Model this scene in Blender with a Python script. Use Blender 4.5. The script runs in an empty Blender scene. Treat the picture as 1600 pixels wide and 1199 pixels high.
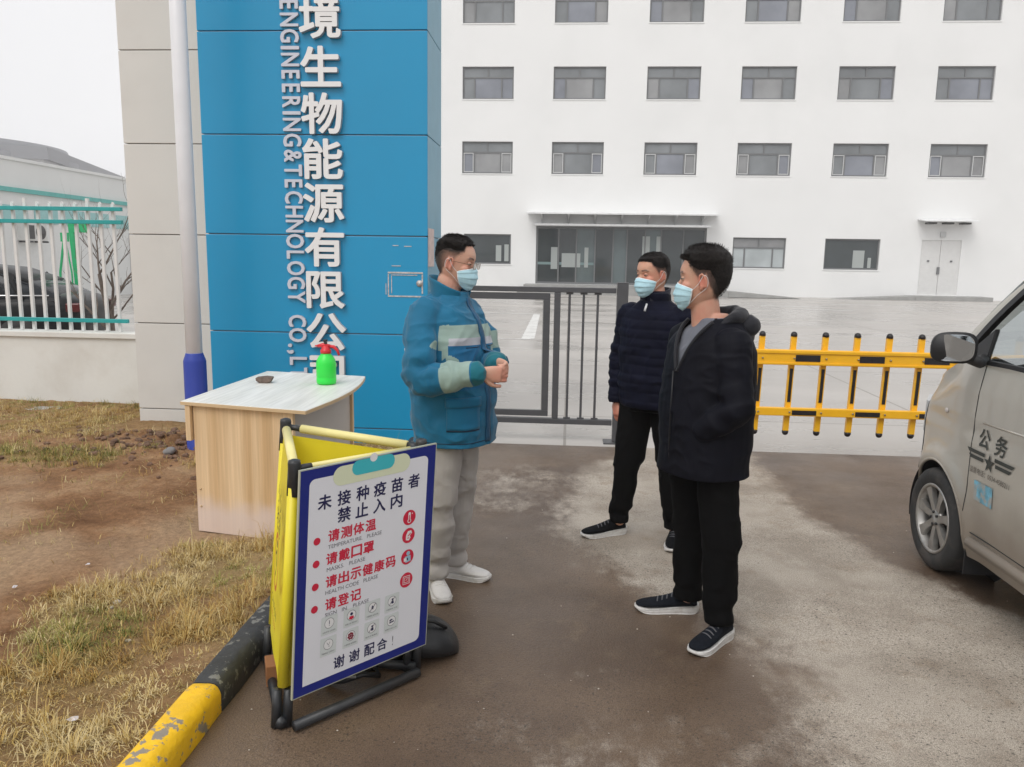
import bpy, bmesh, math, random
import numpy as np
from math import radians, sin, cos, pi, sqrt, atan2, exp
from mathutils import Vector, Matrix

random.seed(7)
RNG = np.random.default_rng(7)
SC = bpy.context.scene
COL = SC.collection

# ---------------------------------------------------------------- camera
cam_data = bpy.data.cameras.new('camera')
cam_data.sensor_fit = 'HORIZONTAL'
cam_data.sensor_width = 36.0
cam_data.lens = 27.56
cam_data.clip_start = 0.05
cam_data.clip_end = 2000
cam = bpy.data.objects.new('camera', cam_data)
COL.objects.link(cam)
cam.matrix_world = (Matrix.Translation((0, 0, 1.68)) @ Matrix.Rotation(radians(4.0), 4, 'Z')
                    @ Matrix.Rotation(radians(90 - 9.04), 4, 'X') @ Matrix.Rotation(radians(0.905), 4, 'Z'))
SC.camera = cam

# ---------------------------------------------------------------- world, sun, exposure
SUN_EL, SUN_AZ = radians(52), radians(205)      # azimuth measured clockwise from +Y
world = bpy.data.worlds.new('World')
SC.world = world
world.use_nodes = True
wn, wl = world.node_tree.nodes, world.node_tree.links
wn.clear()
wo = wn.new('ShaderNodeOutputWorld')
bg = wn.new('ShaderNodeBackground')
sky = wn.new('ShaderNodeTexSky')
sky.sky_type = 'NISHITA'
sky.sun_disc = False
sky.sun_elevation = SUN_EL
sky.sun_rotation = SUN_AZ
sky.air_density = 1.0
sky.dust_density = 6.0
sky.ozone_density = 1.0
hsv = wn.new('ShaderNodeHueSaturation')
hsv.inputs['Saturation'].default_value = 0.12
mixc = wn.new('ShaderNodeMix')
mixc.data_type = 'RGBA'
mixc.inputs['Factor'].default_value = 0.82       # cloud layer hides most of the clear sky
mixc.inputs['B'].default_value = (8.75, 8.72, 8.85, 1)
wl.new(sky.outputs[0], hsv.inputs['Color'])
wl.new(hsv.outputs[0], mixc.inputs['A'])
# faint cloud structure
tc = wn.new('ShaderNodeTexCoord')
cn = wn.new('ShaderNodeTexNoise')
cn.inputs['Scale'].default_value = 2.2
cn.inputs['Detail'].default_value = 5
cr = wn.new('ShaderNodeMapRange')
cr.inputs['From Min'].default_value = 0.3
cr.inputs['From Max'].default_value = 0.7
cr.inputs['To Min'].default_value = 0.93
cr.inputs['To Max'].default_value = 1.06
mul = wn.new('ShaderNodeVectorMath')
mul.operation = 'SCALE'
wl.new(tc.outputs['Generated'], cn.inputs['Vector'])
wl.new(cn.outputs['Fac'], cr.inputs['Value'])
wl.new(mixc.outputs['Result'], mul.inputs[0])
wl.new(cr.outputs[0], mul.inputs['Scale'])
wl.new(mul.outputs[0], bg.inputs['Color'])
bg.inputs['Strength'].default_value = 0.1
wl.new(bg.outputs[0], wo.inputs['Surface'])

sun_data = bpy.data.lights.new('sun', 'SUN')
sun_data.energy = 1.0
sun_data.angle = radians(35)
sun_data.color = (1.0, 0.97, 0.93)
sun = bpy.data.objects.new('sun', sun_data)
COL.objects.link(sun)
sd = Vector((sin(SUN_AZ) * cos(SUN_EL), cos(SUN_AZ) * cos(SUN_EL), sin(SUN_EL)))
sun.rotation_euler = sd.to_track_quat('Z', 'Y').to_euler()

SC.view_settings.view_transform = 'Standard'
SC.view_settings.look = 'None'
SC.view_settings.gamma = 1.0
SC.view_settings.use_curve_mapping = False
SC.view_settings.exposure = 0.28
SC.render.engine = 'CYCLES'
SC.cycles.max_bounces = 8
SC.cycles.volume_bounces = 1
SC.cycles.use_denoising = True

# ---------------------------------------------------------------- helpers: noise
def _h(ix, iy, iz, s):
    n = (ix * 374761393 + iy * 668265263 + iz * 2147483647 + s * 1274126177) & 0xffffffff
    n = ((n ^ (n >> 13)) * 1274126177) & 0xffffffff
    n = ((n ^ (n >> 16)) * 2246822519) & 0xffffffff
    n ^= n >> 15
    return (n & 0xffff) / 32767.5 - 1.0

def vnoise(P, seed=0):
    P = np.asarray(P, float)
    F = np.floor(P)
    I = F.astype(np.int64)
    t = P - F
    t = t * t * t * (t * (t * 6 - 15) + 10)
    out = 0
    for dx in (0, 1):
        for dy in (0, 1):
            for dz in (0, 1):
                w = (t[:, 0] if dx else 1 - t[:, 0]) * (t[:, 1] if dy else 1 - t[:, 1]) * (t[:, 2] if dz else 1 - t[:, 2])
                out = out + w * _h(I[:, 0] + dx, I[:, 1] + dy, I[:, 2] + dz, seed)
    return out

def fbm(P, oct=4, seed=0):
    P = np.asarray(P, float)
    a, s, o = 1.0, 0, 0
    for k in range(oct):
        o = o + a * vnoise(P * (2 ** k), seed + k)
        s += a
        a *= 0.5
    return o / s

def sstep(a, b, x):
    t = np.clip((x - a) / (b - a), 0, 1)
    return t * t * (3 - 2 * t)

# ---------------------------------------------------------------- helpers: materials
def new_mat(name):
    m = bpy.data.materials.new(name)
    m.use_nodes = True
    nt = m.node_tree
    return m, nt.nodes, nt.links, nt.nodes['Principled BSDF']

def mat(name, col, rough=0.6, metal=0.0, var=0.0, vscale=6.0, bump=0.0, bscale=60.0, spec=0.5,
        dirt=None, dirt_amt=0.0, dscale=1.5, dedge=(0.48, 0.68), coat=0.0, sheen=0.0, streak=None):
    """Principled material with colour variation, optional dirt patches and a fine bump."""
    m, n, l, p = new_mat(name)
    p.inputs['Roughness'].default_value = rough
    p.inputs['Metallic'].default_value = metal
    p.inputs['Specular IOR Level'].default_value = spec
    p.inputs['Coat Weight'].default_value = coat
    p.inputs['Sheen Weight'].default_value = sheen
    c = (*col, 1)
    p.inputs['Base Color'].default_value = c
    tcn = n.new('ShaderNodeTexCoord')
    vec = tcn.outputs['Object']
    last = None
    if var > 0:
        nz = n.new('ShaderNodeTexNoise')
        nz.inputs['Scale'].default_value = vscale
        nz.inputs['Detail'].default_value = 6
        if streak:
            mp = n.new('ShaderNodeMapping')
            mp.inputs['Scale'].default_value = streak
            l.new(vec, mp.inputs['Vector'])
            l.new(mp.outputs[0], nz.inputs['Vector'])
        else:
            l.new(vec, nz.inputs['Vector'])
        mx = n.new('ShaderNodeMix')
        mx.data_type = 'RGBA'
        mx.inputs['A'].default_value = (*[max(0, v * (1 - var)) for v in col], 1)
        mx.inputs['B'].default_value = (*[min(1, v * (1 + var)) for v in col], 1)
        mr = n.new('ShaderNodeMapRange')
        mr.inputs['From Min'].default_value = 0.3
        mr.inputs['From Max'].default_value = 0.7
        l.new(nz.outputs['Fac'], mr.inputs['Value'])
        l.new(mr.outputs[0], mx.inputs['Factor'])
        last = mx.outputs['Result']
    if dirt is not None:
        nd = n.new('ShaderNodeTexNoise')
        nd.inputs['Scale'].default_value = dscale
        nd.inputs['Detail'].default_value = 9
        nd.inputs['Roughness'].default_value = 0.65
        l.new(vec, nd.inputs['Vector'])
        rd = n.new('ShaderNodeMapRange')
        rd.inputs['From Min'].default_value = dedge[0]
        rd.inputs['From Max'].default_value = dedge[1]
        rd.inputs['To Max'].default_value = dirt_amt
        l.new(nd.outputs['Fac'], rd.inputs['Value'])
        mx = n.new('ShaderNodeMix')
        mx.data_type = 'RGBA'
        if last:
            l.new(last, mx.inputs['A'])
        else:
            mx.inputs['A'].default_value = c
        mx.inputs['B'].default_value = (*dirt, 1)
        l.new(rd.outputs[0], mx.inputs['Factor'])
        last = mx.outputs['Result']
    if last:
        l.new(last, p.inputs['Base Color'])
    if bump > 0:
        nb = n.new('ShaderNodeTexNoise')
        nb.inputs['Scale'].default_value = bscale
        nb.inputs['Detail'].default_value = 4
        l.new(vec, nb.inputs['Vector'])
        b = n.new('ShaderNodeBump')
        b.inputs['Strength'].default_value = bump
        b.inputs['Distance'].default_value = 0.01
        l.new(nb.outputs['Fac'], b.inputs['Height'])
        l.new(b.outputs[0], p.inputs['Normal'])
    return m

def zone_mat(name, zones, rough=0.85, bump=0.25, bscale=400, sheen=0.15, var=0.12, spec=0.3, vscale=9):
    """zones: list of colours; first is the base, the others switch on where attribute z1, z2.. is above 0.5."""
    m, n, l, p = new_mat(name)
    p.inputs['Roughness'].default_value = rough
    p.inputs['Sheen Weight'].default_value = sheen
    p.inputs['Specular IOR Level'].default_value = spec
    last = None
    for k, col in enumerate(zones):
        if k == 0:
            rgb = n.new('ShaderNodeRGB')
            rgb.outputs[0].default_value = (*col, 1)
            last = rgb.outputs[0]
            continue
        at = n.new('ShaderNodeAttribute')
        at.attribute_name = 'z%d' % k
        mr = n.new('ShaderNodeMapRange')
        mr.inputs['From Min'].default_value = 0.42
        mr.inputs['From Max'].default_value = 0.58
        l.new(at.outputs['Fac'], mr.inputs['Value'])
        mx = n.new('ShaderNodeMix')
        mx.data_type = 'RGBA'
        l.new(mr.outputs[0], mx.inputs['Factor'])
        l.new(last, mx.inputs['A'])
        mx.inputs['B'].default_value = (*col, 1)
        last = mx.outputs['Result']
    tcn = n.new('ShaderNodeTexCoord')
    nz = n.new('ShaderNodeTexNoise')
    nz.inputs['Scale'].default_value = vscale
    nz.inputs['Detail'].default_value = 5
    l.new(tcn.outputs['Object'], nz.inputs['Vector'])
    mr = n.new('ShaderNodeMapRange')
    mr.inputs['From Min'].default_value = 0.3
    mr.inputs['From Max'].default_value = 0.7
    mr.inputs['To Min'].default_value = 1 - var
    mr.inputs['To Max'].default_value = 1 + var
    l.new(nz.outputs['Fac'], mr.inputs['Value'])
    sc = n.new('ShaderNodeVectorMath')
    sc.operation = 'SCALE'
    l.new(last, sc.inputs[0])
    l.new(mr.outputs[0], sc.inputs['Scale'])
    l.new(sc.outputs[0], p.inputs['Base Color'])
    nb = n.new('ShaderNodeTexNoise')
    nb.inputs['Scale'].default_value = bscale
    l.new(tcn.outputs['Object'], nb.inputs['Vector'])
    b = n.new('ShaderNodeBump')
    b.inputs['Strength'].default_value = bump
    b.inputs['Distance'].default_value = 0.003
    l.new(nb.outputs['Fac'], b.inputs['Height'])
    l.new(b.outputs[0], p.inputs['Normal'])
    return m

def glass_mat(name, tint=(0.5, 0.55, 0.55), see=0.55, rough=0.03):
    """thin pane: partly see-through with a mirror-like reflection"""
    m, n, l, p = new_mat(name)
    n.remove(p)
    out = n['Material Output']
    tr = n.new('ShaderNodeBsdfTransparent')
    tr.inputs['Color'].default_value = (*[t * see / 0.55 if t * see / 0.55 < 1 else 1 for t in tint], 1)
    gl = n.new('ShaderNodeBsdfGlossy')
    gl.inputs['Roughness'].default_value = rough
    gl.inputs['Color'].default_value = (0.9, 0.95, 0.95, 1)
    lw = n.new('ShaderNodeLayerWeight')
    lw.inputs['Blend'].default_value = 0.35
    mr = n.new('ShaderNodeMapRange')
    mr.inputs['To Min'].default_value = 0.12
    mr.inputs['To Max'].default_value = 0.9
    mx = n.new('ShaderNodeMixShader')
    l.new(lw.outputs['Facing'], mr.inputs['Value'])
    l.new(mr.outputs[0], mx.inputs['Fac'])
    l.new(tr.outputs[0], mx.inputs[1])
    l.new(gl.outputs[0], mx.inputs[2])
    l.new(mx.outputs[0], out.inputs['Surface'])
    return m

# ---------------------------------------------------------------- helpers: objects
def tag(o, label=None, cat=None, group=None, kind=None):
    if label: o['label'] = label
    if cat: o['category'] = cat
    if group: o['group'] = group
    if kind: o['kind'] = kind
    return o

def empty(name, loc=(0, 0, 0), rz=0, label=None, cat=None, group=None):
    o = bpy.data.objects.new(name, None)
    COL.objects.link(o)
    o.empty_display_size = 0.1
    o.location = loc
    o.rotation_euler = (0, 0, rz)
    return tag(o, label, cat, group)

def link(name, me, parent=None, loc=None, rot=None):
    o = bpy.data.objects.new(name, me)
    COL.objects.link(o)
    if parent is not None: o.parent = parent
    if loc is not None: o.location = loc
    if rot is not None: o.rotation_euler = rot
    return o

def copy_tree(o, parent=None):
    c = o.copy()
    COL.objects.link(c)
    if parent is not None: c.parent = parent
    for ch in list(o.children):
        copy_tree(ch, c)
    return c

class MB:
    """collects shapes into one mesh"""
    def __init__(s):
        s.v, s.f, s.mi, s.sm = [], [], [], []
    def add(s, vs, fs, m=0, smooth=False):
        b = len(s.v)
        s.v += [tuple(map(float, v)) for v in vs]
        for f in fs:
            s.f.append(tuple(i + b for i in f))
            s.mi.append(m)
            s.sm.append(smooth)
        return s
    def box(s, x0, x1, y0, y1, z0, z1, m=0):
        vs = [(x0, y0, z0), (x1, y0, z0), (x1, y1, z0), (x0, y1, z0), (x0, y0, z1), (x1, y0, z1), (x1, y1, z1), (x0, y1, z1)]
        return s.add(vs, [(0, 3, 2, 1), (4, 5, 6, 7), (0, 1, 5, 4), (1, 2, 6, 5), (2, 3, 7, 6), (3, 0, 4, 7)], m)
    def obox(s, c, ax, ay, az, m=0):
        """box from centre and three half-axis vectors"""
        c, ax, ay, az = map(np.array, (c, ax, ay, az))
        vs = [c + i * ax + j * ay + k * az for k in (-1, 1) for i, j in ((-1, -1), (1, -1), (1, 1), (-1, 1))]
        return s.add(vs, [(0, 3, 2, 1), (4, 5, 6, 7), (0, 1, 5, 4), (1, 2, 6, 5), (2, 3, 7, 6), (3, 0, 4, 7)], m)
    def bar(s, p, q, w, h=None, m=0, up=(0, 0, 1)):
        p, q = np.array(p, float), np.array(q, float)
        d = q - p
        L = np.linalg.norm(d)
        d /= L
        u = np.array(up, float)
        if abs(d @ u) > 0.95: u = np.array((0, 1, 0), float)
        sx = np.cross(d, u); sx /= np.linalg.norm(sx)
        sy = np.cross(sx, d)
        return s.obox((p + q) / 2, sx * w / 2, sy * (h or w) / 2, d * L / 2, m)
    def tube(s, pts, r, n=12, m=0, caps=True, smooth=True, close=False):
        pts = [np.array(p, float) for p in pts]
        N = len(pts)
        rs = r if hasattr(r, '__len__') else [r] * N
        rings = []
        u = None
        for i in range(N):
            if close: d = pts[(i + 1) % N] - pts[i - 1]
            else: d = pts[min(i + 1, N - 1)] - pts[max(i - 1, 0)]
            d = d / (np.linalg.norm(d) + 1e-12)
            if u is None:
                u = np.cross(d, (0, 0, 1.0))
                if np.linalg.norm(u) < 0.1: u = np.cross(d, (0, 1.0, 0))
            u = u - d * (u @ d); u /= np.linalg.norm(u)
            w = np.cross(d, u)
            rings.append([pts[i] + rs[i] * (cos(2 * pi * k / n) * u + sin(2 * pi * k / n) * w) for k in range(n)])
        return s.loft(rings, m, caps, smooth, close)
    def loft(s, rings, m=0, caps=True, smooth=True, close=False, flip=False):
        n = len(rings[0])
        b = len(s.v)
        vs = [p for r in rings for p in r]
        fs = []
        R = len(rings)
        for i in range(R if close else R - 1):
            j = (i + 1) % R
            for k in range(n):
                k2 = (k + 1) % n
                fs.append((i * n + k, i * n + k2, j * n + k2, j * n + k))
        if caps and not close:
            fs.append(tuple(range(n))[::-1])
            fs.append(tuple((R - 1) * n + k for k in range(n)))
        if flip: fs = [f[::-1] for f in fs]
        return s.add(vs, fs, m, smooth)
    def cyl(s, c, r, h, n=24, m=0, axis='z', r2=None, smooth=True):
        c = np.array(c, float)
        r2 = r if r2 is None else r2
        ax = {'x': (1, 2, 0), 'y': (2, 0, 1), 'z': (0, 1, 2)}[axis]
        rings = []
        for t, rr in ((0, r), (1, r2)):
            ring = []
            for k in range(n):
                p = c.copy()
                p[ax[0]] += rr * cos(2 * pi * k / n)
                p[ax[1]] += rr * sin(2 * pi * k / n)
                p[ax[2]] += h * t
                ring.append(p)
            rings.append(ring)
        return s.loft(rings, m, True, smooth)
    def lathe(s, prof, c=(0, 0, 0), n=28, m=0, axis='z', smooth=True, caps=True):
        """prof: list of (radius, height)"""
        c = np.array(c, float)
        ax = {'x': (1, 2, 0), 'y': (2, 0, 1), 'z': (0, 1, 2)}[axis]
        rings = []
        for r, h in prof:
            ring = []
            for k in range(n):
                p = c.copy()
                p[ax[0]] += r * cos(2 * pi * k / n)
                p[ax[1]] += r * sin(2 * pi * k / n)
                p[ax[2]] += h
                ring.append(p)
            rings.append(ring)
        return s.loft(rings, m, caps, smooth)
    def ell(s, c, r, n=16, k=10, m=0, M=None):
        c = np.array(c, float)
        r = np.array(r if hasattr(r, '__len__') else (r, r, r), float)
        rings = []
        for i in range(1, k):
            t = pi * i / k - pi / 2
            ring = []
            for j in range(n):
                p = np.array((cos(t) * cos(2 * pi * j / n), cos(t) * sin(2 * pi * j / n), sin(t))) * r
                if M is not None: p = M @ p
                ring.append(c + p)
            rings.append(ring)
        return s.loft(rings, m, True, True)
    def prism(s, poly, y0, y1, m=0, plane='xz'):
        """extrude polygon (list of 2-D points) between y0 and y1"""
        n = len(poly)
        def P(a, b, y):
            return {'xz': (a, y, b), 'yz': (y, a, b), 'xy': (a, b, y)}[plane]
        vs = [P(a, b, y0) for a, b in poly] + [P(a, b, y1) for a, b in poly]
        fs = [tuple(range(n)), tuple(range(2 * n - 1, n - 1, -1))]
        fs += [(i, i + n, (i + 1) % n + n, (i + 1) % n) for i in range(n)]
        return s.add(vs, fs, m)
    def mesh(s, name, mats, fix=True):
        me = bpy.data.meshes.new(name)
        me.from_pydata(s.v, [], s.f)
        for mm in (mats if isinstance(mats, (list, tuple)) else [mats]):
            me.materials.append(mm)
        me.polygons.foreach_set('material_index', s.mi)
        me.polygons.foreach_set('use_smooth', s.sm)
        if fix:
            bm = bmesh.new(); bm.from_mesh(me)
            bmesh.ops.recalc_face_normals(bm, faces=bm.faces)
            bm.to_mesh(me); bm.free()
        me.update()
        return me
    def obj(s, name, mats, parent=None, bevel=0.0, loc=None, rot=None, fix=True, autos=False):
        o = link(name, s.mesh(name, mats, fix), parent, loc, rot)
        if bevel > 0:
            b = o.modifiers.new('bevel', 'BEVEL')
            b.width = bevel
            b.segments = 2
            b.limit_method = 'ANGLE'
            b.angle_limit = radians(40)
        return o

def text_mesh(s, size, ext=0.0, off=0.0, name='lettering', shear=0.0):
    """text as a mesh in the local XY plane, centred on its bounding box"""
    cu = bpy.data.curves.new(name, 'FONT')
    cu.body = s
    cu.size = size
    cu.extrude = ext
    cu.offset = off
    cu.shear = shear
    cu.resolution_u = 3
    o = bpy.data.objects.new(name, cu)
    COL.objects.link(o)
    dg = bpy.context.evaluated_depsgraph_get()
    me = bpy.data.meshes.new_from_object(o.evaluated_get(dg))
    bpy.data.objects.remove(o)
    bpy.data.curves.remove(cu)
    co = np.empty(len(me.vertices) * 3)
    me.vertices.foreach_get('co', co)
    co = co.reshape(-1, 3)
    if len(co):
        mn, mxx = co.min(0), co.max(0)
        co[:, :2] -= ((mn + mxx) / 2)[:2]
        me.vertices.foreach_set('co', co.ravel())
        me['w'] = float(mxx[0] - mn[0]); me['h'] = float(mxx[1] - mn[1])
    me.name = name
    return me

def wall_holes(mb, x0, x1, z0, z1, y, holes, depth, m=0, mr=0):
    """flat wall facing -Y at y, with rectangular openings that have reveals"""
    xs = sorted({x0, x1, *[h[0] for h in holes], *[h[1] for h in holes]})
    zs = sorted({z0, z1, *[h[2] for h in holes], *[h[3] for h in holes]})
    idx = {}
    vs, fs = [], []
    def V(i, j):
        if (i, j) not in idx:
            idx[(i, j)] = len(vs); vs.append((xs[i], y, zs[j]))
        return idx[(i, j)]
    for i in range(len(xs) - 1):
        for j in range(len(zs) - 1):
            cx, cz = (xs[i] + xs[i + 1]) / 2, (zs[j] + zs[j + 1]) / 2
            if any(h[0] < cx < h[1] and h[2] < cz < h[3] for h in holes): continue
            fs.append((V(i, j), V(i + 1, j), V(i + 1, j + 1), V(i, j + 1)))
    mb.add(vs, fs, m)
    for a, b, c, d in holes:
        q = [(a, y, c), (b, y, c), (b, y, d), (a, y, d), (a, y + depth, c), (b, y + depth, c), (b, y + depth, d), (a, y + depth, d)]
        mb.add(q, [(0, 1, 5, 4), (1, 2, 6, 5), (2, 3, 7, 6), (3, 0, 4, 7)], mr)

def grid_mesh(name, X, Y, Z, material, smooth=True, attr=None):
    ny, nx = X.shape
    me = bpy.data.meshes.new(name)
    v = np.stack([X, Y, Z], -1).reshape(-1, 3)
    i = np.arange(ny * nx).reshape(ny, nx)
    f = np.stack([i[:-1, :-1], i[:-1, 1:], i[1:, 1:], i[1:, :-1]], -1).reshape(-1, 4)
    me.from_pydata(v.tolist(), [], f.tolist())
    me.materials.append(material)
    me.polygons.foreach_set('use_smooth', [smooth] * len(f))
    if attr:
        for k, a in attr.items():
            at = me.attributes.new(k, 'FLOAT', 'POINT')
            at.data.foreach_set('value', a.ravel().astype(np.float32))
    return me
from mathutils.geometry import delaunay_2d_cdt
def bold_mesh(s, size, off, ext=0.0, name='lettering'):
    """heavier glyph: union of the outline with a stroke of radius off around it; optionally extruded"""
    base = text_mesh(s, size, 0.0, 0.0, name)
    k = 1.0 / size
    co = get2(base) * k
    fc = [tuple(p.vertices) for p in base.polygons]
    cnt = {}
    for f in fc:
        for i in range(len(f)):
            a, b = f[i], f[(i + 1) % len(f)]
            cnt[(min(a, b), max(a, b))] = cnt.get((min(a, b), max(a, b)), 0) + 1
    # weld identical points first
    key = {}
    def kk(i): return (round(co[i][0], 4), round(co[i][1], 4))
    segs = {}
    for (a, b), c in cnt.items():
        e = tuple(sorted((kk(a), kk(b))))
        if e[0] == e[1]: continue
        segs[e] = segs.get(e, 0) + c
    segs = [e for e, c in segs.items() if c == 1]
    V, F = [], []
    def addp(poly):
        b = len(V)
        V.extend(Vector(p) for p in poly)
        area = sum(poly[i][0] * poly[(i + 1) % len(poly)][1] - poly[(i + 1) % len(poly)][0] * poly[i][1] for i in range(len(poly)))
        idx = list(range(b, b + len(poly)))
        F.append(idx if area > 0 else idx[::-1])
    for f in fc: addp([tuple(co[i][:2]) for i in f])
    r = off * k
    pts = set()
    for p, q in segs:
        d = Vector(q) - Vector(p)
        if d.length < 1e-5: continue
        n = Vector((-d.y, d.x)).normalized() * r
        addp([tuple(Vector(p) - n), tuple(Vector(q) - n), tuple(Vector(q) + n), tuple(Vector(p) + n)])
        pts.add(p); pts.add(q)
    for p in pts:
        addp([(p[0] + r * cos(2 * pi * (j + .3) / 6), p[1] + r * sin(2 * pi * (j + .3) / 6)) for j in range(6)])
    vo, eo, fo, _, _, of_ = delaunay_2d_cdt(V, [], F, 0, 1e-5)
    # keep triangles inside the glyph (even-odd) or within r of its outline
    VV = np.array([tuple(v) for v in vo]); C = np.array([VV[list(f)].mean(0) for f in fo])
    S = np.array([(*p, *q) for p, q in segs])
    keep = np.zeros(len(C), bool)
    for i0 in range(0, len(C), 2000):
        c = C[i0:i0 + 2000, None, :]
        x1, y1, x2, y2 = (S[None, :, j] for j in range(4))
        cross = (y1 > c[..., 1]) != (y2 > c[..., 1])
        xi = x1 + (c[..., 1] - y1) * (x2 - x1) / np.where(np.abs(y2 - y1) < 1e-12, 1e-12, y2 - y1)
        odd = (cross & (xi > c[..., 0])).sum(1) % 2 == 1
        dx, dy = x2 - x1, y2 - y1
        t = np.clip(((c[..., 0] - x1) * dx + (c[..., 1] - y1) * dy) / (dx * dx + dy * dy + 1e-15), 0, 1)
        dd = np.hypot(c[..., 0] - x1 - t * dx, c[..., 1] - y1 - t * dy).min(1)
        keep[i0:i0 + 2000] = odd | (dd < r * 0.99)
    fo = [f for f, k_ in zip(fo, keep) if k_]
    vo = [v / k for v in vo]
    me = bpy.data.meshes.new(name)
    if ext <= 0:
        me.from_pydata([(v.x, v.y, 0) for v in vo], [], [tuple(f) for f in fo])
    else:
        n = len(vo)
        vs = [(v.x, v.y, ext) for v in vo] + [(v.x, v.y, -ext) for v in vo]
        fs = [tuple(f) for f in fo]
        ec = {}
        for f in fo:
            for i in range(len(f)):
                e = (f[i], f[(i + 1) % len(f)])
                ec[e] = 1
        fs += [(b, a, a + n, b + n) for (a, b) in ec if (b, a) not in ec]
        me.from_pydata(vs, [], fs)
    me.update()
    mn = [min(v.x for v in vo), min(v.y for v in vo)]; mx = [max(v.x for v in vo), max(v.y for v in vo)]
    me['w'] = mx[0] - mn[0]; me['h'] = mx[1] - mn[1]
    bpy.data.meshes.remove(base)
    return me
def get2(me):
    a = np.empty(len(me.vertices) * 3); me.vertices.foreach_get('co', a); return a.reshape(-1, 3)
# ================================================================ setting
# ---- asphalt road with wet and dry areas
def road_material():
    m, n, l, p = new_mat('wet asphalt')
    tc = n.new('ShaderNodeTexCoord')
    def noise(scale, detail=6, rough=0.6, off=(0, 0, 0), sc=(1, 1, 1)):
        mp = n.new('ShaderNodeMapping')
        mp.inputs['Location'].default_value = off
        mp.inputs['Scale'].default_value = sc
        l.new(tc.outputs['Object'], mp.inputs['Vector'])
        t = n.new('ShaderNodeTexNoise')
        t.inputs['Scale'].default_value = scale
        t.inputs['Detail'].default_value = detail
        t.inputs['Roughness'].default_value = rough
        l.new(mp.outputs[0], t.inputs['Vector'])
        return t.outputs['Fac']
    def rng(v, a, b, c=0.0, d=1.0):
        r = n.new('ShaderNodeMapRange')
        r.interpolation_type = 'SMOOTHSTEP'
        for k, x in zip(('From Min', 'From Max', 'To Min', 'To Max'), (a, b, c, d)): r.inputs[k].default_value = x
        l.new(v, r.inputs['Value'])
        return r.outputs[0]
    def math_(op, a, b):
        q = n.new('ShaderNodeMath'); q.operation = op
        for i, x in enumerate((a, b)):
            if hasattr(x, 'links'): l.new(x, q.inputs[i])
            else: q.inputs[i].default_value = x
        return q.outputs[0]
    def mix(f, a, b):
        q = n.new('ShaderNodeMix'); q.data_type = 'RGBA'
        if hasattr(f, 'links'): l.new(f, q.inputs['Factor'])
        else: q.inputs['Factor'].default_value = f
        for k, x in (('A', a), ('B', b)):
            if hasattr(x, 'links'): l.new(x, q.inputs[k])
            else: q.inputs[k].default_value = (*x, 1)
        return q.outputs['Result']
    at = n.new('ShaderNodeAttribute'); at.attribute_name = 'dry'
    fine = n.new('ShaderNodeTexVoronoi'); fine.inputs['Scale'].default_value = 95
    l.new(tc.outputs['Object'], fine.inputs['Vector'])
    d0 = math_('ADD', at.outputs['Fac'], math_('MULTIPLY', math_('SUBTRACT', noise(2.6, 10, 0.7), 0.5), 1.5))
    d0 = math_('ADD', d0, math_('MULTIPLY', math_('SUBTRACT', noise(16, 6, 0.7, (3, 1, 0), (1, 0.5, 1)), 0.5), 0.75))
    dry = rng(d0, 0.22, 0.80)
    wetc = mix(rng(noise(0.9, 6, 0.6, (5, 2, 0)), 0.35, 0.65), (0.094, 0.062, 0.041), (0.158, 0.110, 0.074))
    wetc = mix(rng(noise(3.1, 8, 0.7, (1, 8, 0)), 0.55, 0.75, 0, 0.45), wetc, (0.25, 0.185, 0.115))
    dryc = mix(rng(noise(1.7, 8, 0.65, (9, 4, 0)), 0.35, 0.65), (0.285, 0.242, 0.195), (0.43, 0.38, 0.32))
    dryc = mix(rng(noise(4.5, 9, 0.7, (2, 6, 0)), 0.52, 0.72, 0, 0.5), dryc, (0.22, 0.155, 0.095))
    col = mix(dry, wetc, dryc)
    ag = rng(fine.outputs['Distance'], 0.05, 0.42, 0.55, 1.12)
    ag2 = n.new('ShaderNodeTexVoronoi'); ag2.inputs['Scale'].default_value = 60
    l.new(tc.outputs['Object'], ag2.inputs['Vector'])
    spk = rng(noise(230, 3, 0.6), 0.34, 0.66, 0.62, 1.34)
    sp2 = n.new('ShaderNodeVectorMath'); sp2.operation = 'SCALE'
    l.new(col, sp2.inputs[0]); l.new(spk, sp2.inputs['Scale'])
    # dark pits between the stones, stronger where the surface is worn
    pit = math_('MULTIPLY', rng(noise(75, 3, 0.6, (4, 4, 0)), 0.585, 0.65), rng(noise(1.3, 4, 0.6, (7, 0, 0)), 0.36, 0.58))
    col = mix(math_('MULTIPLY', pit, 0.75), sp2.outputs[0], (0.035, 0.03, 0.026))
    l.new(col, p.inputs['Base Color'])
    wetr = rng(noise(1.5, 6, 0.6, (11, 3, 0)), 0.35, 0.7, 0.30, 0.50)
    rr = n.new('ShaderNodeMix'); rr.data_type = 'FLOAT'
    l.new(dry, rr.inputs['Factor']); l.new(wetr, rr.inputs['A']); rr.inputs['B'].default_value = 0.62
    l.new(rr.outputs['Result'], p.inputs['Roughness'])
    p.inputs['Specular IOR Level'].default_value = 0.42
    b = n.new('ShaderNodeBump'); b.inputs['Strength'].default_value = 0.45; b.inputs['Distance'].default_value = 0.004
    hh = math_('ADD', math_('MULTIPLY', fine.outputs['Distance'], 0.6), noise(180, 3, 0.6))
    l.new(hh, b.inputs['Height'])
    l.new(b.outputs[0], p.inputs['Normal'])
    return m

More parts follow.
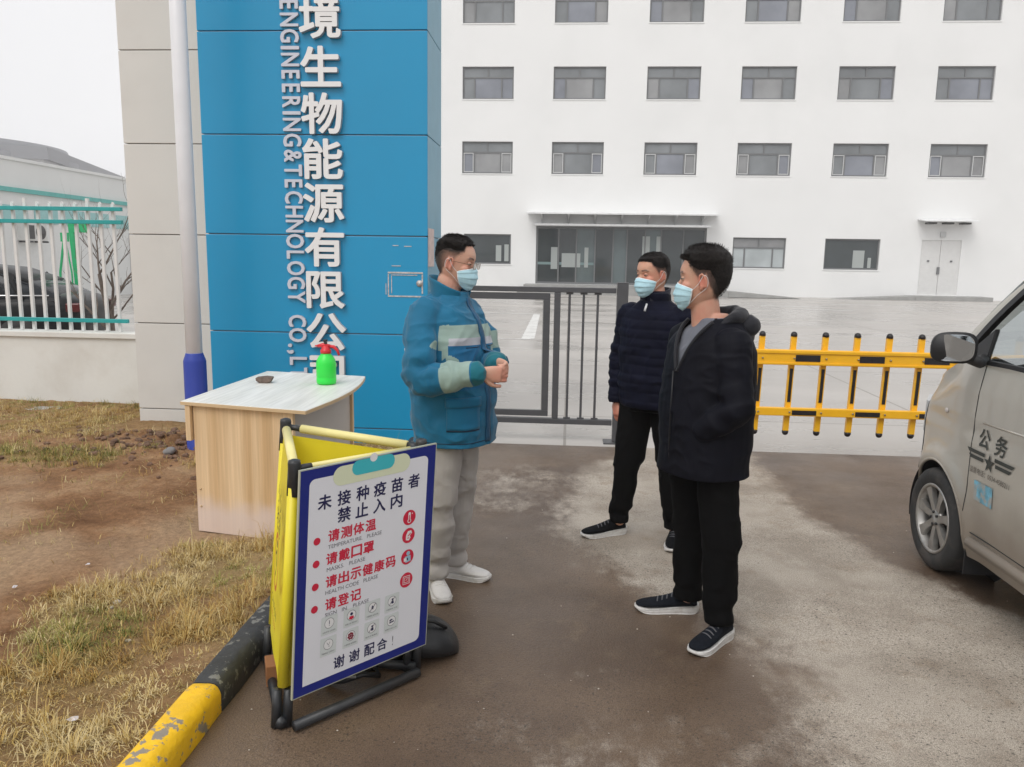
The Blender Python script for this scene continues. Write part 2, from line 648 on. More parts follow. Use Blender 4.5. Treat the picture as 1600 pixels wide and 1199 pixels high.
M_road = road_material()
xs = np.concatenate([np.array([-1.25]), np.arange(-1.2, 6.0, 0.05), np.array([7, 9, 14, 30, 80])])
ys = np.concatenate([np.array([-80, -30, -10, -3, 0]), np.arange(0.5, 7.0, 0.05), np.array([7.02])])
X, Y = np.meshgrid(xs, ys)
# the dry tongue runs from the gate towards the near right
cy_ = np.array([-80, 2.0, 2.6, 3.1, 3.5, 3.9, 4.5, 5.2, 6.0, 6.7, 7.1])
cl_ = np.array([1.0, 0.75, 0.85, 1.0, 0.85, 0.45, 0.08, 0.0, 0.15, 0.45, 0.6])
cr_ = np.array([6.0, 6.0, 4.5, 3.2, 2.45, 2.1, 1.85, 1.65, 1.60, 1.62, 1.62])
L_ = np.interp(Y, cy_, cl_); R_ = np.interp(Y, cy_, cr_)
dry = np.minimum(sstep(-0.45, 0.40, X - L_), sstep(-0.22, 0.22, R_ - X))
dry = dry * np.interp(Y, [2.0, 3.0, 4.0], [0.62, 0.95, 1.0])
dry = np.maximum(dry, 0.5 * np.exp(-((X + 0.35) ** 2 / 0.30 + (Y - 5.7) ** 2 / 0.5)))
dry = np.maximum(dry, 0.42 * np.exp(-((X - 0.5) ** 2 / 0.5 + (Y - 2.3) ** 2 / 0.25)))
Zr = np.zeros_like(X)
ok = (X > -1.1) & (X < 5.5) & (Y < 6.9) & (Y > 0.6)
Zr[ok] = 0.004 * fbm(np.stack([X[ok] * 1.1, Y[ok] * 1.1, 0 * X[ok]], -1), 3, 5)
road = link('road', grid_mesh('road', X, Y, Zr, M_road, attr={'dry': dry * 0.9 + 0.05}))
tag(road, kind='structure')

# ---- concrete yard behind the gate line
def yard_material():
    m, n, l, p = new_mat('yard concrete')
    tc = n.new('ShaderNodeTexCoord')
    mp = n.new('ShaderNodeMapping'); mp.inputs['Scale'].default_value = (0.35, 1, 1)
    l.new(tc.outputs['Object'], mp.inputs['Vector'])
    t = n.new('ShaderNodeTexNoise'); t.inputs['Scale'].default_value = 0.55; t.inputs['Detail'].default_value = 8
    t.inputs['Roughness'].default_value = 0.6
    l.new(mp.outputs[0], t.inputs['Vector'])
    cr = n.new('ShaderNodeValToRGB')
    cr.color_ramp.elements[0].position = 0.32; cr.color_ramp.elements[0].color = (0.36, 0.338, 0.312, 1)
    cr.color_ramp.elements[1].position = 0.68; cr.color_ramp.elements[1].color = (0.50, 0.475, 0.447, 1)
    l.new(t.outputs['Fac'], cr.inputs['Fac'])
    # slab joints every 4 m
    br = n.new('ShaderNodeTexBrick')
    br.offset = 0
    br.inputs['Scale'].default_value = 1.0
    br.inputs['Brick Width'].default_value = 4.0
    br.inputs['Row Height'].default_value = 4.2
    br.inputs['Mortar Size'].default_value = 0.014
    br.inputs['Color1'].default_value = (1, 1, 1, 1); br.inputs['Color2'].default_value = (0.94, 0.94, 0.94, 1)
    br.inputs['Mortar'].default_value = (0.55, 0.53, 0.5, 1)
    l.new(tc.outputs['Object'], br.inputs['Vector'])
    mx = n.new('ShaderNodeMix'); mx.data_type = 'RGBA'; mx.blend_type = 'MULTIPLY'; mx.inputs['Factor'].default_value = 1
    l.new(cr.outputs[0], mx.inputs['A']); l.new(br.outputs['Color'], mx.inputs['B'])
    l.new(mx.outputs['Result'], p.inputs['Base Color'])
    r = n.new('ShaderNodeMapRange'); r.inputs['From Min'].default_value = 0.4; r.inputs['From Max'].default_value = 0.6
    r.inputs['To Min'].default_value = 0.22; r.inputs['To Max'].default_value = 0.5
    l.new(t.outputs['Fac'], r.inputs['Value']); l.new(r.outputs[0], p.inputs['Roughness'])
    nb = n.new('ShaderNodeTexNoise'); nb.inputs['Scale'].default_value = 70
    l.new(tc.outputs['Object'], nb.inputs['Vector'])
    b = n.new('ShaderNodeBump'); b.inputs['Strength'].default_value = 0.15; b.inputs['Distance'].default_value = 0.003
    l.new(nb.outputs['Fac'], b.inputs['Height']); l.new(b.outputs[0], p.inputs['Normal'])
    return m
M_yard = yard_material()
yd = MB().add([(-300, 7.02, 0), (300, 7.02, 0), (300, 600, 0), (-300, 600, 0)], [(0, 1, 2, 3)]).obj('yard', M_yard)
tag(yd, kind='structure')

M_line = mat('worn white line paint', (0.72, 0.72, 0.70), 0.5, var=0.1, dirt=(0.42, 0.41, 0.39), dirt_amt=0.8, dscale=3)
def marking(poly, z=0.004):
    o = MB().add([(x, y, z) for x, y in poly], [tuple(range(len(poly)))]).obj('parking_marking', M_line)
    tag(o, kind='structure')
marking([(-9.0, 16.43), (-0.78, 16.53), (-0.78, 16.65), (-9.0, 16.55)])
marking([(-0.98, 16.66), (-0.70, 16.66), (-0.86, 24.2), (-1.06, 24.2)])
marking([(-9.0, 24.3), (-0.86, 24.25), (-0.86, 24.4), (-9.0, 24.45)])
marking([(7.6, 31.6), (9.9, 31.4), (9.9, 31.7), (7.6, 31.9)])
marking([(8.3, 29.6), (10.4, 29.4), (10.4, 29.65), (8.3, 29.85)])
marking([(10.6, 33.6), (13.0, 33.5), (13.0, 33.8), (10.6, 33.9)])

# ---- soil and dry grass strip left of the kerb
def soil_material():
    m, n, l, p = new_mat('dry brown soil')
    tc = n.new('ShaderNodeTexCoord')
    def nz(s, d=8, r=0.65):
        t = n.new('ShaderNodeTexNoise'); t.inputs['Scale'].default_value = s; t.inputs['Detail'].default_value = d
        t.inputs['Roughness'].default_value = r
        l.new(tc.outputs['Object'], t.inputs['Vector']); return t.outputs['Fac']
    cr = n.new('ShaderNodeValToRGB')
    e = cr.color_ramp.elements
    e[0].position = 0.30; e[0].color = (0.16, 0.075, 0.035, 1)
    e[1].position = 0.72; e[1].color = (0.50, 0.33, 0.19, 1)
    k = e.new(0.5); k.color = (0.32, 0.175, 0.09, 1)
    l.new(nz(1.8), cr.inputs['Fac'])
    at = n.new('ShaderNodeAttribute'); at.attribute_name = 'pale'
    mx = n.new('ShaderNodeMix'); mx.data_type = 'RGBA'
    l.new(at.outputs['Fac'], mx.inputs['Factor']); l.new(cr.outputs[0], mx.inputs['A'])
    mx.inputs['B'].default_value = (0.47, 0.325, 0.205, 1)
    s = n.new('ShaderNodeMapRange'); s.inputs['From Min'].default_value = 0.3; s.inputs['From Max'].default_value = 0.7
    s.inputs['To Min'].default_value = 0.62; s.inputs['To Max'].default_value = 1.32
    l.new(nz(30, 9, 0.78), s.inputs['Value'])
    sc = n.new('ShaderNodeVectorMath'); sc.operation = 'SCALE'
    at2 = n.new('ShaderNodeAttribute'); at2.attribute_name = 'thatch'
    mx2 = n.new('ShaderNodeMix'); mx2.data_type = 'RGBA'
    l.new(at2.outputs['Fac'], mx2.inputs['Factor']); l.new(mx.outputs['Result'], mx2.inputs['A']); mx2.inputs['B'].default_value = (0.33, 0.235, 0.10, 1)
    l.new(mx2.outputs['Result'], sc.inputs[0]); l.new(s.outputs[0], sc.inputs['Scale'])
    l.new(sc.outputs[0], p.inputs['Base Color'])
    p.inputs['Roughness'].default_value = 0.95; p.inputs['Specular IOR Level'].default_value = 0.15
    b = n.new('ShaderNodeBump'); b.inputs['Strength'].default_value = 0.9; b.inputs['Distance'].default_value = 0.03
    l.new(nz(22, 10, 0.78), b.inputs['Height']); l.new(b.outputs[0], p.inputs['Normal'])
    return m
M_soil = soil_material()
def soil_z(X, Y):
    P = np.stack([X, Y, 0 * X], -1).reshape(-1, 3)
    z = 0.015 + 0.022 * fbm(P * 0.9, 3, 11) + 0.016 * fbm(P * 5, 5, 12)
    z = z.reshape(X.shape)
    z = z + 0.060 * sstep(-1.75, -1.40, X) * sstep(6.6, 5.8, Y)
    clod = np.exp(-(((X + 3.45) / 0.95) ** 2 + ((Y - 6.45) / 0.62) ** 2) ** 1.0)
    n = 1 - np.abs(fbm(P * 4.0, 4, 21)).reshape(X.shape) * 2.2
    n2 = 1 - np.abs(vnoise(P * 13.0, 22)).reshape(X.shape) * 1.6
    z = z + clod * (0.03 + 0.05 * np.clip(n, 0, 1) + 0.035 * np.clip(n2, 0, 1))
    rough = 0.012 * np.clip(vnoise(P * 9.0, 31), 0, 1).reshape(X.shape)
    z = z + rough * sstep(-2.0, -3.0, X)
    desk = np.clip(1 - np.maximum(np.abs(X + 1.9) - 0.38, np.abs(Y - 5.05) - 0.75).clip(0) / 0.25, 0, 1)
    z = z * (1 - desk) + desk * (-0.002 + 0.008 * fbm(P * 6, 3, 13).reshape(X.shape))
    return z
def grass_density(X, Y):
    """0..1 where grass grows"""
    P = np.stack([X, Y, 0 * X], -1).reshape(-1, 3)
    n = fbm(P * 0.9, 4, 41).reshape(X.shape)
    n2 = fbm(P * 3.2, 3, 42).reshape(X.shape)
    near = sstep(0.0, 0.35, (X + 2.35) + 0.45 * (3.0 - Y) * (Y < 3.2) + 0.30 * n + 0.15 * n2 + 0.0)
    near = np.maximum(near, sstep(2.95, 2.6, Y + 0.25 * n))
    near = near * sstep(4.75, 4.35, Y + 0.3 * n2)
    back = sstep(6.25, 6.75, Y + 0.35 * n + 0.2 * n2) * np.clip(0.85 - 0.9 * np.exp(-(((X + 3.4) / 0.8) ** 2 + ((Y - 6.5) / 0.45) ** 2)), 0, 1)
    strip = np.exp(-((Y - (5.95 + 0.15 * n)) / 0.22) ** 2) * sstep(-0.1, 0.35, n2 + 0.2) * 0.9
    d = np.maximum(np.maximum(near, back), strip)
    d = d * (0.75 + 0.7 * n2 + 0.2 * n)
    litter = 0.05 * sstep(0.0, 0.5, fbm(P * 2.2, 3, 43).reshape(X.shape)) + 0.006
    return np.clip(np.maximum(d, litter), 0, 1)
xs = np.concatenate([[-60, -30, -15, -10, -8.5], np.arange(-7.8, -1.40, 0.025), [-1.36]])
ys = np.concatenate([[-60, -20, -5, 0.5], np.arange(1.2, 8.30, 0.025), [8.31]])
X, Y = np.meshgrid(xs, ys)
Z = soil_z(X, Y)
pale = sstep(0.1, 0.6, fbm(np.stack([X * 1.0, Y * 1.0, 0 * X], -1).reshape(-1, 3), 4, 51).reshape(X.shape) + 0.35 * np.exp(-((Y - 4.6) / 1.2) ** 2)) * 0.8
pale *= 1 - 0.9 * np.exp(-(((X + 3.3) / 1.1) ** 2 + ((Y - 6.4) / 0.8) ** 2))
soil = link('soil_ground', grid_mesh('soil_ground', X, Y, Z, M_soil, attr={'pale': pale, 'thatch': grass_density(X, Y) * 0.75}))
tag(soil, kind='structure')

# ---- grass tufts
def build_grass():
    N = 1050000
    px = RNG.uniform(-7.4, -1.38, N); py = RNG.uniform(1.6, 8.25, N)
    d = grass_density(px, py)
    desk = (px > -2.27) & (px < -1.52) & (py > 4.36) & (py < 5.75)
    # more samples near the camera
    keepw = d * np.interp(py, [1.6, 4, 8], [1.0, 0.65, 0.45])
    keep = (RNG.uniform(0, 1, N) < keepw * 0.62) & ~desk & ~((px > -4.35) & (px < -1.2) & (py > 6.75) & (py < 7.6)) 
    px, py = px[keep], py[keep]
    # clumps: pull samples to cluster centres
    cc = np.stack([RNG.uniform(-7.4, -1.38, 5200), RNG.uniform(1.6, 8.25, 5200)], -1)
    ci = RNG.integers(0, 5200, len(px))
    gx = np.floor(px / 0.14); gy = np.floor(py / 0.14)
    jx = (_h(gx.astype(np.int64), gy.astype(np.int64), 0 * gx.astype(np.int64), 5) * 0.5 + 0.5 + gx) * 0.14
    jy = (_h(gx.astype(np.int64), gy.astype(np.int64), 0 * gx.astype(np.int64), 6) * 0.5 + 0.5 + gy) * 0.14
    pull = RNG.uniform(0.0, 0.75, len(px))
    ox, oy = px - jx, py - jy
    px = jx + ox * (1 - pull); py = jy + oy * (1 - pull)
    px = np.minimum(px, -1.375)
    n = len(px)
    z = soil_z(px[None, :], py[None, :])[0]
    out = np.stack([ox, oy], -1); out /= np.linalg.norm(out, axis=1, keepdims=True) + 1e-6
    ang = RNG.uniform(0, 2 * pi, n)
    dirx = 0.6 * out[:, 0] + 0.8 * np.cos(ang); diry = 0.6 * out[:, 1] + 0.8 * np.sin(ang)
    nn = np.sqrt(dirx ** 2 + diry ** 2) + 1e-6; dirx /= nn; diry /= nn
    green = sstep(0.02, 0.42, fbm(np.stack([px * 2.4, py * 1.6, 0 * px], -1), 3, 61) + 0.55 * np.exp(-((py - 6.0) / 0.35) ** 2) + 0.15 * (py > 6.6))
    L = RNG.uniform(0.025, 0.085, n) * (1 + 0.9 * np.clip(fbm(np.stack([px * 3.5, py * 3.5, 0 * px], -1), 3, 62) * 1.6, -0.6, 1))
    L = np.where(RNG.uniform(0, 1, n) < 0.03, L * 2.0, L)
    lean = RNG.uniform(0.35, 2.6, n)
    w = RNG.uniform(0.0009, 0.0021, n)
    sx, sy = -diry, dirx
    V = np.zeros((n, 5, 3))
    h1, h2 = L * 0.55 * np.cos(lean * 0.5), L * (0.55 * np.cos(lean * 0.5) + 0.45 * np.cos(lean * 1.25))
    r1, r2 = L * 0.55 * np.sin(lean * 0.5), L * (0.55 * np.sin(lean * 0.5) + 0.45 * np.sin(lean * 1.25))
    zb = z - 0.004
    for k, (s_, r_, h_) in enumerate(((-1, 0 * L, 0 * L), (1, 0 * L, 0 * L), (0.8, r1, h1), (-0.8, r1, h1), (0, r2, np.maximum(h2, 0.004)))):
        V[:, k, 0] = px + dirx * r_ + sx * s_ * w
        V[:, k, 1] = py + diry * r_ + sy * s_ * w
        V[:, k, 2] = zb + h_
    V[:, :, 0] = np.minimum(V[:, :, 0], -1.30 + 0 * V[:, :, 0])
    base = np.arange(n)[:, None] * 5
    me = bpy.data.meshes.new('grass')
    nv = n * 5
    me.vertices.add(nv); me.vertices.foreach_set('co', V.reshape(-1))
    loops = np.concatenate([np.concatenate([base + np.array([[0, 1, 2, 3]]), base + np.array([[3, 2, 4]])], 1)]).reshape(-1)
    me.loops.add(len(loops)); me.loops.foreach_set('vertex_index', loops.astype(np.int32))
    me.polygons.add(2 * n)
    st = np.stack([np.arange(n) * 7, np.arange(n) * 7 + 4], -1).reshape(-1)
    me.polygons.foreach_set('loop_start', st.astype(np.int32))
    me.update(calc_edges=True)
    at = me.attributes.new('tone', 'FLOAT', 'POINT')
    hue = np.clip(RNG.uniform(0, 1, n) * 0.75 + 0.25 + 0.55 * fbm(np.stack([px * 2.6, py * 2.6, 0 * px], -1), 3, 63), 0, 1)
    at.data.foreach_set('value', np.repeat(hue, 5).astype(np.float32))
    ag = me.attributes.new('green', 'FLOAT', 'POINT')
    ag.data.foreach_set('value', np.repeat(np.clip(green * (RNG.uniform(0, 1, n) > 0.35), 0, 1), 5).astype(np.float32))
    m, nd, l, p = new_mat('dry and green grass blades')
    a1 = nd.new('ShaderNodeAttribute'); a1.attribute_name = 'tone'
    a2 = nd.new('ShaderNodeAttribute'); a2.attribute_name = 'green'
    cr = nd.new('ShaderNodeValToRGB')
    e = cr.color_ramp.elements
    e[0].position = 0; e[0].color = (0.27, 0.175, 0.065, 1)
    e[1].position = 1; e[1].color = (0.66, 0.54, 0.30, 1)
    k = e.new(0.5); k.color = (0.50, 0.36, 0.12, 1)
    k = e.new(0.25); k.color = (0.40, 0.23, 0.07, 1)
    l.new(a1.outputs['Fac'], cr.inputs['Fac'])
    cg = nd.new('ShaderNodeValToRGB')
    cg.color_ramp.elements[0].color = (0.10, 0.12, 0.025, 1); cg.color_ramp.elements[1].color = (0.33, 0.31, 0.09, 1)
    l.new(a1.outputs['Fac'], cg.inputs['Fac'])
    mx = nd.new('ShaderNodeMix'); mx.data_type = 'RGBA'
    l.new(a2.outputs['Fac'], mx.inputs['Factor']); l.new(cr.outputs[0], mx.inputs['A']); l.new(cg.outputs[0], mx.inputs['B'])
    l.new(mx.outputs['Result'], p.inputs['Base Color'])
    p.inputs['Roughness'].default_value = 0.8; p.inputs['Specular IOR Level'].default_value = 0.2
    me.materials.append(m)
    return tag(link('grass', me), label='dry yellow grass with green tufts growing over the soil strip', cat='grass', kind='stuff')
build_grass()

# ---- kerb of painted blocks
M_kerb_y = mat('chipped yellow kerb paint', (0.84, 0.50, 0.01), 0.55, var=0.12, vscale=14, dirt=(0.24, 0.22, 0.20), dirt_amt=0.95, dscale=12, dedge=(0.56, 0.58), bump=0.5, bscale=40)
M_kerb_k = mat('chipped black kerb paint', (0.035, 0.037, 0.04), 0.65, var=0.2, vscale=10, dirt=(0.19, 0.19, 0.175), dirt_amt=0.9, dscale=20, dedge=(0.57, 0.60), bump=0.5, bscale=40)
kerb = empty('kerb', (-1.30, 2.0, 0)); tag(kerb, kind='structure')
def kerb_block(y0, y1, m):
    prof = [(-0.058, 0.0), (-0.058, 0.098), (-0.052, 0.112), (-0.044, 0.117), (-0.030, 0.119), (0.018, 0.120), (0.034, 0.116), (0.046, 0.106), (0.056, 0.090), (0.060, 0.078), (0.060, 0.0)]
    mb = MB()
    ny = max(2, int((y1 - y0) / 0.04))
    rings = []
    for i in range(ny + 1):
        y = y0 + (y1 - y0) * i / ny
        e = 0.006 if i in (0, ny) else 0.0
        ring = []
        for j, (x, z) in enumerate(prof):
            q = vnoise(np.array([[x * 30, y * 9, z * 30]]), 3)[0] * 0.003
            ring.append((x * (1 - e * 3) + q, y - 2.0, max(0.0, z - e) + (q if z > 0 else 0)))
        rings.append(ring)
    mb.loft(rings, 0, True, True)
    return mb.obj('kerb_block', m, kerb, bevel=0.003)
y = -1.9
k = 0
edges = [-2.10, -1.28, -0.46, 0.36, 1.18, 2.0, 2.605, 3.42, 4.24, 5.06, 5.88, 6.70]
for i in range(len(edges) - 1):
    kerb_block(edges[i] + 0.004, edges[i + 1] - 0.004, M_kerb_y if i % 2 == 1 else M_kerb_k)

# ---- small stones
M_stone = mat('grey field stone', (0.23, 0.22, 0.215), 0.9, var=0.25, vscale=12, bump=0.6, bscale=30)
M_clod = mat('clod of brown earth', (0.17, 0.10, 0.065), 0.95, var=0.3, vscale=15, bump=0.8, bscale=40)
M_peb = mat('pale pebble', (0.55, 0.50, 0.44), 0.85, var=0.15)
def stone(name, x, y, r, m, seed, label, cat, group=None, z=None):
    mb = MB().ell((0, 0, 0), (r, r * 0.75, r * 0.55), 14, 9)
    v = np.array(mb.v)
    v *= (1 + 0.28 * fbm(v / r * 1.1 + seed * 7.3, 3, seed))[:, None]
    mb.v = [tuple(a) for a in v]
    zz = float(soil_z(np.array([[x]]), np.array([[y]]))[0, 0]) if z is None else z
    o = mb.obj(name, m, loc=(x, y, zz + r * 0.3), rot=(0, 0, seed * 1.3))
    return tag(o, label, cat, group)
stone('stone', -3.22, 6.02, 0.055, M_stone, 1, 'bluish grey stone lying on the dug earth between fence and desk', 'stone')
stone('stone', -3.05, 6.62, 0.07, M_stone, 2, 'grey stone against the foot of the white pillar beside the desk', 'stone')
stone('pebble', -2.13, 3.42, 0.018, M_peb, 3, 'pair of pale pebbles at the edge of the bare soil, larger one', 'stone')
stone('pebble', -2.12, 3.36, 0.012, M_peb, 4, 'pair of pale pebbles at the edge of the bare soil, smaller one', 'stone')
stone('pebble', -1.86, 3.05, 0.014, M_peb, 5, 'pale pebble half hidden in the dry grass near the kerb', 'stone')
M_scrap = mat('torn white paper', (0.66, 0.62, 0.64), 0.8, var=0.1, vscale=40)
def scrap(x, y, r, seed, label):
    q = MB(); R = random.Random(seed); n = 9
    zz = float(soil_z(np.array([[x]]), np.array([[y]]))[0, 0]) + 0.012
    pts = [(r * R.uniform(.5, 1) * cos(2 * pi * k / n) * 1.6, r * R.uniform(.5, 1) * sin(2 * pi * k / n), R.uniform(0, .010)) for k in range(n)]
    q.add(pts + [(0, 0, .012)], [(k, (k + 1) % n, n) for k in range(n)])
    o = q.obj('paper_scrap', M_scrap, loc=(x, y, zz), rot=(0, 0, R.uniform(0, 3)), fix=False)
    s = o.modifiers.new('t', 'SOLIDIFY'); s.thickness = 0.001
    tag(o, label, 'litter')
scrap(-1.73, 2.47, 0.018, 1, 'crumpled lilac white paper scrap in the dry grass nearest the yellow kerb block')
scrap(-2.72, 3.52, 0.014, 2, 'small white paper scrap on the bare soil at the left edge')
scrap(-2.50, 3.78, 0.012, 3, 'tiny white paper scrap on bare soil beside the grass edge')
mb = MB()
for i in range(300):
    x, y_ = RNG.normal(-3.45, 0.62), RNG.normal(6.40, 0.36)
    if y_ > 6.72 and x > -4.35 or x > -2.5: continue
    r = RNG.uniform(0.010, 0.036)
    m0 = MB().ell((0, 0, 0), (r, r * 0.8, r * 0.6), 8, 5)
    v = np.array(m0.v); v *= (1 + 0.35 * vnoise(v / r * 1.3 + i * 3.1, i))[:, None]
    zz = float(soil_z(np.array([[x]]), np.array([[y_]]))[0, 0])
    mb.add(v + np.array([x, y_, zz + r * 0.3]), m0.f, 0, False)
tag(mb.obj('earth_clods', M_clod), 'loose clods of brown earth heaped at the foot of the pillar', 'earth', kind='stuff')
mb = MB()
for i in range(420):
    x, y_ = RNG.uniform(-1.22, 2.4), RNG.uniform(1.9, 5.5)
    if x > -0.9 and RNG.uniform() < 0.6: continue
    r = RNG.uniform(0.0015, 0.0045)
    mb.ell((x, y_, 0.004), (r, r * RNG.uniform(0.6, 1), r * 0.6), 5, 4)
tag(mb.obj('grit', M_peb), 'fine pale grit scattered on the asphalt along the kerb', 'grit', kind='stuff')
# ================================================================ white office building
M_white = mat('white rendered wall', (0.80, 0.805, 0.80), 0.85, var=0.02, vscale=0.3, dirt=(0.66, 0.67, 0.66), dirt_amt=0.25, dscale=0.25, bump=0.1, bscale=20)
M_frame = mat('grey window frame', (0.16, 0.165, 0.17), 0.5)
M_sash = mat('pale inner sash', (0.55, 0.56, 0.56), 0.5)
def pane_mat(name, col, rough=0.12):
    return mat(name, col, rough, spec=0.6, var=0.22, vscale=0.6)
M_pane = [pane_mat('office window glass', (0.20, 0.215, 0.225)), pane_mat('office window glass with blind', (0.27, 0.275, 0.28)), pane_mat('bluish office window glass', (0.22, 0.235, 0.27))]
M_pane_dark = pane_mat('dark lobby glass', (0.045, 0.055, 0.058), 0.04)
M_paneday = pane_mat('pale window glass with white curtain', (0.42, 0.46, 0.47))

BY = 40.5
bld = empty('office_building', (7, BY, 0), label='white rendered office building with rows of grey framed windows behind the gate', cat='building')
colx = [-5.53, -1.02, 3.55, 8.08, 12.66, 17.24]
WW = 2.55
rows = [(13.06, 14.62), (9.50, 11.04), (5.91, 7.467)]
holes, wins = [], []
for r, (z0, z1) in enumerate(rows):
    for c, x in enumerate(colx):
        w = WW + 0.02 * c
        holes.append((x, x + w, z0, z1)); wins.append((x, x + w, z0, z1, 'std', r, c))
for x, w, k in ((-5.42, 2.42, 'dark'), (8.13, 2.6, 'pale'), (12.62, 2.66, 'dark')):
    holes.append((x, x + w, 1.40, 2.91)); wins.append((x, x + w, 1.40, 2.91, k, 3, 0))
LOB = (-1.72, 6.82, 0.45, 3.34)
holes.append(LOB)
DOOR = (17.25, 19.15, 0.22, 2.91)
holes.append(DOOR)
mb = MB()
wall_holes(mb, -9.2, 31.0, 0.0, 16.6, BY, holes, 0.16)
W0 = (-9.2, 31.0)
mb.add([(W0[0], BY, 0), (W0[0], BY + 16, 0), (W0[0], BY + 16, 16.6), (W0[0], BY, 16.6)], [(0, 1, 2, 3)])
mb.add([(W0[1], BY, 0), (W0[1], BY + 16, 0), (W0[1], BY + 16, 16.6), (W0[1], BY, 16.6)], [(0, 1, 2, 3)])
mb.add([(W0[0], BY + 16, 0), (W0[1], BY + 16, 0), (W0[1], BY + 16, 16.6), (W0[0], BY + 16, 16.6)], [(0, 1, 2, 3)])
def shift(mb, dx, dy, dz=0):
    mb.v = [(a + dx, b + dy, c + dz) for a, b, c in mb.v]
    return mb
shift(mb, -7, -BY).obj('wall', M_white, bld, fix=False)
M_roof = mat('grey roof felt', (0.2, 0.2, 0.2), 0.9)
MB().box(W0[0] - 7 - 0.1, W0[1] - 7 + 0.1, -0.12, 16.1, 16.604, 16.9).obj('roof', M_white, bld)
def window(x0, x1, z0, z1, kind, r, c):
    y = 0.10
    x0 -= 7; x1 -= 7
    f = MB()
    t = 0.07
    zt = z1 - (z1 - z0) * 0.33
    xm = (x0 + x1) / 2
    a, b = x0 + (x1 - x0) * 0.235, x1 - (x1 - x0) * 0.235
    f.box(x0, x0 + t, y, y + 0.06, z0, z1).box(x1 - t, x1, y, y + 0.06, z0, z1)
    f.box(x0 + t, x1 - t, y, y + 0.06, z0, z0 + t).box(x0 + t, x1 - t, y, y + 0.06, z1 - t, z1)
    panes = []
    if kind != 'dark':
        f.box(x0 + t, x1 - t, y, y + 0.06, zt - t / 2, zt + t / 2)
        f.box(xm - t / 2, xm + t / 2, y, y + 0.06, zt + t / 2, z1 - t)
        f.box(a - t / 2, a + t / 2, y, y + 0.06, z0 + t, zt - t / 2).box(b - t / 2, b + t / 2, y, y + 0.06, z0 + t, zt - t / 2)
        panes = [(x0 + t, xm - t / 2, zt + t / 2, z1 - t, 0), (xm + t / 2, x1 - t, zt + t / 2, z1 - t, 0),
                 (x0 + t, a - t / 2, z0 + t, zt - t / 2, 1), (a + t / 2, b - t / 2, z0 + t, zt - t / 2, 2), (b + t / 2, x1 - t, z0 + t, zt - t / 2, 1)]
    else:
        panes = [(x0 + t, x1 - t, z0 + t, z1 - t, 3)]
    o = f.obj('window', M_frame, bld)
    for p0, p1, q0, q1, k in panes:
        if k == 3: m = M_pane_dark
        elif kind == 'pale': m = M_paneday if k else M_pane[1]
        else: m = M_pane[(k + r * 5 + c * 3 + int(p0 * 7)) % 3] if k else M_pane[0]
        tilt = random.uniform(-0.006, 0.006)
        MB().add([(p0, y + 0.035, q0), (p1, y + 0.035 + tilt, q0), (p1, y + 0.035 + tilt, q1), (p0, y + 0.035, q1)], [(0, 1, 2, 3)]).obj('pane', m, o)
        if k == 1 and r == 2:
            e = 0.035
            g = MB().box(p0, p1, y - 0.012, y + 0.01, q0, q0 + e).box(p0, p1, y - 0.012, y + 0.01, q1 - e, q1)
            g.box(p0, p0 + e, y - 0.012, y + 0.01, q0 + e, q1 - e).box(p1 - e, p1, y - 0.012, y + 0.01, q0 + e, q1 - e)
            g.obj('sash', M_sash, o)
    # sill
    MB().box(x0 - 0.03, x1 + 0.03, -0.03, 0.095, z0 - 0.05, z0 - 0.003).obj('window_sill', M_white, bld)
for w in wins: window(*w)
# office light boxes reflected / lit deep inside are only glass reflections; curtain strips behind the dark ground floor panes
M_cur_refl = mat('white curtain and painted reflection', (0.36, 0.39, 0.38), 0.4, spec=0.5)
for x, w_, z0, z1 in ((-3.78, 0.28, 1.55, 2.35), (-3.34, 0.22, 1.55, 2.4), (14.05, 0.55, 1.5, 2.35), (14.78, 0.16, 1.5, 2.0)):
    MB().box(x - 7, x + w_ - 7, 0.120, 0.130, z0, z1).obj('curtain_strip', M_cur_refl, bld)
# lobby glazing
lx0, lx1, lz0, lz1 = LOB
mull = [lx0, lx0 + 1.15, lx0 + 2.05, lx0 + 3.0, lx0 + 3.9, lx0 + 4.6, lx0 + 5.5, lx0 + 6.3, lx0 + 7.4, lx1]
lob = MB()
for x in mull[1:-1]: lob.box(x - 7 - 0.035, x - 7 + 0.035, 0.05, 0.12, lz0, lz1)
lob.box(lx0 - 7, lx1 - 7, 0.045, 0.125, lz1 - 0.12, lz1).box(lx0 - 7, lx1 - 7, 0.045, 0.125, lz0, lz0 + 0.1)
lob.box(lx0 - 7, lx0 - 7 + 0.1, 0.045, 0.125, lz0 + 0.1, lz1 - 0.12).box(lx1 - 7 - 0.1, lx1 - 7, 0.045, 0.125, lz0 + 0.1, lz1 - 0.12)
lobo = lob.obj('entrance_frame', M_frame, bld)
M_lob2 = pane_mat('lighter lobby glass', (0.10, 0.13, 0.135), 0.05)
for i in range(len(mull) - 1):
    m = M_lob2 if i in (2, 4, 6) else M_pane_dark
    MB().add([(mull[i] - 7 + 0.03, 0.09, lz0 + 0.1), (mull[i + 1] - 7 - 0.03, 0.09 + 0.004 * (i % 3), lz0 + 0.1), (mull[i + 1] - 7 - 0.03, 0.09 + 0.004 * (i % 3), lz1 - 0.12), (mull[i] - 7 + 0.03, 0.09, lz1 - 0.12)], [(0, 1, 2, 3)]).obj('pane', m, lobo)
M_band = mat('frosted band on lobby glass', (0.17, 0.25, 0.25), 0.4)
for i in range(3):
    MB().box(mull[i] - 7 + 0.05, mull[i + 1] - 7 - 0.05, 0.076, 0.083, 1.42, 1.55).obj('frosted_band', M_band, lobo)
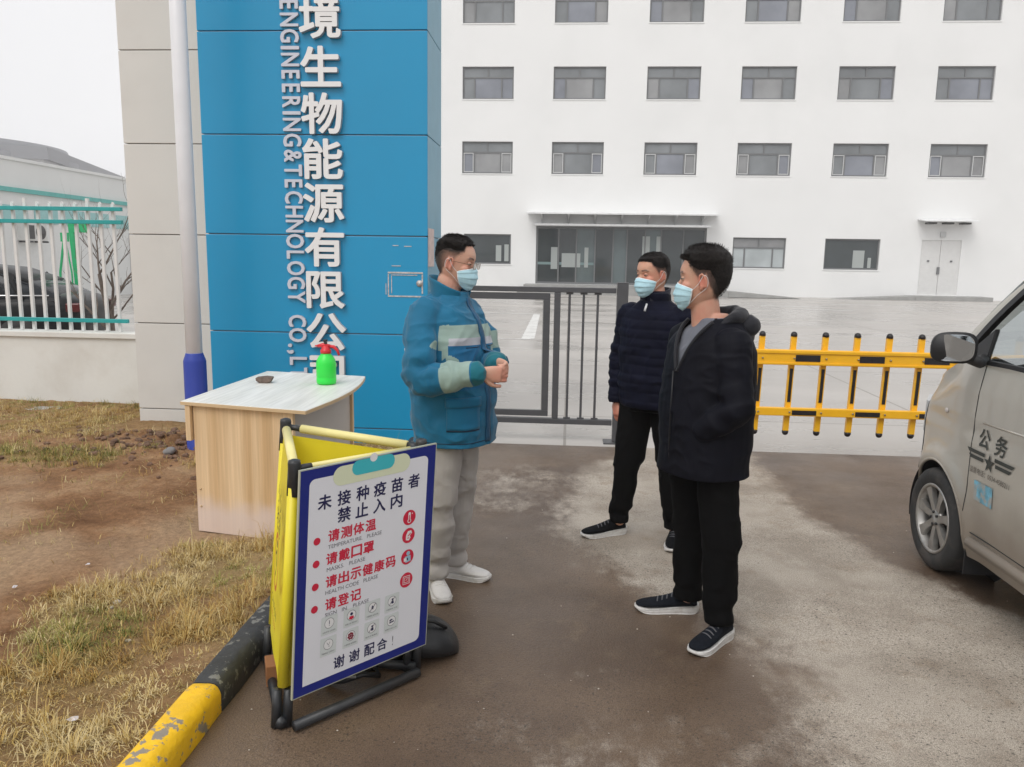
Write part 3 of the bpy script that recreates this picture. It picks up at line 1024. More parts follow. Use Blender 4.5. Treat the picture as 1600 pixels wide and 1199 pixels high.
for x0, x1, z0, z1 in ((-0.95, -0.62, 1.2, 2.3), (-0.40, 0.55, 1.3, 2.0), (0.75, 0.95, 1.3, 2.3), (3.65, 4.02, 1.5, 2.9), (4.35, 4.6, 1.5, 2.9)):
    MB().box(x0 - 7, x1 - 7, 0.066, 0.073, z0, z1).obj('window_reflection_panel' if False else 'painted_reflection', M_cur_refl, lobo)  # pale panels painted in as reflections on the lobby glass
# entrance canopy
M_can = mat('white painted canopy steel', (0.74, 0.75, 0.75), 0.5, var=0.05, dirt=(0.5, 0.5, 0.5), dirt_amt=0.4, dscale=2)
can = MB()
can.prism([(-1.3, 3.95), (0.0, 4.05), (0.0, 3.95), (-1.3, 3.88)], lx0 - 7 - 0.45, lx1 - 7 + 0.45, plane='yz')
cano = can.obj('canopy', M_can, bld)
for k in range(7):
    x = lx0 - 7 + 0.3 + k * (lx1 - lx0 - 0.6) / 6
    MB().prism([(-1.15, 3.885), (-0.01, 3.94), (-0.01, 3.45), (-0.2, 3.62)], x - 0.035, x + 0.035, plane='yz').obj('canopy_bracket', M_can, cano)
MB().box(lx0 - 7 - 0.05, lx1 - 7 + 0.05, -0.9, -0.03, 3.342, 3.44).obj('canopy_beam', M_can, cano)
can2 = MB().prism([(-0.9, 3.80), (-0.02, 3.92), (-0.02, 3.86), (-0.9, 3.76)], 16.95 - 7, 19.5 - 7, plane='yz').obj('canopy', M_can, bld)
M_blk = mat('dark fixing', (0.05, 0.05, 0.05), 0.5)
for k in range(3):
    x = 17.45 - 7 + k * 0.8
    MB().box(x - 0.2, x + 0.2, -0.55, -0.15, 3.66, 3.74).obj('canopy_bracket', M_blk, can2)
# service door
dx0, dx1, dz0, dz1 = DOOR
M_door = mat('pale grey service door', (0.68, 0.68, 0.67), 0.5, var=0.03)
door = MB().box(dx0 - 7, (dx0 + dx1) / 2 - 7 - 0.01, 0.06, 0.1, dz0, dz1).box((dx0 + dx1) / 2 - 7 + 0.01, dx1 - 7, 0.06, 0.1, dz0, dz1).obj('service_door', M_door, bld)
M_grn = mat('dark gap', (0.35, 0.35, 0.35), 0.6)
MB().box(dx0 - 7, dx1 - 7, 0.101, 0.12, dz0, dz1).obj('door_gap', M_grn, door)
MB().box((dx0 + dx1) / 2 - 7 - 0.1, (dx0 + dx1) / 2 - 7 + 0.02, 0.0, 0.058, 1.25, 1.6).obj('door_handle', M_frame, door)
for x in (dx0 + 0.35, dx1 - 0.45): MB().box(x - 7, x - 7 + 0.1, 0.02, 0.058, 1.85, 1.93).obj('door_lock', M_frame, door)
MB().box((dx0 + dx1) / 2 - 7 - 0.12, (dx0 + dx1) / 2 - 7 + 0.12, -0.12, -0.01, 3.05, 3.3).obj('wall_lamp', M_sash, bld)
M_step = mat('grey concrete steps', (0.32, 0.32, 0.31), 0.85, var=0.1, vscale=3)
MB().box(lx0 - 7 - 0.8, lx1 - 7 + 0.8, -2.2, -0.001, 0.0, 0.30).box(lx0 - 7 - 0.5, lx1 - 7 + 0.5, -1.9, -0.001, 0.301, 0.44).obj('entrance_steps', M_step, bld)
MB().prism([(lx1 - 7 + 0.81, 0.30), (lx1 - 7 + 4.2, 0.02), (lx1 - 7 + 0.81, 0.02)], -2.2, -0.4, plane='xz').obj('entrance_ramp', M_step, bld)
MB().box(dx0 - 7 - 0.6, dx1 - 7 + 1.1, -1.3, -0.001, 0, 0.2).prism([(dx0 - 7 - 4.3, 0.0), (dx0 - 7 - 0.61, 0.0), (dx0 - 7 - 0.61, 0.2)], -1.3, -0.2, plane='xz').obj('door_step', M_step, bld)

# ================================================================ long shed with teal bands
M_shed = mat('white shed cladding', (0.74, 0.75, 0.74), 0.7, var=0.03, vscale=1)
M_teal = mat('teal painted trim', (0.14, 0.46, 0.43), 0.6, var=0.08)
M_tealg = mat('pale teal shed glazing', (0.30, 0.55, 0.55), 0.3)
shed = empty('factory_shed', (-18, 30, 0), label='long white factory shed with teal eaves band and strip windows behind the fence', cat='building')
MB().box(-14, 0, -14, 16, 0, 4.56).obj('wall', M_shed, shed)
MB().box(-14.1, 0.06, -14.1, 16.1, 4.561, 4.66).obj('roof', M_shed, shed)
MB().box(0.003, 0.10, -14, 16, 3.56, 3.70).obj('eaves_band', M_teal, shed)
for k in range(19):
    y0 = -13.6 + k * 1.55
    w = MB().box(0.003, 0.04, y0, y0 + 1.2, 2.62, 3.14).obj('window', M_tealg, shed)
M_acw = mat('white air conditioner casing', (0.66, 0.66, 0.64), 0.6, var=0.05)
M_acd = mat('dark grille', (0.08, 0.08, 0.08), 0.6)
ac = empty('air_conditioner', (-17.62, 25.25, 2.02), label='white outdoor air conditioner unit mounted on the shed wall', cat='air conditioner')
MB().box(-0.36, 0.0, -0.5, 0.5, 0.0, 0.56).obj('casing', M_acw, ac, bevel=0.01)
MB().cyl((0.002, 0.18, 0.28), 0.23, 0.02, 28, axis='x').obj('fan_grille', M_acd, ac)
MB().box(0.002, 0.02, -0.44, -0.15, 0.06, 0.5).obj('side_grille', M_acd, ac)
MB().box(-0.37, 0.1, -0.4, -0.36, -0.06, -0.002).box(-0.37, 0.1, 0.36, 0.40, -0.06, -0.002).obj('bracket', M_acd, ac)
M_greyd = mat('weathered grey sheet door', (0.33, 0.33, 0.33), 0.6, var=0.1)
for y0 in (1.4, 2.6): MB().box(0.003, 0.05, y0, y0 + 0.9, 0.1, 2.45).obj('door', M_greyd, shed)

# round drum building far away and its long wing, fading in the mist
M_drum = mat('grey metal cladding', (0.20, 0.205, 0.22), 0.7, var=0.06, vscale=0.2)
M_drum2 = mat('dark grey rib', (0.13, 0.135, 0.15), 0.7)
M_conc = mat('pale concrete band', (0.42, 0.42, 0.42), 0.8)
drum = empty('round_hall', (-158, 193.6, 0), label='grey round drum shaped hall fading in mist above the shed roof', cat='building')
MB().cyl((0, 0, 0), 13.2, 10.6, 64).obj('lower_wall', M_conc, drum)
MB().cyl((0, 0, 10.601), 13.6, 1.3, 64).obj('upper_band', M_drum, drum)
MB().cyl((0, 0, 11.902), 13.0, 1.5, 64, r2=12.4).obj('roof', M_drum, drum)
for k in range(40):
    a = -pi * 0.75 + pi * 1.0 * k / 39
    MB().bar((13.45 * cos(a), 13.45 * sin(a), 7.5), (13.45 * cos(a), 13.45 * sin(a), 10.6), 0.16).obj('column', M_drum2, drum)
for z in (8.3, 9.4): MB().lathe([(13.35, z), (13.6, z), (13.6, z + 0.16), (13.35, z + 0.16)], n=64).obj('ring_beam', M_drum2, drum)
wing = empty('long_hall', (-127, 190, 0), radians(17.5), label='long low grey hall fading into white mist behind the shed', cat='building')
MB().box(-30, 0, -4, 120, 0, 11.2).obj('wall', M_conc, wing)
MB().box(-30.3, 0.5, -4.3, 120.3, 11.201, 12.6).obj('fascia', M_drum, wing)
MB().box(0.501, 0.8, -4, 120, 9.2, 9.6).obj('band', M_drum2, wing)
drum.scale = (2.2, 2.2, 2.07); wing.scale = (2.2, 1.8, 2.07)
M_hill = mat('misty hillside', (0.10, 0.12, 0.10), 0.95, var=0.2, vscale=0.02)

# ================================================================ gate pillar: white shaft with projecting blue sign face
M_pw = mat('cream aluminium cladding panel', (0.66, 0.645, 0.61), 0.45, var=0.02, vscale=2, dirt=(0.50, 0.48, 0.45), dirt_amt=0.25, dscale=1.2)
M_pb = mat('glossy blue cladding panel', (0.010, 0.285, 0.535), 0.30, var=0.03, vscale=1.5, spec=0.5)
M_pbs = mat('blue grey side cladding', (0.14, 0.34, 0.46), 0.4, var=0.05)
M_joint = mat('grey joint sealant', (0.33, 0.30, 0.28), 0.8)
M_jointb = mat('pale joint sealant on blue', (0.30, 0.34, 0.37), 0.7)
pil = empty('gate_pillar', (-2.2, 7.0, 0), label='tall gate pillar clad in cream panels with a projecting blue sign face', cat='pillar')
ox, oy = -2.2, 7.0
YB, YW = 6.80, 7.40
zj = [0.0, 0.15, 1.003, 1.857, 2.70, 3.54, 4.38, 5.22, 6.06]
XW0, XW1 = -4.24, -2.4
MB().box(XW0 + 0.03 - ox, XW1 - ox, YW + 0.02 - oy, YW + 0.75 - oy, 0, 6.02).obj('shaft_core', M_joint, pil)
XB0, XB1 = -3.195, -1.225
MB().box(XB0 + 0.02 - ox, XB1 - 0.02 - ox, YB + 0.02 - oy, YW + 0.1 - oy, 0, 6.02).obj('sign_core', M_jointb, pil)
g = 0.0045
for a, b in zip(zj[:-1], zj[1:]):
    # cream front panel, left return
    MB().box(XW0 - ox, -3.2 + 0.15 - ox, YW - oy, YW + 0.018 - oy, a + g, b - g).obj('panel', M_pw, pil, bevel=0.004)
    MB().box(XW0 - ox, XW0 + 0.018 - ox, YW + 0.02 - oy, YW + 0.75 - oy, a + g, b - g).obj('panel', M_pw, pil)
    MB().box(XB0 - ox, XB1 - ox, YB - oy, YB + 0.018 - oy, a + g if a > 0.2 else a + g, b - g).obj('panel', M_pb, pil, bevel=0.004)
    MB().box(XB1 - 0.018 - ox, XB1 - ox, YB + 0.02 - oy, YW + 0.12 - oy, a + g, b - g).obj('panel', M_pbs, pil)
    MB().box(XB0 - ox, XB0 + 0.018 - ox, YB + 0.02 - oy, YW - 0.002 - oy, a + g, b - g).obj('panel', M_pbs, pil)
MB().box(-3.19 - ox, -2.0 - ox, YW + 0.12 - oy, YW + 0.16 - oy, 0, 6.0).obj('back_sheet', M_pw, pil)
# raised characters
M_letter = mat('white acrylic letter face', (0.80, 0.80, 0.80), 0.35, var=0.02)
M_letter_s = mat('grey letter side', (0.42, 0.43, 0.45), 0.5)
M_silver = mat('pale lilac grey letter', (0.60, 0.62, 0.70), 0.4)
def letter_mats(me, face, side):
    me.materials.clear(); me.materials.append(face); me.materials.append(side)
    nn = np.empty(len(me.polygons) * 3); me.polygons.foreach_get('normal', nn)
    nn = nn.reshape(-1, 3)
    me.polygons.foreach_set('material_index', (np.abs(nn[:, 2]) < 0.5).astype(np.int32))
for ch, z in zip('境生物能源有限公司', (3.636, 3.245, 2.867, 2.495, 2.130, 1.755, 1.385, 1.020, 0.650)):
    me = bold_mesh(ch, 0.375, 0.0085, 0.022, 'raised_character')
    letter_mats(me, M_letter, M_letter_s)
    o = link('raised_character', me, pil, (-2.12 - ox, YB - 0.024 - oy, z), (radians(90), 0, 0))
    o.scale = (0.98, 0.93, 1)
# English letters reading downwards
chars = 'BIOENGINEERING&TECHNOLOGY CO.,LTD'
adv = {'I': 0.058, ' ': 0.085, '.': 0.055, ',': 0.055, 'E': 0.104, 'L': 0.100, 'T': 0.105, 'G': 0.122, 'O': 0.122, 'N': 0.122, '&': 0.125, 'C': 0.118}
z = 4.06
tz, lz = None, None
zs_ = []
for ch in chars:
    w = adv.get(ch, 0.112)
    zs_.append((ch, z, w)); z -= w
# fit so the T of TECHNOLOGY is at 2.40 and the L of LTD at 0.75
tz = [q for q in zs_][15][1] - adv['T'] / 2
lz = [q for q in zs_][30][1] - adv['L'] / 2
k = (2.40 - 0.75) / (tz - lz)
for ch, zz, w in zs_:
    zc = 2.40 + ((zz - w / 2) - tz) * k
    if ch == ' ' or zc > 4.0: continue
    me = bold_mesh(ch, 0.215, 0.0048, 0.012, 'raised_letter')
    letter_mats(me, M_silver, M_letter_s)
    o = link('raised_letter', me, pil, (-2.385 - ox, YB - 0.014 - oy, zc), (radians(90), radians(90), 0))
    o.scale = (0.74 if ch not in 'I.,' else 0.9, 1.0, 1)
    if ch in '.,': o.location.x = -2.385 - ox - 0.072
# scuffed hatch outline
M_scuff = mat('scuffed bare metal edge', (0.55, 0.52, 0.50), 0.5, metal=0.4, var=0.3, vscale=40)
hx0, hx1, hz0, hz1 = -1.575 - ox, -1.265 - ox, 1.335, 1.552
hy = YB - oy
h = MB()
for a, b, c, d in ((hx0, hx1, hz0, hz0 + 0.012), (hx0, hx1, hz1 - 0.014, hz1), (hx0, hx0 + 0.010, hz0 + 0.014, hz1 - 0.02), (hx1 - 0.012, hx1, hz0 + 0.03, hz1 - 0.02), (hx0 + 0.03, hx1 - 0.05, hz1 - 0.03, hz1 - 0.024), (hx0 + 0.03, hx0 + 0.036, hz0 + 0.03, hz1 - 0.034), (hx0 - 0.02, hx0 - 0.014, hz0 + 0.02, hz1 - 0.1)):
    h.box(a, b, hy - 0.004, hy - 0.0005, c, d)
h.obj('hatch_outline', M_scuff, pil)
MB().cyl((hx1 - 0.03, hy - 0.009, hz0 + 0.12), 0.028, 0.008, 16, axis='y').obj('hatch_lock', M_scuff, pil)
sc = MB().box(-1.53 - ox, -1.50 - ox + 0.02, hy - 0.003, hy - 0.0005, 1.774, 1.781).box(-1.43 - ox, -1.365 - ox, hy - 0.003, hy - 0.0005, 1.768, 1.775).box(-1.54 - ox, -1.46 - ox, hy - 0.003, hy - 0.0005, 1.60, 1.607)
sc.obj('scratch', M_scuff, pil)
M_tape = mat('pinkish strip of old tape', (0.62, 0.50, 0.47), 0.7, var=0.12, vscale=20)
MB().box(XB1 - ox + 0.0005, XB1 - ox + 0.005, YB - oy + 0.02, YB - oy + 0.30, 1.60, 1.93).obj('tape_strip', M_tape, pil)

# ================================================================ flag pole with blue sleeve
M_pole = mat('white painted steel pole', (0.74, 0.75, 0.78), 0.35, var=0.03)
M_sleeve = mat('dark blue pole sleeve', (0.018, 0.045, 0.33), 0.45, var=0.06)
pole = empty('lamp_post', (-3.08, 6.25, 0), label='slim white steel post in a dark blue foot sleeve in front of the pillar', cat='post')
MB().lathe([(0.066, 0.0), (0.063, 2.5), (0.060, 6.2)], n=28).obj('pole', M_pole, pole)
MB().lathe([(0.098, 0.0), (0.098, 0.02), (0.092, 0.03), (0.090, 0.80), (0.086, 0.815), (0.070, 0.862), (0.068, 0.868)], n=28).obj('foot_sleeve', M_sleeve, pole)
MB().box(-0.16, 0.16, -0.16, 0.16, -0.02, 0.018).obj('base_plate', M_sleeve, pole, bevel=0.004)

# ================================================================ low wall and picket fence
M_lw = mat('whitewashed low wall', (0.70, 0.70, 0.67), 0.85, var=0.04, vscale=1.2, dirt=(0.50, 0.46, 0.40), dirt_amt=0.35, dscale=1.4, bump=0.15, bscale=25)
lwall = MB().box(-16, XW0 - 0.004, 8.3, 8.52, 0, 0.74).box(-16, XW0 - 0.004, 8.27, 8.55, 0.741, 0.80).obj('low_wall', M_lw, bevel=0.006)
tag(lwall, 'whitewashed low wall carrying the picket fence left of the pillar', 'wall')
M_pick = mat('off white painted steel picket', (0.70, 0.70, 0.69), 0.5, var=0.06)
M_rail = mat('teal painted steel rail', (0.02, 0.33, 0.33), 0.4, var=0.08)
fen = empty('picket_fence', (-10, 8.4, 0.8), label='white picket fence with three teal rails on the low wall', cat='fence')
for z in (0.105, 1.185, 1.325):
    MB().box(-6, 5.12, -0.022, 0.022, z, z + 0.042).obj('rail', M_rail, fen, bevel=0.003)
x = 5.0
pk = MB().box(-0.0155, 0.0155, -0.0155, 0.0155, 0.005, 1.40).prism([(-0.0155, 1.40), (0.0155, 1.40), (0, 1.425)], -0.0155, 0.0155).mesh('picket', M_pick)
pk_short = MB().box(-0.0155, 0.0155, -0.0155, 0.0155, 0.005, 1.46).mesh('picket', M_pick)
i = 0
while x > -6:
    link('picket', pk_short if i % 5 == 2 else pk, fen, (x, 0.0385, 0.0))
    x -= 0.144; i += 1
# ================================================================ sliding gate
M_gate = mat('dark grey powder coated steel', (0.075, 0.076, 0.082), 0.42, var=0.08, vscale=8, spec=0.5)
gate = empty('sliding_gate', (-0.4, 7.2, 0), label='dark grey steel sliding gate with a framed opening and upright bars', cat='gate')
gx = lambda a: a + 0.4
MB().box(gx(-1.85), gx(0.43), -0.03, 0.03, 1.385, 1.432).obj('top_rail', M_gate, gate, bevel=0.004)
MB().box(gx(-1.85), gx(0.43), -0.03, 0.03, 0.165, 0.215).obj('bottom_rail', M_gate, gate, bevel=0.004)
MB().box(gx(-0.128), gx(-0.070), -0.0305, 0.0305, 0.217, 1.383).obj('stile', M_gate, gate, bevel=0.004)
MB().box(gx(-1.85), gx(-1.80), -0.0305, 0.0305, 0.217, 1.383).obj('stile', M_gate, gate, bevel=0.004)
fr = MB().box(gx(-1.76), gx(-0.165), -0.02, 0.02, 1.315, 1.375).box(gx(-1.76), gx(-0.165), -0.02, 0.02, 0.235, 0.29)
fr.box(gx(-0.225), gx(-0.165), -0.02, 0.02, 0.2905, 1.3145).box(gx(-1.76), gx(-1.70), -0.02, 0.02, 0.2905, 1.3145)
fr.obj('inner_frame', M_gate, gate, bevel=0.003)
M_pale = mat('pale frame bead', (0.40, 0.40, 0.39), 0.5)
MB().box(gx(-1.70), gx(-0.2255), -0.012, 0.0, 0.2905, 0.297).box(gx(-0.232), gx(-0.2255), -0.012, 0.0, 0.298, 1.314).obj('bead', M_pale, gate)
bar = MB().box(-0.011, 0.011, -0.011, 0.011, 0.216, 1.384).box(-0.032, 0.032, -0.014, 0.014, 1.368, 1.3835).box(-0.032, 0.032, -0.014, 0.014, 0.2165, 0.228).mesh('upright_bar', M_gate)
for x in (0.012, 0.140, 0.268): link('upright_bar', bar, gate, (gx(x), 0, 0))
gpost = empty('gate_post', (0.488, 7.2, 0), label='square dark grey steel post at the free end of the sliding gate', cat='post')
MB().box(-0.05, 0.05, -0.05, 0.05, 0.012, 1.475).obj('post', M_gate, gpost, bevel=0.004)
MB().box(-0.052, 0.052, -0.052, 0.052, 1.476, 1.483).obj('cap', M_gate, gpost)
MB().box(-0.13, 0.09, -0.09, 0.09, 0.0, 0.012).obj('foot_plate', M_gate, gpost)

# ================================================================ yellow boom barrier
M_yel = mat('yellow powder coated aluminium', (0.88, 0.47, 0.015), 0.38, var=0.05, vscale=8)
M_bk = mat('black rubber and reflective tape', (0.012, 0.010, 0.012), 0.45)
M_bolt = mat('steel bolt', (0.35, 0.28, 0.2), 0.4, metal=0.8)
bar_ = empty('barrier_boom', (2.0, 6.75, 0), label='yellow fence type barrier boom with black capped slats across the entrance', cat='barrier')
bx0, bx1 = 1.02, 3.98
def bz(x): return 0.010 * (x - 2.0)
for z0, z1, nm in ((0.825, 0.955, 'upper_rail'), (0.385, 0.455, 'lower_rail')):
    m0 = MB()
    zm = (z1 + z0) / 2
    for q0, q1, yy0, yy1 in ((z0, z1, 0.0, 0.05),):
        m0.add([(bx0 - 2, yy0, q0), (bx1 - 2, yy0, q0), (bx1 - 2, yy1, q0), (bx0 - 2, yy1, q0), (bx0 - 2, yy0, q1), (bx1 - 2, yy0, q1), (bx1 - 2, yy1, q1), (bx0 - 2, yy1, q1)],
               [(0, 3, 2, 1), (4, 5, 6, 7), (0, 1, 5, 4), (1, 2, 6, 5), (2, 3, 7, 6), (3, 0, 4, 7)])
    rail = m0.obj(nm, M_yel, bar_, bevel=0.006)
    if nm == 'upper_rail':
        MB().box(bx0 - 2, bx1 - 2, -0.010, -0.0005, z1 - 0.030, z1 - 0.006).box(bx0 - 2, bx1 - 2, -0.010, -0.0005, z0 + 0.004, z0 + 0.022).obj('rail_lip', M_yel, rail, bevel=0.002)
    for i in range(-2, 9, 2):
        x = 1.64 + i * 0.264 + (0.03 if nm == 'upper_rail' else 0.03)
        zc = zm - 0.004
        hh = 0.028 if nm == 'upper_rail' else 0.020
        MB().box(x + 0.264 - 2, x + 0.264 * 2 - 0.06 - 2, -0.004, -0.0005, zc - hh, zc + hh).obj('tape_strip', M_bk, rail)
slat = MB().box(-0.023, 0.023, 0.052, 0.088, 0.245, 1.065).mesh('slat', M_yel)
cap_t = MB().lathe([(0.0275, 0.0), (0.0275, 0.018), (0.022, 0.032), (0.012, 0.040), (0.002, 0.042)], n=14).mesh('end_cap', M_bk)
stripe = MB().box(-0.013, 0.013, 0.047, 0.0515, 0.50, 0.79).mesh('tape_strip', M_bk)
for i in range(-2, 9):
    x = 1.64 + i * 0.264 - 2
    s = link('slat', slat, bar_, (x, 0, 0), (0, radians(1.2), 0))
    c = link('end_cap', cap_t, s, (0, 0.07, 1.064))
    c2 = link('end_cap', cap_t, s, (0, 0.07, 0.246), (pi, 0, 0))
    link('tape_strip', stripe, s)
    for z in (0.885, 0.42):
        MB().cyl((0.0, -0.012, z), 0.008, 0.010, 8, axis='y').obj('bolt', M_bolt, s)
cab = empty('barrier_cabinet', (4.25, 6.80, 0), label='yellow barrier motor cabinet at the right end of the boom behind the van', cat='barrier machine')
MB().box(-0.19, 0.19, -0.16, 0.16, 0.03, 1.05).obj('casing', M_yel, cab, bevel=0.02)
MB().box(-0.21, 0.21, -0.18, 0.18, 0.0, 0.03).obj('base', M_bk, cab)
MB().box(-0.285, -0.192, -0.05, 0.0, 0.80, 0.98).obj('arm_clamp', M_bk, cab)

# ================================================================ parked black car behind the fence
M_car = mat('dusty black car paint', (0.008, 0.009, 0.010), 0.35, spec=0.25, dirt=(0.05, 0.045, 0.04), dirt_amt=0.3, dscale=2)
M_cg = mat('dark car glass', (0.02, 0.024, 0.028), 0.15, spec=0.3)
M_chrome = mat('chrome trim', (0.75, 0.75, 0.75), 0.15, metal=1.0)
M_tyre = mat('black rubber tyre', (0.03, 0.03, 0.03), 0.8, dirt=(0.12, 0.10, 0.085), dirt_amt=0.5, dscale=6, bump=0.2, bscale=50)
M_alloy = mat('silver alloy rim', (0.42, 0.41, 0.39), 0.4, metal=0.7, dirt=(0.16, 0.13, 0.11), dirt_amt=0.5, dscale=9)
M_red = mat('red ribbon cloth', (0.6, 0.03, 0.07), 0.7)
M_lampred = mat('red lamp lens', (0.09, 0.008, 0.008), 0.15)

def sedan(loc, rz, label):
    t = empty('parked_car', loc, rz, label, 'car')
    # local x forward, sections along x; half width and heights
    st = [(-2.32, .62, .42, .80), (-2.25, .76, .32, .96), (-2.0, .84, .26, 1.04), (-1.5, .885, .24, 1.03), (-.6, .90, .22, 0.98), (.4, .90, .22, .95), (1.1, .89, .22, .93), (1.7, .87, .24, .86), (2.1, .80, .28, .76), (2.3, .66, .34, .64), (2.36, .5, .40, .56)]
    mb = MB(); rings = []
    for x, w, z0, z1 in st:
        r = []
        for k in range(20):
            a = 2 * pi * k / 20
            cx, cz = cos(a), sin(a)
            e = 0.32
            yy = w * abs(cx) ** e * (1 if cx > 0 else -1)
            zz = (z0 + z1) / 2 + (z1 - z0) / 2 * abs(cz) ** 0.55 * (1 if cz > 0 else -1)
            r.append((x, yy, zz))
        rings.append(r)
    mb.loft(rings)
    b = mb.obj('body', M_car, t)
    sub = b.modifiers.new('s', 'SUBSURF'); sub.levels = 1; sub.render_levels = 1
    cab = [(-2.0, .70, .98), (-1.55, .72, 1.22), (-1.05, .66, 1.40), (-.3, .63, 1.47), (.3, .64, 1.45), (.75, .70, 1.25), (1.3, .76, .95)]
    rings = []
    for x, w, z in cab:
        w0 = .80
        zb = 0.90
        rings.append([(x, -w0, zb), (x, -w, z - 0.05 if z > 1 else z), (x, -w * .85, z), (x, w * .85, z), (x, w, z - 0.05 if z > 1 else z), (x, w0, zb)])
    MB().loft(rings).obj('glasshouse', M_cg, t)
    rings = []
    for x, w, z in cab[1:6]:
        rings.append([(x, -w - .01, z - 0.06), (x, -w * .86, z + 0.012), (x, w * .86, z + 0.012), (x, w + .01, z - 0.06), (x, w * .8, z - 0.045), (x, -w * .8, z - 0.045)])
    MB().loft(rings).obj('roof', M_car, t)
    for s in (-1, 1):
        MB().bar((-0.35, s * .815, .92), (-.38, s * .66, 1.40), .07, .03).obj('door_pillar', M_car, t)
        MB().bar((-1.50, s * .80, .95), (-1.25, s * .68, 1.33), .12, .03).obj('door_pillar', M_car, t)
        MB().tube([(-1.9, s * .86, 1.0), (-1.2, s * .875, .995), (-.3, s * .885, .975), (.5, s * .885, .955), (1.0, s * .87, .945)], .012, 6).obj('chrome_strip', M_chrome, t)
        mm = MB().ell((.72, s * 1.0, 1.03), (.09, .12, .075), 12, 8); mm.obj('wing_mirror', M_car, t)
        for x in (-.75, .25): MB().box(x - .09, x + .09, s * .905 - .012, s * .905 + .012, .82, .845).obj('door_handle', M_chrome, t)
        MB().box(-2.32, -2.1, s * .7 - .1, s * .7 + .1, .74, .88).obj('tail_lamp', M_lampred, t, bevel=.02)
        for x in (-1.42, 1.40):
            w = MB().lathe([(0.20, -0.10), (0.30, -0.10), (0.325, -0.06), (0.325, 0.06), (0.30, 0.10), (0.20, 0.10)], n=28, axis='y').obj('wheel', M_tyre, t, loc=(x, s * .80, .325))
            rim = MB().cyl((0, s * .07, 0), .19, s * .03, 20, axis='y')
            rim.obj('rim', M_alloy, w)
    return t
car = sedan((-10.1, 12.15, 0), radians(192), 'dusty black saloon car parked behind the picket fence')
rb = MB().prism([(-.06, 0.09), (0.0, 0.08), (.06, -.06), (.03, -.12)], -.006, .006).obj('ribbon', M_red, car)
rb.location = (0.80, 1.09, 0.86)
rb.rotation_euler = (0, 0, 0)

# green leaning post and small easel behind the fence
M_green = mat('bright green painted steel', (0.02, 0.42, 0.16), 0.45, var=0.08)
gp = empty('green_post', (-8.80, 13.6, 0), label='bright green leaning steel post with a side arm behind the fence', cat='post')
MB().bar((0.06, 0, 0), (-0.06, 0, 2.25), 0.085, 0.06).obj('post', M_green, gp, bevel=0.005)
MB().box(-0.02, 0.28, -0.03, 0.03, 2.02, 2.18).obj('head_plate', M_green, gp, bevel=0.005)
ez = empty('green_easel', (-9.12, 13.8, 0), label='small green folding A shaped stand beside the green post', cat='stand')
MB().bar((-0.13, 0, 1.3), (0.0, 0, 2.0), 0.03).bar((0.09, 0, 1.3), (0.0, 0, 2.0), 0.02).bar((-0.13, 0, 0), (-0.13, 0, 1.3), 0.03).bar((0.09, 0, 0), (0.09, 0, 1.3), 0.02).obj('legs', M_green, ez)
MB().box(-0.07, 0.07, -0.02, 0.02, 1.86, 2.02).obj('clamp', M_green, ez)

# bare trees
M_bark = mat('grey brown bark', (0.15, 0.12, 0.10), 0.9, var=0.3, vscale=12, bump=0.6, bscale=40)
def bare_tree(x, y, h, seed, label, lean=0.0, r0=0.055):
    rnd = random.Random(seed)
    t = empty('bare_tree', (x, y, 0), label=label, cat='tree', group=None)
    tm, bm_ = MB(), MB()
    def grow(p, d, L, r, lvl, mb):
        pts, rs = [p], [r]
        n = 6
        for i in range(n):
            d = (d + Vector((rnd.uniform(-.16, .16), rnd.uniform(-.16, .16), rnd.uniform(-.02, .12)))).normalized()
            p = p + d * L / n
            pts.append(p.copy()); rs.append(r * (1 - 0.62 * (i + 1) / n))
            if lvl < 3 and i >= (2 if lvl == 0 else 1) and rnd.random() < (0.95 if lvl == 0 else 0.75):
                a = rnd.uniform(0, 2 * pi)
                side = Vector((cos(a), sin(a) * 0.8, rnd.uniform(0.3, 1.0))).normalized()
                grow(p.copy(), (d * 0.45 + side).normalized(), L * rnd.uniform(.42, .66), rs[-1] * .62, lvl + 1, bm_)
        mb.tube([tuple(q) for q in pts], rs, 7 if lvl < 2 else 4)
    grow(Vector((0, 0, 0)), Vector((lean, 0, 1)), h, r0, 0, tm)
    tm.obj('trunk', M_bark, t)
    bm_.obj('crown', M_bark, t)
bare_tree(-5.62, 9.5, 1.45, 4, 'small bare tree with forked trunk just behind the fence beside the pillar', 0.02)
bare_tree(-6.35, 10.6, 1.55, 9, 'thin bare sapling behind the fence between the green post and the forked tree', -0.05, 0.035)
bare_tree(-5.85, 11.6, 1.75, 12, 'taller bare tree farthest behind the fence with dark upright limbs', 0.0, 0.045)

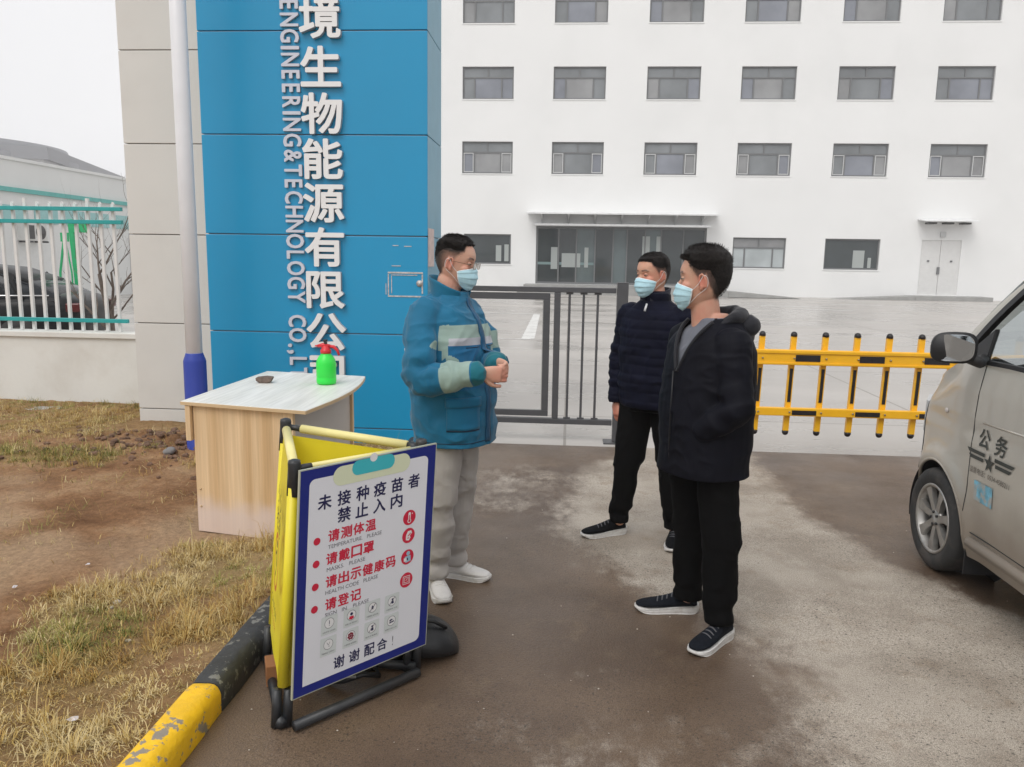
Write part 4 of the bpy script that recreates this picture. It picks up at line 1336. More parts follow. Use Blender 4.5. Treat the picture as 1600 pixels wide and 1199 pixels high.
# ================================================================ desk
def wood_material(name, c0, c1, stripe_axis='Y', sc=9.0):
    m, n, l, p = new_mat(name)
    tc = n.new('ShaderNodeTexCoord')
    mp = n.new('ShaderNodeMapping')
    mp.inputs['Scale'].default_value = {'V': (sc, sc, 0.25), 'L': (sc, 0.35, sc)}[stripe_axis]
    l.new(tc.outputs['Object'], mp.inputs['Vector'])
    t = n.new('ShaderNodeTexNoise'); t.inputs['Scale'].default_value = 1.0; t.inputs['Detail'].default_value = 6
    l.new(mp.outputs[0], t.inputs['Vector'])
    cr = n.new('ShaderNodeValToRGB')
    cr.color_ramp.elements[0].position = 0.35; cr.color_ramp.elements[0].color = (*c0, 1)
    cr.color_ramp.elements[1].position = 0.65; cr.color_ramp.elements[1].color = (*c1, 1)
    l.new(t.outputs['Fac'], cr.inputs['Fac'])
    t2 = n.new('ShaderNodeTexNoise'); t2.inputs['Scale'].default_value = 8.0; t2.inputs['Detail'].default_value = 4
    l.new(mp.outputs[0], t2.inputs['Vector'])
    r = n.new('ShaderNodeMapRange'); r.inputs['From Min'].default_value = .3; r.inputs['From Max'].default_value = .7
    r.inputs['To Min'].default_value = .90; r.inputs['To Max'].default_value = 1.08
    l.new(t2.outputs['Fac'], r.inputs['Value'])
    s = n.new('ShaderNodeVectorMath'); s.operation = 'SCALE'
    l.new(cr.outputs[0], s.inputs[0]); l.new(r.outputs[0], s.inputs['Scale'])
    l.new(s.outputs[0], p.inputs['Base Color'])
    p.inputs['Roughness'].default_value = 0.45
    return m, n, l, p, s
M_wood, wn_, wl_, wp_, ws_ = wood_material('light maple laminate', (0.58, 0.385, 0.20), (0.76, 0.565, 0.35), 'V')
# water-stained paler foot of the panels
tcw = wn_.new('ShaderNodeTexCoord'); sp = wn_.new('ShaderNodeSeparateXYZ'); wl_.new(tcw.outputs['Object'], sp.inputs[0])
nzw = wn_.new('ShaderNodeTexNoise'); nzw.inputs['Scale'].default_value = 7; wl_.new(tcw.outputs['Object'], nzw.inputs['Vector'])
ad = wn_.new('ShaderNodeMath'); ad.operation = 'MULTIPLY_ADD'; ad.inputs[1].default_value = 0.16; wl_.new(nzw.outputs['Fac'], ad.inputs[0]); wl_.new(sp.outputs['Z'], ad.inputs[2])
mrw = wn_.new('ShaderNodeMapRange'); mrw.interpolation_type = 'SMOOTHSTEP'
for k_, v_ in zip(('From Min', 'From Max', 'To Min', 'To Max'), (0.19, 0.34, 0.75, 0.0)): mrw.inputs[k_].default_value = v_
wl_.new(ad.outputs[0], mrw.inputs['Value'])
mxw = wn_.new('ShaderNodeMix'); mxw.data_type = 'RGBA'; wl_.new(mrw.outputs[0], mxw.inputs['Factor']); wl_.new(ws_.outputs[0], mxw.inputs['A'])
mxw.inputs['B'].default_value = (0.68, 0.57, 0.53, 1); wl_.new(mxw.outputs['Result'], wp_.inputs['Base Color'])
M_top = wood_material('maple top with painted sky sheen', (0.66, 0.66, 0.61), (0.78, 0.78, 0.75), 'L', 6)[0]  # desktop colour paled, with the sky's reflection put into it
M_edge = mat('wooden edge banding', (0.60, 0.44, 0.26), 0.5, var=0.06)
M_mod = mat('grey white modesty board', (0.52, 0.49, 0.46), 0.5, var=0.04, vscale=3)
dk = empty('desk', (-1.9, 5.05, 0), label='light wood office desk with a curved front edge on the soil by the pillar', cat='desk')
cx, cy0 = -1.9, 5.05
# plan outline of the top: corners and the bowed right edge
top = [(-2.294, 4.453), (-1.471, 4.276)]
for i in range(1, 12):
    t = i / 12
    y_ = 4.276 + (5.613 - 4.276) * t
    top.append((-1.473 + 0.07 * sin(pi * t), y_))
top += [(-1.478, 5.613), (-2.264, 5.744)]
top = [(a - cx, b - cy0) for a, b in top]
MB().prism(top, 0.7875, 0.810, plane='xy').obj('desktop', M_top, dk, bevel=0.002)
eb = MB()
n_ = len(top)
for i in range(n_):
    a, b = np.array(top[i]), np.array(top[(i + 1) % n_])
    d = (b - a) / np.linalg.norm(b - a); nn_ = np.array((d[1], -d[0])) * 0.0015
    c = (a + b) / 2 + nn_
    eb.obox((c[0], c[1], 0.7975), (*(d * (np.linalg.norm(b - a) / 2)), 0), (*nn_, 0), (0, 0, 0.0095))
eb.obj('edge_band', M_edge, dk)
# near end panel slightly skewed like the top
def panel(p, q, z0, z1, th, m, name):
    p, q = np.array(p) - (cx, cy0), np.array(q) - (cx, cy0)
    d = (q - p) / np.linalg.norm(q - p); nn_ = np.array((-d[1], d[0])) * th / 2
    c = (p + q) / 2
    return MB().obox((c[0], c[1], (z0 + z1) / 2), (*(d * np.linalg.norm(q - p) / 2), 0), (*nn_, 0), (0, 0, (z1 - z0) / 2)).obj(name, m, dk, bevel=0.0015)
panel((-2.225, 4.480), (-1.565, 4.345), 0.0, 0.787, 0.025, M_wood, 'end_panel')
panel((-2.262, 4.500), (-2.230, 4.495), 0.57, 0.785, 0.10, M_wood, 'side_rail')
panel((-2.243, 4.60), (-2.232, 5.62), 0.18, 0.786, 0.016, M_wood, 'side_board')
panel((-2.16, 5.65), (-1.55, 5.54), 0.0, 0.787, 0.025, M_wood, 'end_panel')
panel((-1.595, 4.39), (-1.580, 5.54), 0.16, 0.787, 0.018, M_mod, 'modesty_board')
# screws
MB().cyl((-2.20 - cx, 4.457 - cy0, 0.16), 0.006, 0.004, 10, axis='y').cyl((-2.20 - cx, 4.457 - cy0, 0.27), 0.006, 0.004, 10, axis='y').obj('screw_cap', M_edge, dk)

# spray bottle
M_bot = mat('fluorescent green plastic bottle', (0.03, 0.74, 0.07), 0.35, spec=0.5)
M_bred = mat('red plastic spray head', (0.62, 0.02, 0.03), 0.35)
M_bblk = mat('black plastic nozzle', (0.02, 0.02, 0.02), 0.4)
sb = empty('spray_bottle', (-1.642, 5.215, 0.8105), radians(0), 'fluorescent green pressure spray bottle with red head on the desk', 'spray bottle')
MB().lathe([(0.050, 0.0), (0.064, 0.006), (0.067, 0.02), (0.067, 0.045), (0.064, 0.050), (0.067, 0.055), (0.067, 0.145), (0.063, 0.165), (0.050, 0.190), (0.036, 0.205), (0.032, 0.215)], n=36).obj('bottle', M_bot, sb)
MB().lathe([(0.036, 0.212), (0.037, 0.235), (0.030, 0.240), (0.024, 0.262), (0.015, 0.266)], n=24).obj('collar', M_bred, sb)
hd = MB().tube([(-0.055, 0, 0.262), (-0.02, 0, 0.268), (0.03, 0, 0.262)], [0.010, 0.016, 0.012], 10)
hd.obj('spray_head', M_bred, sb)
MB().tube([(0.02, 0, 0.262), (0.055, 0, 0.258), (0.080, 0, 0.235), (0.092, 0, 0.200)], [0.010, 0.012, 0.010, 0.008], 10).obj('trigger', M_bred, sb)
MB().tube([(-0.055, 0, 0.262), (-0.074, 0, 0.262)], [0.007, 0.005], 10).obj('nozzle', M_bred, sb)
MB().tube([(0.0, 0, 0.264), (0.0, 0, 0.285), (-0.012, 0, 0.300), (0.012, 0, 0.300)], [0.010, 0.012, 0.010, 0.008], 10).obj('pump_knob', M_bblk, sb)
# lump of stone as a paperweight
M_rock = mat('rough brown stone', (0.15, 0.11, 0.09), 0.9, var=0.35, vscale=30, bump=0.7, bscale=60)
mb = MB()
prof = [(-0.055, 0.030), (-0.048, 0.0), (0.030, -0.003), (0.055, 0.034), (0.05, 0.040)]
rk = MB().prism([(-0.060, 0.038), (-0.056, 0.014), (-0.030, 0.0), (0.035, 0.0), (0.058, 0.040), (0.01, 0.046)], -0.033, 0.033)
rko = rk.obj('stone_lump', M_rock, loc=(-2.068, 5.20, 0.8105), rot=(0, 0, 0.1), bevel=0.008)
tag(rko, 'small rough brown stone lying on the desktop as a paperweight', 'stone')
# ================================================================ folding yellow barrier
M_ypvc = mat('yellow barrier fabric', (0.78, 0.66, 0.03), 0.42, var=0.05, vscale=5)
M_ytube = mat('pale yellow plastic tube', (0.78, 0.70, 0.30), 0.4, var=0.05)
M_btube = mat('black plastic pipe', (0.022, 0.024, 0.027), 0.42, dirt=(0.10, 0.095, 0.09), dirt_amt=0.35, dscale=5)
fb = empty('folding_barrier', (-0.9, 2.8, 0), label='three sided yellow folding floor barrier with black pipe feet beside the kerb', cat='folding barrier')
OB = np.array([-0.9, 2.8, 0.0])
A0, B0, C0 = np.array([-0.958, 2.505, 0.024]) - OB, np.array([-0.570, 2.938, 0.024]) - OB, np.array([-1.200, 2.985, 0.024]) - OB
A1, B1, C1 = np.array([-0.890, 2.525, 0.955]) - OB, np.array([-0.523, 2.915, 0.950]) - OB, np.array([-1.128, 3.035, 0.995]) - OB
BK = -np.array((0.745, -0.667, 0)) * 0.045      # the upright frame stands just behind the hung board
A0f, B0f, C0f = A0, B0, C0
A0, B0, A1, B1 = A0 + BK, B0 + BK, A1 + BK, B1 + BK
def along(p, q, t): return p + (q - p) * t
for p, q in ((A0f, B0f), (B0f, C0f), (C0f, A0f)):
    d = (q - p) / np.linalg.norm(q - p)
    perp = np.array((-d[1], d[0], 0)) * 0.019
    s = 1
    MB().tube([p + d * 0.015 - perp * s, q - d * 0.015 - perp * s], 0.019, 14).obj('foot_pipe', M_btube, fb)
for p0, p1 in ((A0, A1), (B0, B1), (C0, C1)):
    for s in (-1, 1):
        o3 = np.array((0.019 * s, 0.006 * s, 0))
        MB().tube([p0 + o3 - (0, 0, 0.02), along(p0, p1, 0.13) + o3], 0.0175, 12).obj('lower_post', M_btube, fb)
        MB().tube([along(p0, p1, 0.90) + o3 * 0.5, p1 + o3 * 0.5], 0.0125, 12).obj('upper_post', M_btube, fb)
    MB().tube([along(p0, p1, 0.145), along(p0, p1, 0.93)], 0.020, 14).obj('fabric_sleeve', M_ypvc, fb)
    MB().lathe([(0.012, -0.10), (0.022, -0.095), (0.022, 0.02), (0.020, 0.030), (0.010, 0.034)], c=p1, n=18).obj('corner_cap', M_btube, fb)
for p, q in ((A1, B1), (C1, B1), (A1, C1)):
    MB().tube([along(p, q, 0.12), along(p, q, 0.90)], 0.011 if q is B1 and p is A1 else 0.0175, 14).obj('top_sleeve', M_ytube, fb)
    MB().tube([along(p, q, 0.02), along(p, q, 0.118)], 0.012, 10).obj('top_pipe', M_btube, fb)
    MB().tube([along(p, q, 0.902), along(p, q, 0.98)], 0.012, 10).obj('top_pipe', M_btube, fb)
def fabric(p0, q0, p1, q1, t0, t1, name, off):
    """fabric sheet between two leaning posts, slightly slack"""
    nu, nv = 14, 18
    rings = []
    d = (q1 - p1); nrm = np.array((-d[1], d[0], 0)); nrm /= np.linalg.norm(nrm)
    V = []
    for side in (0, 1):
        for j in range(nv + 1):
            for i in range(nu + 1):
                u, v = i / nu, j / nv
                a = along(p0, p1, t0 + (t1 - t0) * v); b = along(q0, q1, t0 + (t1 - t0) * v)
                p = along(a, b, 0.02 + 0.96 * u)
                bow = 0.010 * sin(pi * u) * sin(pi * v) + 0.004 * vnoise(np.array([[u * 3 + off * 9, v * 4, 0]]), 2)[0]
                p = p + nrm * (bow + side * 0.0018 + off)
                V.append(p)
    F = []
    n1 = (nu + 1) * (nv + 1)
    for j in range(nv):
        for i in range(nu):
            a = j * (nu + 1) + i
            F.append((a, a + 1, a + nu + 2, a + nu + 1))
            F.append((n1 + a, n1 + a + nu + 1, n1 + a + nu + 2, n1 + a + 1))
    return MB().add(V, F, 0, True).obj(name, M_ypvc, fb, fix=False)
fabric(C0, A0, C1, A1, 0.12, 0.965, 'fabric_panel', -0.012)
fabric(A0, B0, A1, B1, 0.075, 0.965, 'fabric_panel', 0.004)
fabric(C0, B0, C1, B1, 0.14, 0.965, 'fabric_panel', 0.0)
# print on the left fabric
M_ink = mat('dark printing ink', (0.05, 0.045, 0.02), 0.6)
M_inkr = mat('orange red printing ink', (0.55, 0.12, 0.03), 0.5)
dCA = (A1 - C1); LCA = np.linalg.norm(dCA[:2])
nCA = np.array((dCA[1], -dCA[0], 0)); nCA /= np.linalg.norm(nCA)
def on_left(me, u, t, sx=1.0, sy=1.0, lift=0.0245):
    co = np.empty(len(me.vertices) * 3); me.vertices.foreach_get('co', co); co = co.reshape(-1, 3)
    out = np.zeros_like(co)
    for i, (x, y, z) in enumerate(co):
        tt = t + y * sy / 0.98
        a = along(C0, C1, tt); b = along(A0, A1, tt)
        out[i] = along(a, b, u + x * sx / LCA) + nCA * (lift * 1.0 + 0.0002)
    me.vertices.foreach_set('co', out.ravel()); me.update()
    return me
for s, u, t, sz, m in (('小心', 0.50, 0.80, 0.10, M_ink), ('地滑', 0.50, 0.70, 0.10, M_ink), ('CAUTION', 0.5, 0.345, 0.05, M_ink), ('WET FLOOR', 0.5, 0.29, 0.035, M_inkr)):
    me = on_left(text_mesh(s, sz, 0, 0.0), u, t)
    me.materials.clear(); me.materials.append(m)
    link('lettering', me, fb)
def ring_mesh(r0, r1, n=40, ky=1.0):
    mb = MB()
    vs = [(r * cos(2 * pi * k / n), r * ky * sin(2 * pi * k / n), 0) for r in (r0, r1) for k in range(n)]
    return mb.add(vs, [(k, (k + 1) % n, n + (k + 1) % n, n + k) for k in range(n)])
me = on_left(ring_mesh(0.070, 0.086, 40, 1.35).mesh('ring', M_inkr), 0.5, 0.53)
link('printed_ring', me, fb)
fig = MB().add([(-.012, .055, 0), (.012, .06, 0), (.02, .08, 0), (0, .09, 0), (-.014, .078, 0)], [(0, 1, 2, 3, 4)])
fig.add([(-.01, .05, 0), (.012, .05, 0), (.03, .0, 0), (.01, -.02, 0)], [(0, 1, 2, 3)]).add([(.01, -.02, 0), (.03, 0, 0), (-.02, -.07, 0), (-.035, -.065, 0)], [(0, 1, 2, 3)]).add([(-.01, .045, 0), (-.01, .03, 0), (-.04, .01, 0), (-.045, .02, 0)], [(0, 1, 2, 3)])
link('printed_figure', on_left(fig.mesh('fig', M_ink), 0.5, 0.53), fb)

# ================================================================ notice board hung on the barrier
nb = empty('notice_board', (-0.896, 2.516, 0.962), label='white notice board with blue border and red Chinese entry rules hung on the yellow barrier', cat='notice board')
UX = np.array([0.393, 0.439, 0.005]); WB = np.linalg.norm(UX); UXn = UX / WB
UY = np.array([-0.037, -0.040, -0.819]); HB = np.linalg.norm(UY); UYn = UY / HB
NB_ = np.array([0.745, -0.667, 0.0]); NB_ /= np.linalg.norm(NB_)
def bp(u, v, d): return UXn * u + UYn * v + NB_ * d
def flat(polys, d, m, name, parent=nb, d0=None):
    """flat printed shapes at distance d from the board's back plane"""
    mb = MB()
    for poly in polys:
        vs = [bp(u, v, d) for u, v in poly]
        if d0 is None:
            mb.add(vs, [tuple(range(len(poly)))])
        else:
            n = len(poly)
            vs += [bp(u, v, d0) for u, v in poly]
            mb.add(vs, [tuple(range(n)), tuple(range(2 * n - 1, n - 1, -1))] + [(i, i + n, (i + 1) % n + n, (i + 1) % n) for i in range(n)])
    return link(name, mb.mesh(name, m, fix=True), parent)
def rrect(u0, v0, u1, v1, r, k=6, corners=(1, 1, 1, 1)):
    out = []
    for (cx, cy, a0, on) in ((u1 - r, v0 + r, -90, corners[1]), (u1 - r, v1 - r, 0, corners[2]), (u0 + r, v1 - r, 90, corners[3]), (u0 + r, v0 + r, 180, corners[0])):
        if on:
            for i in range(k + 1):
                a = radians(a0 + 90 * i / k)
                out.append((cx + r * cos(a), cy + r * sin(a)))
        else:
            out.append((cx + r * (1 if a0 in (-90, 0) else -1), cy + r * (1 if a0 in (0, 90) else -1)))
    return out
def disc(u, v, r, n=24): return [(u + r * cos(2 * pi * k / n), v + r * sin(2 * pi * k / n)) for k in range(n)]
M_bblue = mat('deep blue printed border', (0.010, 0.020, 0.19), 0.3)
M_bwhite = mat('white printed sheet', (0.72, 0.73, 0.77), 0.35, var=0.02)
M_balu = mat('silver board edge', (0.5, 0.52, 0.42), 0.4, metal=0.3)
M_bbeige = mat('beige printed clip', (0.66, 0.70, 0.50), 0.4)
M_bteal = mat('teal printed clip tab', (0.05, 0.46, 0.52), 0.35)
M_bnavy = mat('navy lettering', (0.012, 0.012, 0.07), 0.5)
M_bred2 = mat('red lettering', (0.58, 0.015, 0.05), 0.5)
M_bgrey = mat('grey small lettering', (0.16, 0.16, 0.18), 0.5)
M_bwh = mat('white print', (0.75, 0.75, 0.75), 0.5)
M_bpale = mat('pale grey printed box', (0.60, 0.64, 0.63), 0.5)
flat([[(0, 0), (WB, 0), (WB, HB), (0, HB)]], 0.010, M_balu, 'board', d0=0.0)
flat([[(0.004, 0.004), (WB - 0.004, 0.004), (WB - 0.004, HB - 0.004), (0.004, HB - 0.004)]], 0.0108, M_bblue, 'border')
flat([rrect(0.038, 0.040, 0.549, 0.785, 0.022, corners=(1, 1, 1, 0))], 0.0114, M_bwhite, 'sheet')
flat([rrect(0.130, 0.013, 0.462, 0.083, 0.034)], 0.0120, M_bbeige, 'printed_clip')
flat([rrect(0.206, 0.004, 0.390, 0.058, 0.026)], 0.0126, M_bteal, 'clip_tab')
flat([disc(0.296, 0.004, 0.016)], 0.0130, M_bwh, 'clip_hole')
def btext(s, u, v, size, w, h, m, d=0.0122, off=0.0, name='lettering', sp=None):
    me = bold_mesh(s, size, off, 0.0, name) if off > 0 else text_mesh(s, size, 0.0, 0.0, name)
    co = np.empty(len(me.vertices) * 3); me.vertices.foreach_get('co', co); co = co.reshape(-1, 3)
    sx = w / me['w'] if w else 1; sy = h / me['h'] if h else 1
    out = np.array([bp(u + x * sx, v - y * sy, d) for x, y, z in co])
    me.vertices.foreach_set('co', out.ravel()); me.update()
    me.materials.clear(); me.materials.append(m)
    return link(name, me, nb)
for ch, u in zip('未接种疫苗者', (0.100, 0.178, 0.255, 0.330, 0.407, 0.485)): btext(ch, u, 0.129, 0.058, 0.054, 0.054, M_bnavy, off=0.0013)
for ch, u in zip('禁止入内', (0.181, 0.255, 0.331, 0.408)): btext(ch, u, 0.191, 0.058, 0.054, 0.054, M_bnavy, off=0.0013)
for s, u, v, w in (('请测体温', 0.219, 0.262, 0.200), ('请戴口罩', 0.214, 0.345, 0.200), ('请出示健康码', 0.266, 0.429, 0.300), ('请登记', 0.192, 0.513, 0.150)):
    n_c = len(s); p_ = w / (n_c - 0.12)
    for i_c, ch in enumerate(s): btext(ch, u - w / 2 + p_ * (i_c + 0.44), v - 0.004, 0.05, p_ * 0.90, 0.044, M_bred2, off=0.0013)
for s, u, v, w in (('TEMPERATURE.   PLEASE', 0.233, 0.297, 0.226), ('MASKS.   PLEASE', 0.198, 0.380, 0.160), ('HEALTH CODE   PLEASE', 0.227, 0.464, 0.222), ('SIGN   IN.   PLEASE', 0.210, 0.547, 0.184)):
    btext(s, u, v, 0.02, w, 0.0145, M_bgrey)
for v in (0.265, 0.347, 0.430, 0.512): flat([disc(0.0745, v, 0.0135)], 0.0122, M_bred2, 'bullet')
M_bblu2 = mat('pale blue print', (0.30, 0.50, 0.60), 0.5)
ICV = (0.270, 0.341, 0.426, 0.518)
for v in ICV: flat([disc(0.472, v, 0.0295, 32)], 0.0122, M_bred2, 'icon_disc')
c = (0.472, ICV[0])
flat([rrect(c[0] - .0055, c[1] - .021, c[0] + .0055, c[1] + .012, .0054), disc(c[0], c[1] + .013, .0085)], 0.0126, M_bwh, 'thermometer_icon')
flat([rrect(c[0] - .002, c[1] - .010, c[0] + .002, c[1] + .012, .0019), disc(c[0], c[1] + .013, .0052)], 0.0129, M_bred2, 'thermometer_icon')
flat([disc(c[0] + .013, c[1] - .014, .0025, 10)], 0.0126, M_bwh, 'thermometer_icon')
c = (0.472, ICV[1])
flat([[(c[0] - .012, c[1] - .002), (c[0] - .004, c[1] - .018), (c[0] + .012, c[1] - .018), (c[0] + .016, c[1] - .008), (c[0] + .006, c[1] + .002), (c[0] + .010, c[1] + .010), (c[0] + .002, c[1] + .020), (c[0] - .012, c[1] + .016)]], 0.0126, M_bwh, 'mask_icon')
flat([[(c[0] - .004, c[1] + .000), (c[0] + .008, c[1] - .010), (c[0] + .010, c[1] - .006), (c[0] - .003, c[1] + .004)], [(c[0] - .006, c[1] + .008), (c[0] + .004, c[1] + .008), (c[0] + .003, c[1] + .011), (c[0] - .006, c[1] + .011)]], 0.0129, M_bred2, 'mask_icon')
c = (0.472, ICV[2])
flat([disc(c[0] + .003, c[1] - .014, .0085), [(c[0] - .013, c[1] - .003), (c[0] + .014, c[1] - .005), (c[0] + .016, c[1] + .018), (c[0] - .008, c[1] + .022)]], 0.0126, M_bblu2, 'person_icon')
flat([[(c[0] - .018, c[1] + .002), (c[0] - .004, c[1] + .002), (c[0] - .004, c[1] + .016), (c[0] - .016, c[1] + .016)]], 0.0129, M_bwh, 'person_icon')
flat([[(c[0] - .004, c[1] + .003), (c[0] + .002, c[1] + .003), (c[0] + .003, c[1] + .013), (c[0] - .003, c[1] + .013)]], 0.0132, M_bnavy, 'person_icon')
c = (0.472, ICV[3])
def frame_sq(c, r, t): return [[(c[0] - r, c[1] - r), (c[0] + r, c[1] - r), (c[0] + r, c[1] - r + t), (c[0] - r, c[1] - r + t)], [(c[0] - r, c[1] + r - t), (c[0] + r, c[1] + r - t), (c[0] + r, c[1] + r), (c[0] - r, c[1] + r)],
                               [(c[0] - r, c[1] - r + t), (c[0] - r + t, c[1] - r + t), (c[0] - r + t, c[1] + r - t), (c[0] - r, c[1] + r - t)], [(c[0] + r - t, c[1] - r + t), (c[0] + r, c[1] - r + t), (c[0] + r, c[1] + r - t), (c[0] + r - t, c[1] + r - t)]]
flat(frame_sq(c, .0165, .0022) + frame_sq(c, .0105, .0018) + [[(c[0] - .005, c[1]), (c[0] - .001, c[1] + .003), (c[0] + .006, c[1] - .006), (c[0] + .003, c[1] - .006), (c[0] - .001, c[1] + .0)]], 0.0126, M_bwh, 'code_icon')
# small prohibition icons in pale boxes
SM = [(0.137, 0.586), (0.229, 0.586), (0.321, 0.586), (0.409, 0.588), (0.136, 0.665), (0.229, 0.665), (0.321, 0.666), (0.410, 0.667)]
flat([rrect(u - .033, v - .033, u + .033, v + .036, .004, 3) for u, v in SM], 0.0122, M_bpale, 'icon_box')
def ring_poly(u, v, r, t, n=22):
    return [[(u + r * cos(2 * pi * k / n), v + r * sin(2 * pi * k / n)), (u + r * cos(2 * pi * (k + 1) / n), v + r * sin(2 * pi * (k + 1) / n)),
             (u + (r - t) * cos(2 * pi * (k + 1) / n), v + (r - t) * sin(2 * pi * (k + 1) / n)), (u + (r - t) * cos(2 * pi * k / n), v + (r - t) * sin(2 * pi * k / n))] for k in range(n)]
for i, (u, v) in enumerate(SM):
    v -= 0.005
    flat(ring_poly(u, v, .0195, .0016) , 0.0128, M_bgrey, 'icon_ring')
    flat([disc(u, v, .0178)], 0.0125, M_bwh, 'icon_ground')
    if i == 0: flat([rrect(u - .0013, v - .010, u + .0013, v + .004, .001, 2), disc(u, v + .008, .0016, 8)], 0.0128, M_bnavy, 'icon_sign')
    elif i == 1:
        flat([disc(u, v - .005, .006, 12)], 0.0128, M_bnavy, 'icon_sign'); flat([[(u - .011, v + .012), (u - .008, v + .003), (u + .008, v + .003), (u + .011, v + .012), (u, v + .017)]], 0.0128, M_bred2, 'icon_sign')
    elif i == 5: flat([disc(u + a, v + b, .0048, 10) for a, b in ((-.007, -.006), (.007, -.006), (0, -.009), (-.009, .003), (.009, .003), (0, .001), (-.004, .010), (.005, .010))], 0.0128, mat('dark red print', (0.22, 0.02, 0.04), 0.5) if i == 5 else None, 'icon_sign')
    elif i == 4: flat([[(u - .007, v - .008), (u - .0055, v - .008), (u, v + .002), (u - .001, v + .004)], [(u + .007, v - .008), (u + .0055, v - .008), (u, v + .002), (u + .001, v + .004)], disc(u + .003, v + .008, .002, 8)], 0.0128, M_bgrey, 'icon_sign')
    elif i == 7: flat([[(u - .012, v - .002), (u - .002, v - .008), (u + .010, v - .004), (u + .002, v - .003), (u - .004, v + .002)], [(u - .010, v + .004), (u + .012, v + .001), (u + .012, v + .006), (u - .008, v + .009)]], 0.0128, M_bnavy, 'icon_sign')
    else:
        flat([[(u - .013, v + .012), (u - .011, v + .014), (u + .013, v - .012), (u + .011, v - .014)]], 0.0129, M_bgrey, 'icon_bar')
        flat([disc(u + .002, v - .006, .0045, 10), [(u - .004, v), (u + .007, v - .001), (u + .008, v + .010), (u - .002, v + .011)]] if i != 2 else [[(u - .003, v - .009), (u + .005, v - .003), (u + .002, v + .008), (u - .006, v + .003)]], 0.0128, M_bnavy, 'icon_sign')
for (u, v), s in zip(SM, ('如有咳嗽 立即报告', '佩戴口罩 做好防护', '不要随地 乱扔垃圾', '不要随地 吐痰', '测量体温 注意防护', '不要聚集 保持距离', '勤洗手 勤通风', '咳嗽时 捂住口鼻')):
    btext(s, u, v + 0.0255, 0.008, 0.052, 0.0062, M_bgrey, d=0.0128)
for ch, u in zip('谢谢配合', (0.184, 0.249, 0.315, 0.372)): btext(ch, u, 0.743, 0.05, 0.046, 0.046, M_bnavy, off=0.0009)
btext('!', 0.421, 0.745, 0.05, 0.004, 0.038, M_bgrey)

# ---- things on the ground behind the barrier
M_bag = mat('black nylon bag', (0.012, 0.013, 0.015), 0.45, var=0.3, vscale=10, bump=0.4, bscale=25)
def build_bag():
    t = empty('black_bag', (-0.655, 3.12, 0), radians(8), 'slumped black bag lying on the asphalt behind the notice board', 'bag')
    mb = MB()
    rings = []
    for i, (x, w, h) in enumerate(((-0.30, .03, .04), (-0.28, .10, .09), (-0.16, .145, .135), (0.0, .150, .150), (0.10, .14, .140), (0.17, .115, .11), (0.215, .06, .06), (.225, .02, .03))):
        rings.append([(x, w * cos(2 * pi * k / 20), max(0.002, h * 0.52 + h * 0.56 * sin(2 * pi * k / 20))) for k in range(20)])
    mb.loft(rings)
    o = mb.obj('bag', M_bag, t)
    s = o.modifiers.new('s', 'SUBSURF'); s.levels = 2; s.render_levels = 2
    MB().tube([(-0.1, -0.02, .15), (0.0, -0.06, .185), (0.12, -0.05, .16), (0.17, -0.03, .12)], .009, 8).obj('handle', M_bag, t)
    M_lbl = mat('white bag piping', (0.6, 0.6, 0.58), 0.5)
    MB().tube([(0.02, 0.045, .150), (0.07, 0.0, .148), (0.12, -0.05, .130), (0.15, -0.06, .105)], .003, 6).obj('piping', M_lbl, t)
    return t
build_bag()
M_cardb = mat('orange brown cardboard', (0.30, 0.13, 0.05), 0.85, var=0.12)
cb = MB().box(-0.09, 0.07, -0.05, 0.05, 0, 0.085).obj('cardboard_box', M_cardb, loc=(-1.08, 2.86, 0.002), rot=(0, 0, radians(25)), bevel=0.003)
tag(cb, 'small orange brown cardboard box inside the yellow folding barrier', 'box')
M_buckle = mat('silver buckle', (0.6, 0.6, 0.6), 0.3, metal=0.9)
sb2 = empty('black_strap', (-0.80, 2.83, 0), 0, 'black strap with silver buckle lying inside the yellow barrier', 'strap')
MB().tube([(-0.12, 0.0, .010), (-0.04, -0.02, .03), (0.03, 0.0, .05), (0.08, 0.05, .02), (0.05, 0.12, .012), (-.05, .10, .012)], .012, 8).obj('strap', M_bag, sb2)
MB().bar((-0.07, -0.03, .050), (0.01, -0.03, .054), .006).obj('buckle', M_buckle, sb2)
# ================================================================ silver grey minivan
M_van = mat('silver beige van paint', (0.52, 0.495, 0.44), 0.30, metal=0.30, coat=0.5, var=0.02, vscale=2, dirt=(0.34, 0.30, 0.25), dirt_amt=0.2, dscale=1.6)
